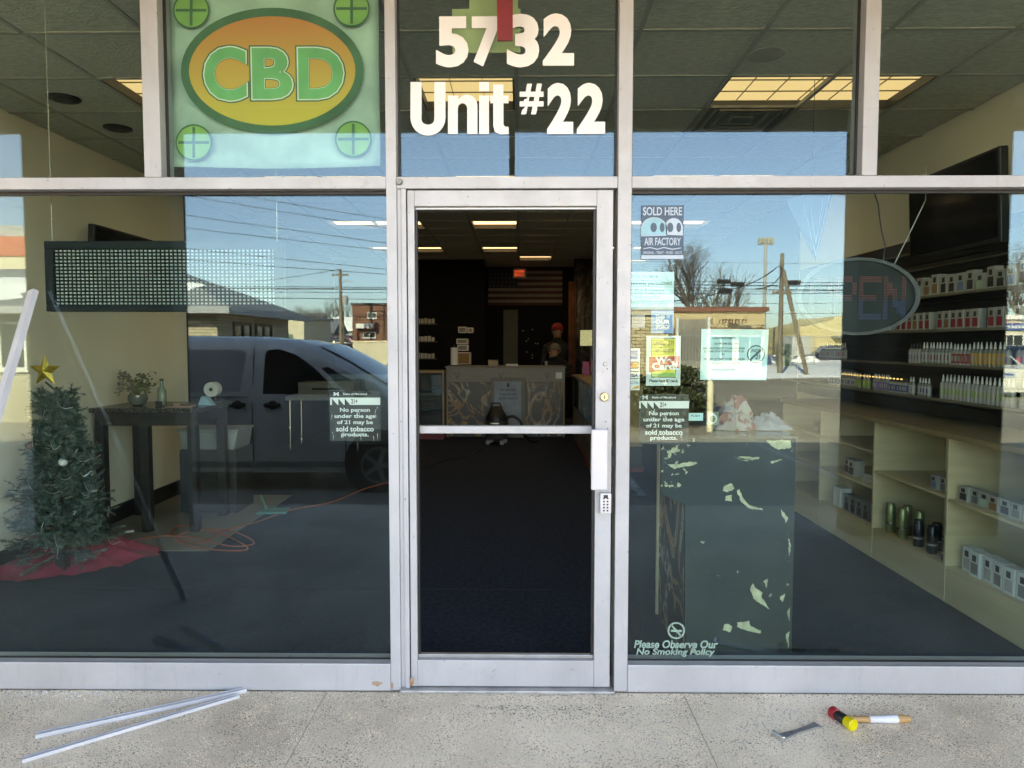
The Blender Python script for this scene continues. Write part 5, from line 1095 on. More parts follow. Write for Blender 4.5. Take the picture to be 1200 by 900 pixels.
cart_row(2, 2.28, .10, .4965, (.08, .09, .12), 'white carton with three dark dots on the far maple shelf', 'white cartons on the far maple shelf', faces=[FC[0]])
tag(MB().box(0, .2, 0, .16, 0, .035).box(.01, .19, .01, .15, .036, .06).build('flat_carton', BXW, None, (XF + .06, 1.96, .4965), rotz=.2, bev=.002), 'stack of flat white cartons on the far maple shelf', 'carton')
cart_row(1, 2.92, .1, .7465, (.05, .08, .1), 'single dark box on the upper far maple shelf', 'dark box on the far shelf', BLK, [GF[0]])
CANG = mat('green_can', (.20, .24, .12), .3, .5, .2, 20); CANB = mat('black_can', (.02, .022, .035), .3, .3)
for k in range(9):
    lab, m_ = ('olive green spray can grouped on the bottom maple shelf', CANG) if k < 4 else ('black spray can grouped on the bottom maple shelf', CANB)
    o = thing('spray_can', lab, 'can', (XF + .07 + .07 * (k % 2), 1.78 - .075 * k if k < 4 else 1.74 - .075 * k, .2125), group='spray cans on the bottom maple shelf')
    hgt = .2 if k < 4 else .17 - .03 * (k > 6)
    MB().lathe([(.028, 0), (.031, .006), (.031, hgt * .86), (.026, hgt * .92), (.026, hgt)], n=16).build('cylinder_body', m_, o, smooth=True); MB().lathe([(.0315, hgt * .3), (.0315, hgt * .36)], n=16).build('band', CHROME if k < 4 else LB[0], o, smooth=True)
for k in range(4): carton('product_box', 'dark grey box on the bottom far maple shelf', 'box', (XF + .05, 2.05 + k * .1, .2125), (.07, .08, .13), GF[0], FC[0], 'dark boxes on the bottom far shelf')
tag(MB().box(0, .09, 0, .12, 0, .15).build('ice_carton', MATS['carton_ice'], None, (XF + .05, 2.5, .2125), bev=.003), 'pale blue carton alone on the bottom far maple shelf', 'carton')
# --- television on the side wall, leaning out
def tele(name, lab, c, w_, h_, ry, rz):
    o = thing(name, lab, 'television', c); rot = Euler((0, ry, rz)).to_matrix()
    m_ = MB().cbox((0, 0, 0), (.05, w_, h_), rot=rot); m_.build('casing', BLK, o, bev=.006); MB().cbox(rot @ Vector((-.027 if c[0] > 0 else .027, 0, .005)), (.004, w_ - .04, h_ - .05), rot=rot).build('screen', mat('dark_screen', (.006, .006, .008), .12), o)
    MB().cbox((.10 if c[0] > 0 else -.07, 0, 0), (.14, .2, .2)).build('wall_bracket', BLK, o); return o
a = PX(1112, 240, 2.72); tele('wall_television', 'large black television leaning out from the wall above the slat wall', (2.70, 1.47, 2.33), .93, .53, R(-3), 0)
a = PX(138, 300, -3.25); tele('wall_television', 'black television on the side wall behind the hanging matrix sign', (-3.24, 2.77, 2.16), .86, .48, R(3), 0)
# --- hanging oval sign
yo = .10; c = P(1004.5, 347.5, yo)
os_ = thing('open_sign', 'hanging oval sign with unlit red and blue dots reading OPEN', 'sign', c)
kx = (P(1077, 347, yo).x - P(932, 347, yo).x) / 2; kz = (P(1004, 302, yo).z - P(1004, 393, yo).z) / 2
SLG = mat('sign_slate', (.020, .028, .028), .6, spec=.08); RIMM = mat('sign_rim', (.03, .036, .04), .5)
MB().prism(ell(0, 0, kx * .95, kz * .93, 48), 'y', 0, .03).build('face_plate', SLG, os_); ringmb(0, 0, kz * .92, kz, -.012, .034, 56, kx / kz).build('rim', RIMM, os_, smooth=True)
RDOT = mat('red_diode', (.22, .04, .045), .4); BDOT = mat('blue_diode', (.03, .06, .18), .3)
FONT5 = {'O': ['01110','10001','10001','10001','10001','10001','01110'], 'P': ['11110','10001','10001','11110','10000','10000','10000'], 'E': ['11111','10000','10000','11110','10000','10000','11111'], 'N': ['10001','11001','11101','10101','10111','10011','10001']}
rd, bd = MB(), MB(); st2 = .0068
for li, chv in enumerate('OPEN'):
    for r_, row in enumerate(FONT5[chv]):
        for q, v_ in enumerate(row):
            if v_ == '0': continue
            for u in range(3):
                for t_ in range(4):
                    x = -.205 + li * .107 + q * .0195 + u * st2; z = .085 - r_ * .027 - t_ * st2
                    (rd if z > -.012 else bd).box(x - .0016, x + .0016, -.003, -.0005, z - .0016, z + .0016)
for o, mm, nn in ((rd, RDOT, 'red_diodes'), (bd, BDOT, 'blue_diodes')): tag(o.build(nn, mm, os_), kind='stuff')
MB().tube([(.16, .015, kz * .78), (.30, .03, .42), (.42, .25, .62)], .0025, 5).build('hanging_cord', mat('grey_cord', (.30, .30, .29), .5), os_)
MB().tube([(.115, .015, kz * .9), (.125, .02, .22), (.105, .02, .30), (.09, .02, .4), (.055, .02, .50), (.058, .02, 2.98 - c.z)], .003, 5).build('power_cord', WIRE, os_)
# --- matrix message board
ym = .09; a, b = P(54, 365, ym), P(330, 282, ym)
mb = thing('message_board', 'hanging black matrix message board with a grid of pale dots', 'sign', ((a.x + b.x) / 2, ym, a.z)); W_ = b.x - a.x; H_ = b.z - a.z; t_ = .034
FRM = mat('board_frame', (.010, .016, .017), .6, spec=.12)
MB().box(-W_/2, W_/2, 0, .05, H_ - t_, H_).box(-W_/2, W_/2, 0, .05, 0, t_ * .8).box(-W_/2, -W_/2 + t_ * 1.1, 0, .05, t_ * .8, H_ - t_).box(W_/2 - t_ * 1.1, W_/2, 0, .05, t_ * .8, H_ - t_).build('frame', FRM, mb, bev=.003); MB().box(-W_/2 + t_, W_/2 - t_, .022, .045, t_ * .8, H_ - t_).build('back_plate', mat('board_dark', (.010, .016, .016), .6, spec=.1), mb)
d_ = MB(); cols = 52; rws = 16; x0, z0 = -W_/2 + t_ * 1.3, t_ * 1.05; dx = (W_ - 2.6 * t_) / (cols - 1); dz = (H_ - 2.25 * t_) / (rws - 1)
for i in range(cols):
    for j in range(rws):
        x, z = x0 + i * dx, z0 + j * dz; d_.box(x - dx * .24, x + dx * .24, .016, .0215, z - dz * .24, z + dz * .24)
tag(d_.build('dot_grid', mat('pale_diode', (.34, .42, .40), .3), mb), kind='stuff')
lv = MB()
for j in range(rws + 1): lv.box(-W_/2 + t_ * 1.1, W_/2 - t_ * 1.1, .004, .021, z0 + (j - .5) * dz - .001, z0 + (j - .5) * dz + .001)
tag(lv.build('louvre_fins', FRM, mb), kind='stuff')
for sx_ in (-W_/2 + .02, W_/2 - .03): MB().tube([(sx_, .03, H_), (sx_ + .004, .03, 3.02 - a.z)], .0016, 5).build('hanging_chain', mat('pale_chain', (.45, .44, .38), .4, .5), mb)
# --- hanging pennant
yp = 1.2; pn = thing('hanging_pennant', 'blue triangular pennant with a pale outlined V hanging by the window', 'pennant', P(952, 222, yp)); l = pn.location
PB = mat('pennant_blue', (.05, .10, .18), .7); PO = mat('pennant_line', (.30, .34, .42), .6)
MB().prism([(P(921, 235, yp).x - l.x, P(921, 235, yp).z - l.z), (P(956, 306, yp).x - l.x, P(956, 306, yp).z - l.z), (P(978, 216, yp).x - l.x, P(978, 216, yp).z - l.z)], 'y', 0, .004).build('cloth', PB, pn)
for q in ((941, 238, 956, 300), (956, 300, 972, 228), (949, 240, 956, 285), (956, 285, 964, 234)):
    a, b = P(q[0], q[1], yp - .003), P(q[2], q[3], yp - .003); MB().tube([a - l, b - l], .003, 5).build('outline', PO, pn)
MB().tube([(0, .002, 0), (0, .002, 3.02 - l.z)], .002, 5).build('string', WIRE, pn)
# --- tall table by the side wall
GRAN = mat('mottled_granite', (.10, .095, .085), .25, c2=(.018, .017, .016), scale=60, fac=(.45, .6)); tb_ = thing('tall_table', 'tall dark wood table with a mottled top against the side wall', 'table', (-2.95, 2.8, 0))
MB().box(-.43, .43, -.32, .34, .955, .99).build('top', GRAN, tb_, bev=.004); MB().box(-.40, .40, -.295, -.265, .85, .9545).box(-.40, .40, .275, .305, .85, .9545).build('apron', DWOOD, tb_)
for x, y in ((-.40, -.30), (.33, -.30), (-.05, -.30), (-.40, .24), (.33, .24)): MB().box(x, x + .07, y, y + .07, 0, .8495 if False else .849).build('leg', DWOOD, tb_, bev=.003)
# things on and under it
pl = thing('potted_plant', 'small leafy plant with dried stems in a glass bowl on the tall table', 'plant', (-3.12, 2.72, .9905)); rr = random.Random(14); lf, dr_ = MB(), MB()
MB().lathe([(.03, 0), (.055, .01), (.075, .05), (.07, .09), (.065, .092)], n=16).build('bowl', mat('bowl_glass', (.12, .13, .11), .15), pl, smooth=True)
for k in range(160):
    p = Vector((rr.gauss(.03, .05), rr.gauss(0, .05), .10 + abs(rr.gauss(.07, .05)))); u = Vector((rr.uniform(-1, 1), rr.uniform(-1, 1), rr.uniform(-.4, 1))).normalized() * .022; v_ = u.cross(Vector((rr.random(), rr.random(), rr.random()))).normalized() * .009; lf.add([p - u, p + v_, p + u, p - v_], [(0, 1, 2, 3)])
for k in range(26):
    e_ = Vector((rr.uniform(-.17, .10), rr.uniform(-.06, .06), rr.uniform(.10, .27))); dr_.tube([(0, 0, .08), e_ * .5 + Vector((0, 0, .07)), e_], .0018, 4)
    for q in range(4): c_ = e_ + Vector((rr.gauss(0, .012), rr.gauss(0, .012), rr.gauss(0, .012))); dr_.cbox(c_, (.012, .012, .012))
lf.build('leaves', mat('plant_leaf', (.10, .14, .03), .6, var=.4, scale=20), pl); dr_.build('dried_stems', mat('dried_stem', (.22, .17, .14), .8, var=.4, scale=20), pl)
bt = thing('glass_bottle', 'pale green glass bottle standing beside the plant on the tall table', 'bottle', (-2.93, 2.74, .9905)); MB().lathe([(.03, 0), (.034, .01), (.034, .12), (.014, .16), (.013, .2)], n=14).build('body', mat('bottle_green', (.20, .26, .20), .15), bt, smooth=True); MB().lathe([(.015, .201), (.015, .22)], n=12).build('cap', BLK, bt)
GREYP = mat('shaded_paper', (.50, .50, .47), .8)
tr_ = thing('tissue_roll', 'white paper roll on a stand at the end of the tall table', 'paper roll', (-2.60, 2.95, .9905)); MB().lathe([(.018, -.04), (.062, -.04), (.062, .04), (.018, .04)], (0, 0, .12), 22, axis='y').build('roll', GREYP, tr_, smooth=True); MB().box(-.05, .05, -.05, .05, 0, .012).box(-.008, .008, .045, .06, .012, .13).build('stand', BLK, tr_); MB().lathe([(.016, -.045), (.016, .046)], (0, 0, .12), 12, axis='y').build('core', BLK, tr_)
tag(MB().prism([(-.06, 0), (.07, 0), (.05, .012), (.01, .07), (-.03, .075)], 'y', -.04, .04).build('blue_cloth', mat('sky_blue_cloth', (.20, .42, .50), .8), None, (-2.58, 2.78, .9905), bev=.006), 'folded sky blue cloth on the tall table near the paper roll', 'cloth')
tag(MB().box(-.1, .1, -.07, .07, 0, .012).box(-.05, .0, -.03, .0, .0125, .03).build('clipboard', mat('pink_brown_board', (.28, .17, .14), .6), None, (-2.72, 2.62, .9905), rotz=.2), 'small brown clipboard lying on the tall table', 'clipboard')
tag(MB().box(-.025, .025, -.01, .01, 0, .05).build('card_holder', BLK, None, (-2.86, 2.55, .9905), bev=.003), 'little black card holder on the tall table edge', 'card holder')
tu = thing('storage_tub', 'white plastic tub on a dark crate under the far end of the tall table', 'tub', (-2.72, 3.35, 0)); MB().box(-.28, .22, -.2, .2, 0, .56).build('crate', DWOOD, tu, bev=.005); MB().prism([(-.26, .5605), (.2, .5605), (.23, .72), (-.29, .72)], 'y', -.18, .18).build('tub_body', mat('milky_plastic', (.26, .28, .28), .5), tu, bev=.01); MB().box(-.30, .24, -.19, .19, .7205, .74).build('lid', MATS['milky_plastic'], tu, bev=.004)
fm = tag(bx('floor_mat', mat('grey_vinyl_mat', (.20, .185, .16), .6, var=.1, scale=4), None, XL + .02, -2.25, 2.0, 3.9, -.0018, .003), 'pale grey vinyl floor area beside the tall table', None, kind='structure')
wt = thing('metal_leg_table', 'small white topped table with thin metal legs deep in the shop', 'table', (-2.75, 7.2, 0))
MB().box(-.55, .5, -.3, .3, .70, .76).build('top', GREYT, wt, bev=.004); MB().box(-.4, .4, -.2, .2, .7605, .95).build('machine_box', GREYV, wt, bev=.01); MB().box(-.2, .2, -.204, -.2005, .84, .87).build('slot', BLK, wt)
for x in (-.5, .45): 
    for y in (-.26, .26): MB().tube([(x, y, 0), (x, y, .7)], .012, 8).build('leg', CHROME, wt)
# --- cord on the carpet
pts = []; rr = random.Random(6)
CORD = mat('orange_cord', (.50, .10, .05), .5)
def spline(pts, k=6):
    pts = [Vector(p) for p in pts]; out = []
    for i in range(len(pts) - 1):
        a, b, c, d = pts[max(i-1,0)], pts[i], pts[i+1], pts[min(i+2, len(pts)-1)]
        for q in range(k):
            t = q / k; out.append(.5*((2*b)+(c-a)*t+(2*a-5*b+4*c-d)*t*t+(3*b-a-3*c+d)*t**3))
    return out + [pts[-1]]
q = [PG(x, y, .008) for x, y in ((100, 640), (150, 634), (190, 628), (230, 630), (270, 640), (298, 636), (270, 622), (225, 622), (205, 632), (240, 643), (290, 644), (265, 628), (215, 616), (200, 626), (235, 636), (262, 622), (300, 612), (340, 598), (390, 588), (430, 572), (466, 563))]
tag(MB().tube(spline(q), .005, 6).build('extension_cord', CORD), 'orange extension cord coiled on the carpet beside the tall table', 'cord')
a = PG(320, 600); o = thing('dust_pan', 'teal dust pan lying on the carpet near the cord', 'dust pan', (a.x, a.y, 0)); MB().prism([(-.12, -.1), (.14, -.08), (.12, .1), (-.1, .09)], 'z', .001, .02).build('pan', mat('teal_plastic', (.05, .26, .22), .4), o, bev=.004); MB().tube([(-.08, .06, .02), (-.18, .2, .10)], .012, 8).build('handle', MATS['teal_plastic'], o)
# --- christmas tree with star, red skirt
tb0 = PG(74, 672)
NEED = mat('frosted_needle', (.15, .21, .19), .7, c2=(.025, .06, .05), scale=30, fac=(.4, .65)); TIN = mat('silver_tinsel', (.55, .58, .58), .3, .6); GOLD = mat('gold_glitter', (.52, .34, .06), .35, .7, .3, 60)
ct = thing('christmas_tree', 'small frosted artificial christmas tree wrapped in tinsel on the carpet', 'christmas tree', (tb0.x, tb0.y, 0)); H_ = 1.22
tk, nd, tn = MB(), MB(), MB(); rr = random.Random(31); tk.tube([(0, 0, .02), (0, 0, H_)], [.014, .006], 8); tips = []
for k in range(300):
    z = .16 + (H_ - .2) * (k / 300) ** 1.05; f = 1 - (z - .12) / (H_ - .02); L_ = (.05 + .262 * f ** .8) * rr.uniform(.7, 1.12); a_ = k * 2.39996 + rr.uniform(-.3, .3)
    e_ = Vector((math.cos(a_) * L_, math.sin(a_) * L_, z + rr.uniform(-.05, .08) * (.3 + f))); s_ = Vector((0, 0, z - .02)); tk.tube([s_, s_.lerp(e_, .5) + Vector((0, 0, -.01)), e_], .0025, 4); tips.append(e_)
    segs = [(s_, e_)]
    for q in range(3):
        b0 = s_.lerp(e_, rr.uniform(.35, .85)); dd_ = (e_ - s_).normalized(); e2 = b0 + (dd_ + Vector((rr.uniform(-1, 1), rr.uniform(-1, 1), rr.uniform(-.7, .9)))).normalized() * (.05 + .10 * f) * rr.uniform(.6, 1.2); segs.append((b0, e2))
    for q in range(int(150 + 240 * f)):
        sa, sb_ = segs[0] if q % 5 < 2 else segs[1 + q % 3]; t_ = rr.random() ** .7 * 1.02; p = sa.lerp(sb_, t_); d = (sb_ - sa).normalized(); v_ = Vector((rr.uniform(-1, 1), rr.uniform(-1, 1), rr.uniform(-1, 1))).normalized()
        w_ = (d * .7 + v_).normalized() * rr.uniform(.016, .034); sd_ = w_.cross(v_ + Vector((.1, .2, .3))).normalized() * .0025; nd.add([p - sd_, p + sd_, p + w_], [(0, 1, 2)])
tk.build('trunk', mat('tree_wire', (.03, .025, .02), .8), ct); nd.build('needles', NEED, ct)
for k in range(70):
    p = rr.choice(tips) * 1.0; q = rr.choice(tips)
    if (p - q).length > .25: q = p + Vector((rr.uniform(-.1, .1), rr.uniform(-.05, .05), rr.uniform(-.1, .06)))
    m1 = p.lerp(q, .5) + Vector((0, -.02, -.03)); tn.tube(spline([p, m1, q], 4), .0013, 4)
tn.build('tinsel', TIN, ct)
for k, (ox, oy) in enumerate(((-.16, .55), (-.05, .28), (.10, .75), (-.12, .85))): MB().lathe([(.004, -.026), (.022, -.015), (.027, 0), (.022, .015), (.004, .027)], (ox, -.24 * (1.05 - oy / 1.3), oy), 14).build('bauble', (WTRIM, mat('dull_red_bauble', (.16, .05, .04), .4))[k % 2], ct, smooth=True)
MB().box(-.03, .03, -.03, .03, 0, .14).build('stand', BLK, ct)
sv = []
for i in range(10):
    a_ = math.pi / 2 + math.pi * i / 5; r_ = .105 if i % 2 == 0 else .045; sv.append((r_ * math.cos(a_), 0, r_ * math.sin(a_)))
MB().add(sv + [(0, -.028, 0), (0, .028, 0)], [(i, (i+1) % 10, 10) for i in range(10)] + [((i+1) % 10, i, 11) for i in range(10)]).build('star', GOLD, ct, loc=(-.07, 0, H_ + .10)); MB().tube([(0, 0, H_ - .03), (-.07, 0, H_ + .03)], .006, 6).build('star_stem', tk and MATS['tree_wire'], ct)
a = PG(90, 655); sk_ = MB(); rr = random.Random(17); nA, nR = 72, 14; vs = [(0, 0, .05)]; jit = [rr.uniform(-.06, .06) for _ in range(nA)]
for j in range(1, nR + 1):
    for i in range(nA):
        t_ = 2 * math.pi * i / nA; f = j / nR; rad = f * (1 + .10 * math.sin(3 * t_ + 1) + .05 * math.sin(7 * t_) + jit[i] * f)
        fold = .5 + .5 * math.sin(9 * t_ + 2.5 * f + 1.4 * math.sin(2 * t_)); vs.append((.46 * rad * math.cos(t_), .46 * rad * math.sin(t_), .004 + (.16 * fold * f * (1.12 - f) + .08 * (1 - f)) * (.8 + .4 * rr.random())))
sk_.add(vs, [(0, 1 + i, 1 + (i + 1) % nA) for i in range(nA)] + [(1 + (j-1)*nA + i, 1 + j*nA + i, 1 + j*nA + (i+1) % nA, 1 + (j-1)*nA + (i+1) % nA) for j in range(1, nR) for i in range(nA)])
tag(sk_.build('tree_skirt', mat('red_satin', (.50, .03, .08), .4, var=.3, scale=9, c2=(.34, .012, .04)), None, (a.x, a.y, 0), smooth=True), 'crumpled dark red cloth skirt spread round the foot of the christmas tree', 'cloth')
tag(MB().box(-.03, .03, -.015, .015, 0, .012).build('paper_tag', WPAPER, None, (PG(152, 628).x, PG(152, 628).y, .03), rotz=.5), 'small white paper tag lying on the red tree skirt', 'tag')
# ------------------------------------------------------------------ rear of the shop
yk = 8.3; kx0, kx1 = P(523, 460, yk).x, P(662, 460, yk).x
ck = thing('sales_counter', 'sales counter with smoke print panels and a grey top band facing the door', 'counter', ((kx0 + kx1) / 2, yk, 0)); W_ = (kx1 - kx0) / 2; zt = P(590, 431, yk).z; zb_ = P(590, 448, yk).z
MB().box(-W_, W_, 0, .7, zb_, zt).build('top_band', GREYT, ck, bev=.004); MB().box(-W_ + .02, W_ - .02, .02, .68, 0, zb_ - .001).build('carcass', BLK, ck)
for a, b in ((525, 576), (616, 660)): MB().box(P(a, 460, yk).x - ck.location.x, P(b, 460, yk).x - ck.location.x, .002, .019, .02, zb_ - .004).build('front_panel', SMOKE, ck)
MB().box(-W_ - .02, W_ + .02, -.02, .72, zt + .0005, zt + .02).build('counter_top', GREYT, ck, bev=.004)
for a in (524, 661): x = P(a, 460, yk).x - ck.location.x; MB().box(x - .012, x + .012, -.004, .03, .0, zb_ - .002).build('edge_trim', OAKD, ck)
for a in (536, 587, 641):
    x, z = P(a, 440, yk).x - ck.location.x, P(a, 440, yk).z
    for s_ in (-1, 1): MB().tube([(x, -.004, z - .045), (x + s_ * .035, -.004, z + .04)], .005, 5).build('v_mark', mat('plum_mark', (.13, .05, .08), .5), ck)
x, z = P(655, 440, yk).x - ck.location.x, P(655, 440, yk).z; MB().box(x - .05, x + .05, -.004, -.0005, z - .05, z + .05).build('notice', WPAPER, ck)
s = thing('framed_certificate', 'blue grey framed certificate standing in front of the sales counter', 'certificate', P(596, 502, yk - .08)); yy = yk - .08
MB().box(P(575, 450, yy).x - s.location.x, P(616, 450, yy).x - s.location.x, 0, .03, -s.location.z, P(590, 443, yy).z - s.location.z).build('frame', mat('pewter_frame', (.13, .12, .11), .5), s, bev=.004)
MB().box(P(579, 450, yy).x - s.location.x, P(611, 450, yy).x - s.location.x, -.004, -.0005, .12 - s.location.z, P(590, 447, yy).z - s.location.z).build('sheet', mat('blue_grey_print', (.20, .27, .34), .5, var=.2, scale=8), s)
for k, (t_, q) in enumerate((('I', (594, 597, 449, 453.5)), ('LICENSE', (586, 604, 455.5, 458)), ('STATE OF MARYLAND', (585, 606, 461, 463)), ('RETAIL TOBACCO', (585, 607, 466, 468)))): fit('lettering', t_, q, yy - .0062, BLKPRINT, s, .02)
# shop vacuum
yv = 7.55; a = P(582, 500, yv); vc = thing('shop_vacuum', 'black shop vacuum cleaner with a hose standing before the counter', 'vacuum cleaner', (a.x, yv, 0)); vc.scale = (.8, .8, .8)
MB().lathe([(.20, .10), (.215, .14), (.22, .40), (.20, .44)], n=22).build('drum', mat('grey_drum', (.035, .035, .037), .4), vc, smooth=True); MB().lathe([(.21, .441), (.205, .50), (.16, .58), (.11, .66), (.07, .70), (.02, .71)], n=22).build('motor_head', BLK, vc, smooth=True)
MB().tube(spline([(.19, -.05, .5), (.32, -.1, .52), (.45, -.12, .42), (.5, -.1, .22), (.62, .0, .06), (.8, .15, .04)], 8), .028, 10).build('hose', BLK, vc, smooth=True); MB().tube([(-.12, 0, .62), (-.08, 0, .76), (.06, 0, .76), (.1, 0, .64)], .014, 8).build('handle', BLK, vc)
for k in range(4): c_ = Vector((math.cos(k*1.57+.6)*.19, math.sin(k*1.57+.6)*.19, .045)); MB().lathe([(.045, -.02), (.045, .02)], c_, 14, axis='y').build('caster', GREYT, vc); MB().box(c_.x - .02, c_.x + .02, c_.y - .03, c_.y + .03, .08, .12).build('caster_mount', BLK, vc)
MB().box(-.10, .05, -.222, -.218, .40, .415).build('latch', CHROME, vc)
tag(MB().tube(spline([PG(x, y, .006) for x, y in ((470, 552), (500, 548), (515, 541), (535, 537), (550, 534), (560, 527), (575, 521))]), .006, 6).build('power_cable', WIRE), 'black cable trailing over the carpet to the shop vacuum', 'cable')
# black glass display cabinet left of counter, red base
ydc = 8.0; a, b = P(455, 505, ydc), P(520, 437, ydc)
dc = thing('glass_cabinet', 'black glass display cabinet on a red base beside the counter', 'cabinet', ((a.x + b.x) / 2, ydc, 0)); hw_ = (b.x - a.x) / 2
MB().box(-hw_, hw_, 0, .5, 0, .16).build('base', mat('deep_red_base', (.16, .006, .010), .5), dc); MB().box(-hw_, hw_, .46, .5, .161, b.z).build('back', BLK, dc); MB().box(-hw_ + .02, hw_ - .02, .003, .008, .18, b.z - .03).build('glass_front', CASEGL, dc); MB().box(-hw_, hw_, 0, .5, b.z + .0005, b.z + .03).build('top', OAKD, dc)
for x in (-hw_, hw_ - .025): MB().box(x, x + .025, 0, .03, .161, b.z).build('frame_post', OAKD, dc)
for z in (.45, .75): MB().box(-hw_ + .03, hw_ - .03, .05, .45, z, z + .008).build('shelf', CASEGL, dc)
# rear shelves with goods
for k, (pyb, lab) in enumerate(((379, 'top'), (400, 'middle'), (420, 'lower'))):
    yr = 9.6; z = P(500, pyb, yr).z; o = thing('rear_shelf', 'dark wall shelf holding small boxes behind the counter, %s of three' % lab, 'shelf', (P(470, pyb, yr).x, yr, z), group='rear shelves'); MB().box(0, .62, 0, .25, -.02, 0).build('board', BLK, o); MB().box(0, .02, .23, .25, -.2, -.0205).build('bracket', BLK, o)
    rr = random.Random(k)
    for q in range(9): carton('product_box', 'tiny pale box on the %s dark shelf behind the counter' % lab, 'box', (P(470, pyb, yr).x + .02 + q * .065, yr + .03, z + .0005), (.05, .05, .07 + .03 * rr.random()), BXW, FC[(q + k) % 6], 'boxes on the rear shelves')
# framed papers, paper towel roll
yw = 9.7
tag(bx('rear_partition', BLACKP, None, XL, P(567, 400, yw).x, yw + .3, yw + .4, 0, ZC), 'black partition wall behind the counter', None, kind='structure')
for q, lab in (((537, 546.5, 383, 390), 'small white framed paper, topmost beside the paper towel roll'), ((548, 554, 384, 390), 'tiny pale framed paper beside the topmost framed paper'), ((535, 548, 397, 403), 'pale framed paper in the middle of the group behind the counter'), ((536, 548, 404, 411), 'pale framed paper just above the brown one behind the counter'), ((533, 551, 413, 427), 'brown and white framed paper, lowest behind the counter')):
    o = thing('framed_paper', lab, 'framed paper', P((q[0] + q[1]) / 2, q[3], yw), group='framed papers behind the counter'); a, b = P(q[0], q[3], yw), P(q[1], q[2], yw); l = o.location
    MB().box(a.x - l.x, b.x - l.x, 0, .298, 0, b.z - a.z).build('frame', WPAPER, o); MB().box(a.x - l.x + .015, b.x - l.x - .015, -.004, -.0005, .015, b.z - a.z - .015).build('print', GREYT if q[0] != 533 else mat('brown_print', (.28, .16, .05), .6), o)
a = P(532.5, 431, 8.5); o = thing('paper_towel', 'upright white paper towel roll on the sales counter', 'paper towel', (a.x, 8.5, zt + .021)); MB().lathe([(.02, .016), (.06, .016), (.06, .30), (.02, .30)], n=20).build('roll', WPAPER, o, smooth=True); MB().lathe([(.07, 0), (.07, .015)], n=20).build('base', BLK, o); MB().tube([(0, 0, .3), (0, 0, .34)], .008, 8).build('rod', CHROME, o)
for px_, sz, m_, nm, lab in ((600, (.20, .14, .035), WPAPER, 'paper_stack', 'small stack of white papers on the sales counter'), (578, (.16, .12, .10), OAKD, 'brown_box', 'small brown box on the sales counter beside the papers'), (640, (.04, .04, .08), BXW, 'small_jar', 'little pale jar near the end of the sales counter')):
    a = P(px_, 430, 8.5); tag(MB().box(-sz[0]/2, sz[0]/2, -sz[1]/2, sz[1]/2, 0, sz[2]).build(nm, m_, None, (a.x, 8.5, zt + .021), bev=.006), lab, nm.split('_')[-1])
# flag on the back wall
yf = YB - .02; a, b = P(572, 358, yf), P(659, 314, yf); fg = thing('striped_flag', 'dim striped flag with a starred blue corner on the back wall', 'flag', ((a.x + b.x) / 2, yf, a.z)); W_ = b.x - a.x; H_ = b.z - a.z
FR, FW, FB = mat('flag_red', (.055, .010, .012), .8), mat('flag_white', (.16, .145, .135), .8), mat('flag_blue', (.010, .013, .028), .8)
for k in range(13):
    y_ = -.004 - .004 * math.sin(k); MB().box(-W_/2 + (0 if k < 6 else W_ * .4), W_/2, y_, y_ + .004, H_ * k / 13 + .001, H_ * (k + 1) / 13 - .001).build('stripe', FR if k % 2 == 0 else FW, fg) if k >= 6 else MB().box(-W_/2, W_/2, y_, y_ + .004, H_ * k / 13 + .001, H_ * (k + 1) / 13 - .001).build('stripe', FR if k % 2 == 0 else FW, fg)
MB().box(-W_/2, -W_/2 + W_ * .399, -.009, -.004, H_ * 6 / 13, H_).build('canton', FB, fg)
stm = MB(); 
for r_ in range(5):
    for q in range(7):
        x, z = -W_/2 + W_ * .4 * (q + .5 + .25 * (r_ % 2)) / 7.6, H_ * 6 / 13 + H_ * 7 / 13 * (r_ + .5) / 5; stm.add([(x + .018 * (1 if i % 2 == 0 else .42) * math.sin(i * math.pi / 5), -.0095, z + .018 * (1 if i % 2 == 0 else .42) * math.cos(i * math.pi / 5)) for i in range(10)], [tuple(range(10))])
tag(stm.build('stars', FW, fg), kind='stuff')
a, b = P(601, 326, YB - .3), P(617, 314.5, YB - .3); ex = thing('exit_sign', 'lit red EXIT sign in front of the flag', 'exit sign', ((a.x + b.x) / 2, YB - .3, a.z)); hw_, H_ = (b.x - a.x) / 2, b.z - a.z
MB().box(-hw_, hw_, 0, .06, 0, H_).build('housing', mat('exit_housing', (.35, .28, .24), .5), ex, bev=.005); MB().box(-.02, .02, .02, .05, H_, ZC - a.z).build('mount', BLK, ex); fit('lettering', 'EXIT', (603, 615, 316.5, 324), YB - .303, emit('exit_red', (1, .10, .04), .035), ex, .05)
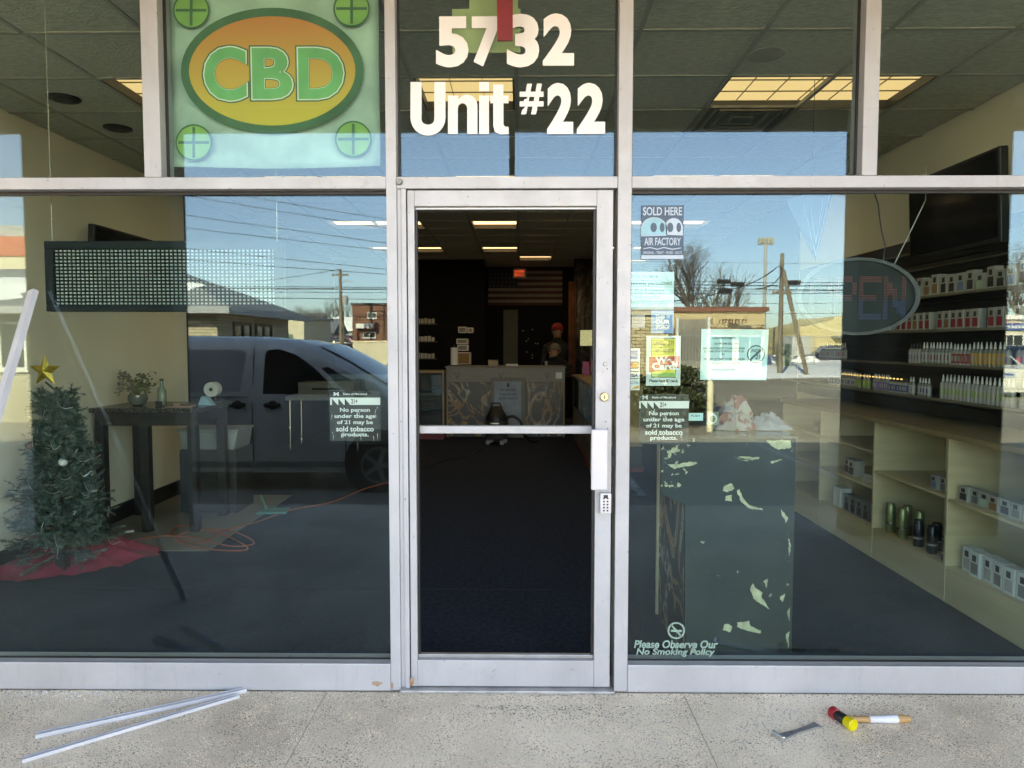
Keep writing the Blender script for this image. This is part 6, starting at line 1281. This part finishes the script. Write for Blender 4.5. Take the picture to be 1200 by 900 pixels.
# doorway curtains beside flag
DRAPE = mat('rust_drape', (.20, .07, .035), .8, var=.4, scale=6); CUR = smokemat('grey_smoke_drape', (.16, .13, .10), (.14, .14, .13), (.03, .03, .028), 2)
def drape(x0, x1, y, z0, z1, m, lab, name='drape'):
    q = MB(); n = 24; vs = []
    for i in range(n + 1):
        for z in (z0, z1): vs.append((x0 + (x1 - x0) * i / n, y + .035 * math.sin(i * 1.3), z))
    q.add(vs, [(2*i, 2*i+2, 2*i+3, 2*i+1) for i in range(n)]); o = q.build(name, m, smooth=True); s_ = o.modifiers.new('t', 'SOLIDIFY'); s_.thickness = .006; return tag(o, lab, 'curtain')
p0, p1 = P(666, 430, 9.6), P(675, 330, 9.6); drape(p0.x, p1.x, 9.6, .9, p1.z, DRAPE, 'narrow rust coloured drape hanging beside the seated customers')
p0, p1 = P(672, 430, 9.9), P(735, 300, 9.9); drape(p0.x, p1.x, 9.9, .02, ZC, CUR, 'dark grey smoke patterned wall hanging at the rear')
a, b = P(590, 425, YB - .1), P(607, 363, YB - .1); tag(bx('rear_door', mat('olive_door', (.045, .040, .022), .6), None, a.x, b.x, YB - .1, YB - .05, 0, b.z), 'narrow dark olive door in the back wall', None, kind='structure')
a, b = P(609, 428, YB - .2), P(634, 366, YB - .2); o = thing('star_lights', 'dark hanging with scattered pale star lights beside the rear door', 'hanging', ((a.x + b.x) / 2, YB - .2, a.z)); MB().box(a.x - o.location.x, b.x - o.location.x, 0, .02, 0, b.z - a.z).build('cloth', BLACKP, o); rr = random.Random(3)
for k in range(9): x, z = rr.uniform(-.15, .15), rr.uniform(.1, .8); MB().cbox((x, -.006, z), (.022, .008, .022), rot=Euler((0, R(45), 0)).to_matrix()).build('star', mat('pale_star', (.3, .3, .3), .5), o)
# monitor and goods on the far case
a, b = P(679, 406, 8.4), P(708, 386, 8.4); o = thing('display_monitor', 'small bright monitor on a stand at the end of the aisle', 'monitor', ((a.x + b.x) / 2, 8.4, a.z)); hw_, H_ = (b.x - a.x) / 2, b.z - a.z
MB().box(-hw_, hw_, 0, .03, 0, H_).build('casing', BLK, o, bev=.004); pm = MB(); sc_ = smokemat('screen_picture', (.3, .36, .2), (.5, .55, .4), (.08, .12, .08), 14); sc_.node_tree.nodes['Principled BSDF'].inputs['Emission Strength'].default_value = .03; sc_.node_tree.nodes['Principled BSDF'].inputs['Emission Color'].default_value = (.7, .9, .6, 1)
MB().box(-hw_ + .012, hw_ - .012, -.004, -.0005, .012, H_ - .012).build('screen', sc_, o); MB().box(-.02, .02, .005, .03, 1.05 - a.z, -.0005).box(-.1, .1, -.05, .1, 1.03 - a.z, 1.05 - a.z).build('stand', BLK, o)
# side display case along the aisle
xc = P(671, 450, 8.1).x; sc2 = thing('aisle_display_case', 'glass display case with smoke print panel along the aisle', 'display case', (xc, 5.2, 0))
MB().box(0, .02, 0, 2.8, .05, .55).build('front_panel', SMOKE, sc2); MB().box(0, .6, 2.8, 2.82, .05, 1.0).build('end_panel', OAKD, sc2); MB().box(.0, .62, 0, 2.82, 0, .049).build('plinth', MATS['deep_red_base'], sc2); MB().box(.002, .01, 0, 2.8, .551, 1.0).build('glass_front', CASEGL, sc2); MB().box(-.01, .63, -.01, 2.83, 1.0005, 1.025).build('top', OAKD, sc2); MB().box(.021, .6, 0, 2.799, .05, .3).build('carcass', BLK, sc2); MB().box(.02, .6, 0, .02, .301, .9995).build('end_panel', OAKD, sc2)
for k, (px_, c_, h_) in enumerate(((680, (.45, .06, .20), .2), (688, (.5, .12, .22), .24), (694, (.4, .38, .34), .16), (699, (.35, .10, .16), .2))):
    a = P(px_, 440, 7.9); carton('gift_box', ['magenta box at the rear end of the aisle display case', 'taller pink box beside the magenta one on the aisle case', 'pale box on the aisle display case', 'plum box on the aisle display case'][k], 'box', (a.x + .02, 7.7 - .18 * k, 1.0255), (.1, .12, h_), mat('gift_%d' % k, c_, .5), FC[5], 'boxes on the aisle display case')
# ------------------------------------------------------------------ two people behind the counter
SKIN = mat('skin', (.30, .16, .11), .55); HOOD = mat('black_clothing', (.012, .012, .014), .85)
def person(label, loc, rotz, J, hat, hatm, headdir):
    names = list(J); idx = {n_: i for i, n_ in enumerate(names)}
    E = [('pelvis', 'spine'), ('spine', 'chest'), ('chest', 'neck'), ('neck', 'chin'), ('chin', 'brow'), ('brow', 'crown')]
    for s_ in 'LR':
        E += [('chest', 'sh' + s_), ('sh' + s_, 'el' + s_), ('el' + s_, 'wr' + s_), ('wr' + s_, 'pa' + s_), ('pelvis', 'hp' + s_), ('hp' + s_, 'kn' + s_), ('kn' + s_, 'an' + s_), ('an' + s_, 'to' + s_)]
    vs = [Vector(J[n_][0]) for n_ in names]; rs = [J[n_][1] for n_ in names]; ed = [(idx[a], idx[b]) for a, b in E]
    for s_ in 'LR':                                  # four fingers and a thumb on each palm
        pa, wr_ = Vector(J['pa' + s_][0]), Vector(J['wr' + s_][0]); d = (pa - wr_).normalized(); side = d.cross(Vector((0, 0, 1))); side = side.normalized() if side.length > .1 else Vector((1, 0, 0))
        for k in range(5):
            off = side * (-.03 + .02 * k) if k < 4 else side * (.04 if s_ == 'L' else -.04); dd = d if k < 4 else (d * .4 + side * (1 if s_ == 'L' else -1)).normalized()
            L_ = (.06, .075, .07, .055, .045)[k]; b0 = pa + off * .8; i0 = len(vs); vs += [b0 + dd * .02, b0 + dd * (.02 + L_ * .5) + Vector((0, 0, -.006)), b0 + dd * (.02 + L_) + Vector((0, 0, -.02))]; rs += [.010, .009, .008]; ed += [(idx['pa' + s_], i0), (i0, i0 + 1), (i0 + 1, i0 + 2)]
    me = bpy.data.meshes.new('body'); me.from_pydata(vs, ed, []); o = bpy.data.objects.new('body', me); COL.objects.link(o)
    sk = o.modifiers.new('skin', 'SKIN'); sk.use_smooth_shade = True
    for v_, r_ in zip(me.skin_vertices[0].data, rs): v_.radius = r_ if isinstance(r_, tuple) else (r_, r_); v_.use_root = False
    me.skin_vertices[0].data[idx['pelvis']].use_root = True
    ss_ = o.modifiers.new('sub', 'SUBSURF'); ss_.levels = 2; ss_.render_levels = 2
    bpy.context.view_layer.update(); dm = bpy.data.meshes.new_from_object(o.evaluated_get(bpy.context.evaluated_depsgraph_get())); bpy.data.objects.remove(o)
    dm.materials.clear(); dm.materials.append(HOOD); dm.materials.append(SKIN)
    hd_ = [Vector(J['brow'][0]), Vector(J['chin'][0])]; pw_ = [Vector(J['pa' + s_][0]) for s_ in 'LR']
    for f in dm.polygons:
        c_ = f.center
        if min((c_ - h_).length for h_ in hd_) < .135 and (c_ - Vector(J['neck'][0])).dot((Vector(J['brow'][0]) - Vector(J['neck'][0])).normalized()) > .05: f.material_index = 1
        if min((c_ - h_).length for h_ in pw_) < .10: f.material_index = 1
    dm.polygons.foreach_set('use_smooth', [True] * len(dm.polygons))
    t = thing('person', label, 'person', loc, rotz); b_ = inst('body', dm, t)
    br, ch = Vector(J['brow'][0]), Vector(J['chin'][0]); up = (Vector(J['crown'][0]) - ch).normalized(); fw_ = Vector(headdir).normalized(); fw_ = (fw_ - up * fw_.dot(up)).normalized(); sd_ = fw_.cross(up)
    M_ = Matrix((sd_, fw_, up)).transposed()
    def local(m_, nm, mt, par, smooth=True):
        m_.v = [tuple(br + M_ @ Vector(v_)) for v_ in m_.v]; return m_.build(nm, mt, par, smooth=smooth)
    local(MB().add([(-.012, .085, -.01), (.012, .085, -.01), (.016, .09, -.05), (-.016, .09, -.05), (0, .118, -.045), (0, .09, .01)], [(0, 5, 4, 3), (5, 1, 2, 4), (3, 4, 2)]), 'nose', SKIN, b_)
    for s_ in (-1, 1):
        local(MB().lathe([(.002, -.008), (.011, -.004), (.011, .004), (.002, .008)], (s_ * .032, .088, 0), 10, axis='y'), 'eye', BLKPRINT, b_); local(MB().lathe([(.005, -.006), (.024, -.004), (.026, .004), (.008, .008)], (s_ * .088, 0, -.02), 12, axis='x'), 'ear', SKIN, b_)
    local(MB().cbox((0, .09, -.075), (.045, .012, .008)), 'mouth', mat('lip', (.22, .08, .07), .5), b_)
    local(MB().lathe([(.108, .005), (.112, .02), (.11, .05), (.095, .10), (.06, .135), (.015, .145)], (0, -.012, .0), 20), 'knit_hat', hatm, t)
    return t
ypn = 9.35
a = P(653, 389, ypn + .35); h1 = a.z + .02
J1 = {'pelvis': ((0, 0, .95), (.16, .12)), 'spine': ((0, 0, 1.12), (.15, .11)), 'chest': ((0, .02, h1 - .30), (.18, .12)), 'neck': ((0, .01, h1 - .17), .06), 'chin': ((0, -.02, h1 - .09), (.075, .085)), 'brow': ((0, -.01, h1), (.085, .10)), 'crown': ((0, 0, h1 + .09), (.06, .07)),
 'shL': ((.20, .02, h1 - .30), .07), 'shR': ((-.20, .02, h1 - .30), .07), 'elL': ((.26, -.02, h1 - .58), .05), 'elR': ((-.26, -.02, h1 - .58), .05), 'wrL': ((.2, -.2, h1 - .72), .035), 'wrR': ((-.2, -.2, h1 - .72), .035), 'paL': ((.17, -.28, h1 - .74), (.045, .022)), 'paR': ((-.17, -.28, h1 - .74), (.045, .022)),
 'hpL': ((.10, 0, .90), .10), 'hpR': ((-.10, 0, .90), .10), 'knL': ((.11, -.02, .50), .065), 'knR': ((-.11, -.02, .50), .065), 'anL': ((.11, .02, .09), .042), 'anR': ((-.11, .02, .09), .042), 'toL': ((.12, -.14, .035), .035), 'toR': ((-.12, -.14, .035), .035)}
person('person in black clothing and a red knit hat standing behind the counter', (a.x, ypn + .35, 0), 0, J1, None, mat('red_knit', (.22, .012, .014), .9, bump=.5, bscale=200), (-.35, -1, -.1))
a = P(650, 413, ypn - .1); h2 = a.z + .01
J2 = dict(J1); J2.update({'pelvis': ((.05, .22, .88), (.16, .12)), 'spine': ((.04, .14, 1.02), (.15, .11)), 'chest': ((.02, .05, h2 - .20), (.17, .12)), 'neck': ((0, -.02, h2 - .11), .06), 'chin': ((-.02, -.07, h2 - .07), (.075, .085)), 'brow': ((-.01, -.04, h2 + .01), (.085, .10)), 'crown': ((.01, -.01, h2 + .09), (.06, .07)),
 'shL': ((.20, .04, h2 - .22), .07), 'shR': ((-.19, .02, h2 - .22), .07), 'elL': ((.24, -.12, h2 - .40), .05), 'elR': ((-.25, -.14, h2 - .40), .05), 'wrL': ((.1, -.28, h2 - .38), .035), 'wrR': ((-.12, -.30, h2 - .38), .035), 'paL': ((.06, -.35, h2 - .38), (.045, .022)), 'paR': ((-.08, -.37, h2 - .38), (.045, .022)),
 'hpL': ((.14, .20, .84), .10), 'hpR': ((-.05, .22, .84), .10), 'knL': ((.15, .05, .47), .065), 'knR': ((-.05, .08, .47), .065), 'anL': ((.15, .16, .09), .042), 'anR': ((-.05, .18, .09), .042), 'toL': ((.16, .0, .035), .035), 'toR': ((-.06, .02, .035), .035)})
person('person in black clothing and a grey knit hat bending over the counter', (a.x, ypn - .1, 0), 0, J2, None, mat('grey_knit', (.13, .12, .10), .9, bump=.5, bscale=200), (-.6, -1, -.5))

# ------------------------------------------------------------------ things on the sidewalk
def channel(name, lab, p, q, w_=.03, h_=.016, roll=0., group=None):
    p, q = Vector(p), Vector(q); d = (q - p); L_ = d.length; o = thing(name, lab, 'aluminium channel', p, group=group); o.rotation_euler = (d.to_track_quat('X', 'Z') @ Euler((roll, 0, 0)).to_quaternion()).to_euler()
    MB().box(0, L_, -w_/2, w_/2, 0, .003).build('web', ALU2, o); MB().box(0, L_, -w_/2, -w_/2 + .003, .0031, h_).build('flange', ALU2, o); MB().box(0, L_, w_/2 - .003, w_/2, .0031, h_).build('flange', ALU2, o); MB().box(0, L_, -.002, .002, .0031, h_ * .6).build('rib', GRTRIM, o); return o
G_ = 'loose aluminium channels'
channel('aluminium_channel', 'loose aluminium channel lying on the sidewalk, nearer the glass', PG(42, 864, .001), PG(289, 810, .001), .025, .015, group=G_)
channel('aluminium_channel', 'loose aluminium channel lying on the sidewalk, farther from the glass', PG(26, 893, .001), PG(280, 817, .001), .021, .013, group=G_)
tp = P(42, 340, .002); channel('aluminium_channel', 'aluminium channel leaning up against the glass beside the christmas tree', (-1.96, -1.0, .002), (tp.x, -.03, tp.z), .036, .024, R(150), group=G_)
# soft-face hammer
a, b = PG(984, 843, .02), PG(1066, 842, .02); hm = thing('soft_face_hammer', 'wooden handled mallet with red and yellow faces lying on the sidewalk', 'hammer', (a.x, a.y, 0)); d = (b - a); d.z = 0; L_ = d.length; hm.rotation_euler.z = math.atan2(d.y, d.x)
WH = mat('hickory_handle', (.52, .29, .12), .5, var=.15, scale=8, stretch=(.2, 1, 1))
MB().tube([(.02, 0, .024), (L_ * .3, 0, .020), (L_ * .6, 0, .018), (L_ * .9, 0, .019), (L_, 0, .018)], [.011, .011, .0135, .0155, .012], 12).build('handle', WH, hm, smooth=True)
MB().tube([(L_ * .42, 0, .0195), (L_ * .62, 0, .0185), (L_ * .82, 0, .0188)], [.0135, .0150, .0168], 12).build('tape_wrap', mat('white_tape', (.62, .62, .64), .6), hm, smooth=True)
hv = Vector((-.32, 1, 0)).normalized(); hp_ = lambda t_: hv * t_ + Vector((.008, 0, .026))
MB().tube([hp_(-.024), hp_(-.02), hp_(0), hp_(.02), hp_(.024)], [.017, .020, .021, .020, .017], 14).build('head', BLK, hm, smooth=True)
MB().tube([hp_(-.062), hp_(-.058), hp_(-.026), hp_(-.0245)], [.019, .0235, .0225, .019], 16).build('yellow_face', mat('yellow_plastic', (.62, .50, .01), .35), hm, smooth=True); MB().tube([hp_(.0245), hp_(.026), hp_(.05), hp_(.055)], [.019, .0225, .0235, .019], 16).build('red_face', mat('bright_red_plastic', (.40, .02, .03), .35), hm, smooth=True)
# scraper blade tool
a, b = PG(911, 864, .008), PG(958, 848, .008); sc3 = thing('steel_scraper', 'short grey steel scraper blade lying on the sidewalk', 'scraper', (a.x, a.y, .001)); d = b - a; sc3.rotation_euler.z = math.atan2(d.y, d.x); L_ = d.length; DST = mat('dull_steel', (.26, .26, .26), .45, .6)
MB().prism([(0, -.026), (.02, -.018), (L_ * .5, -.011), (L_ * .85, -.015), (L_, -.02), (L_, .018), (L_ * .85, .012), (L_ * .5, .009), (.02, .018), (0, .026)], 'z', .001, .007).build('shank', DST, sc3, bev=.001); MB().box(-.004, .008, -.03, .028, .0005, .022).build('lip', CHROME, sc3, bev=.002); MB().lathe([(.004, .0072), (.004, .0080)], (L_ * .35, 0, 0), 10).build('hole', GASK, sc3)
# rust marks at the foot of the door, grit along the sill
RUST = mat('rust_stain', (.30, .13, .06), .8, var=.3, scale=40, c2=(.40, .28, .20))
rr = random.Random(12)
def stain(par, px_, py_, w_, h_, y, name='rust_mark'):
    l = par.location; pts = []
    for i in range(14):
        a_ = 2 * math.pi * i / 14; k = rr.uniform(.55, 1.1); pts.append((px_ + w_ * k * math.cos(a_), py_ - h_ * k * math.sin(a_)))
    q = [(P(x, z, y).x - l.x, max(.002, P(x, z, y).z) - l.z) for x, z in pts]; return MB().prism(q, 'y', y - l.y, y - l.y + .0003).build(name, RUST, par)
stain(dr, 483, 798, 3.2, 7, -.0625); stain(sf, 459, 803, 3, 5, FY0 - .0006); stain(sf, 441, 801, 7, 4, FY0 - .0048)
gp, gw = MB(), MB()
def pebble(m_, x, y, s_):
    m_.add([(x + s_ * rr.uniform(.5, 1), y, .0005), (x - s_ * .6, y + s_ * rr.uniform(.4, .9), .0005), (x - s_ * .5, y - s_ * .7, .0005), (x + rr.uniform(-.3, .3) * s_, y + rr.uniform(-.3, .3) * s_, s_ * rr.uniform(.6, 1.1))], [(0, 1, 3), (1, 2, 3), (2, 0, 3), (0, 2, 1)])
for k in range(700): pebble(gp, rr.uniform(-2.6, 2.4), -.066 - abs(rr.gauss(0, .018)), rr.uniform(.0012, .004))
for k in range(420): pebble(gp, rr.gauss(.1, .22), -.17 - abs(rr.gauss(0, .07)), rr.uniform(.0015, .0045))
for k in range(500): pebble(gp, rr.uniform(-2.4, 2.3), rr.uniform(-1.2, -.08), rr.uniform(.001, .0032))
for k in range(260): pebble(gw, rr.gauss(-2.05, .25), -.07 - abs(rr.gauss(0, .05)), rr.uniform(.0015, .005))
for k in range(60): pebble(gw, rr.uniform(-2.3, 2.3), rr.uniform(-.8, -.08), rr.uniform(.0015, .004))
tag(gp.build('gravel', mat('dark_grit', (.10, .085, .07), .9, var=.5, scale=90)), 'scattered dark grit along the foot of the storefront', None, kind='stuff')
tag(gw.build('debris', mat('glass_crumbs', (.72, .75, .74), .25)), 'pale crumbs of broken glass scattered on the sidewalk', None, kind='stuff')
# alike goods on one shelf are told apart by their place, counted from the window
same = {}
for o in S.objects:
    if o.parent is None and o.get('category') and o.location.y > .1: same.setdefault(o['label'], []).append(o)
for lab, lst in same.items():
    if len(lst) < 2: continue
    for k, o in enumerate(sorted(lst, key=lambda q: (round(q.location.y, 3), q.location.x))):
        n = k + 1; suf = 'th' if 10 <= n % 100 <= 20 else {1: 'st', 2: 'nd', 3: 'rd'}.get(n % 10, 'th')
        o['label'] = '%s, %d%s from the window' % (lab, n, suf)
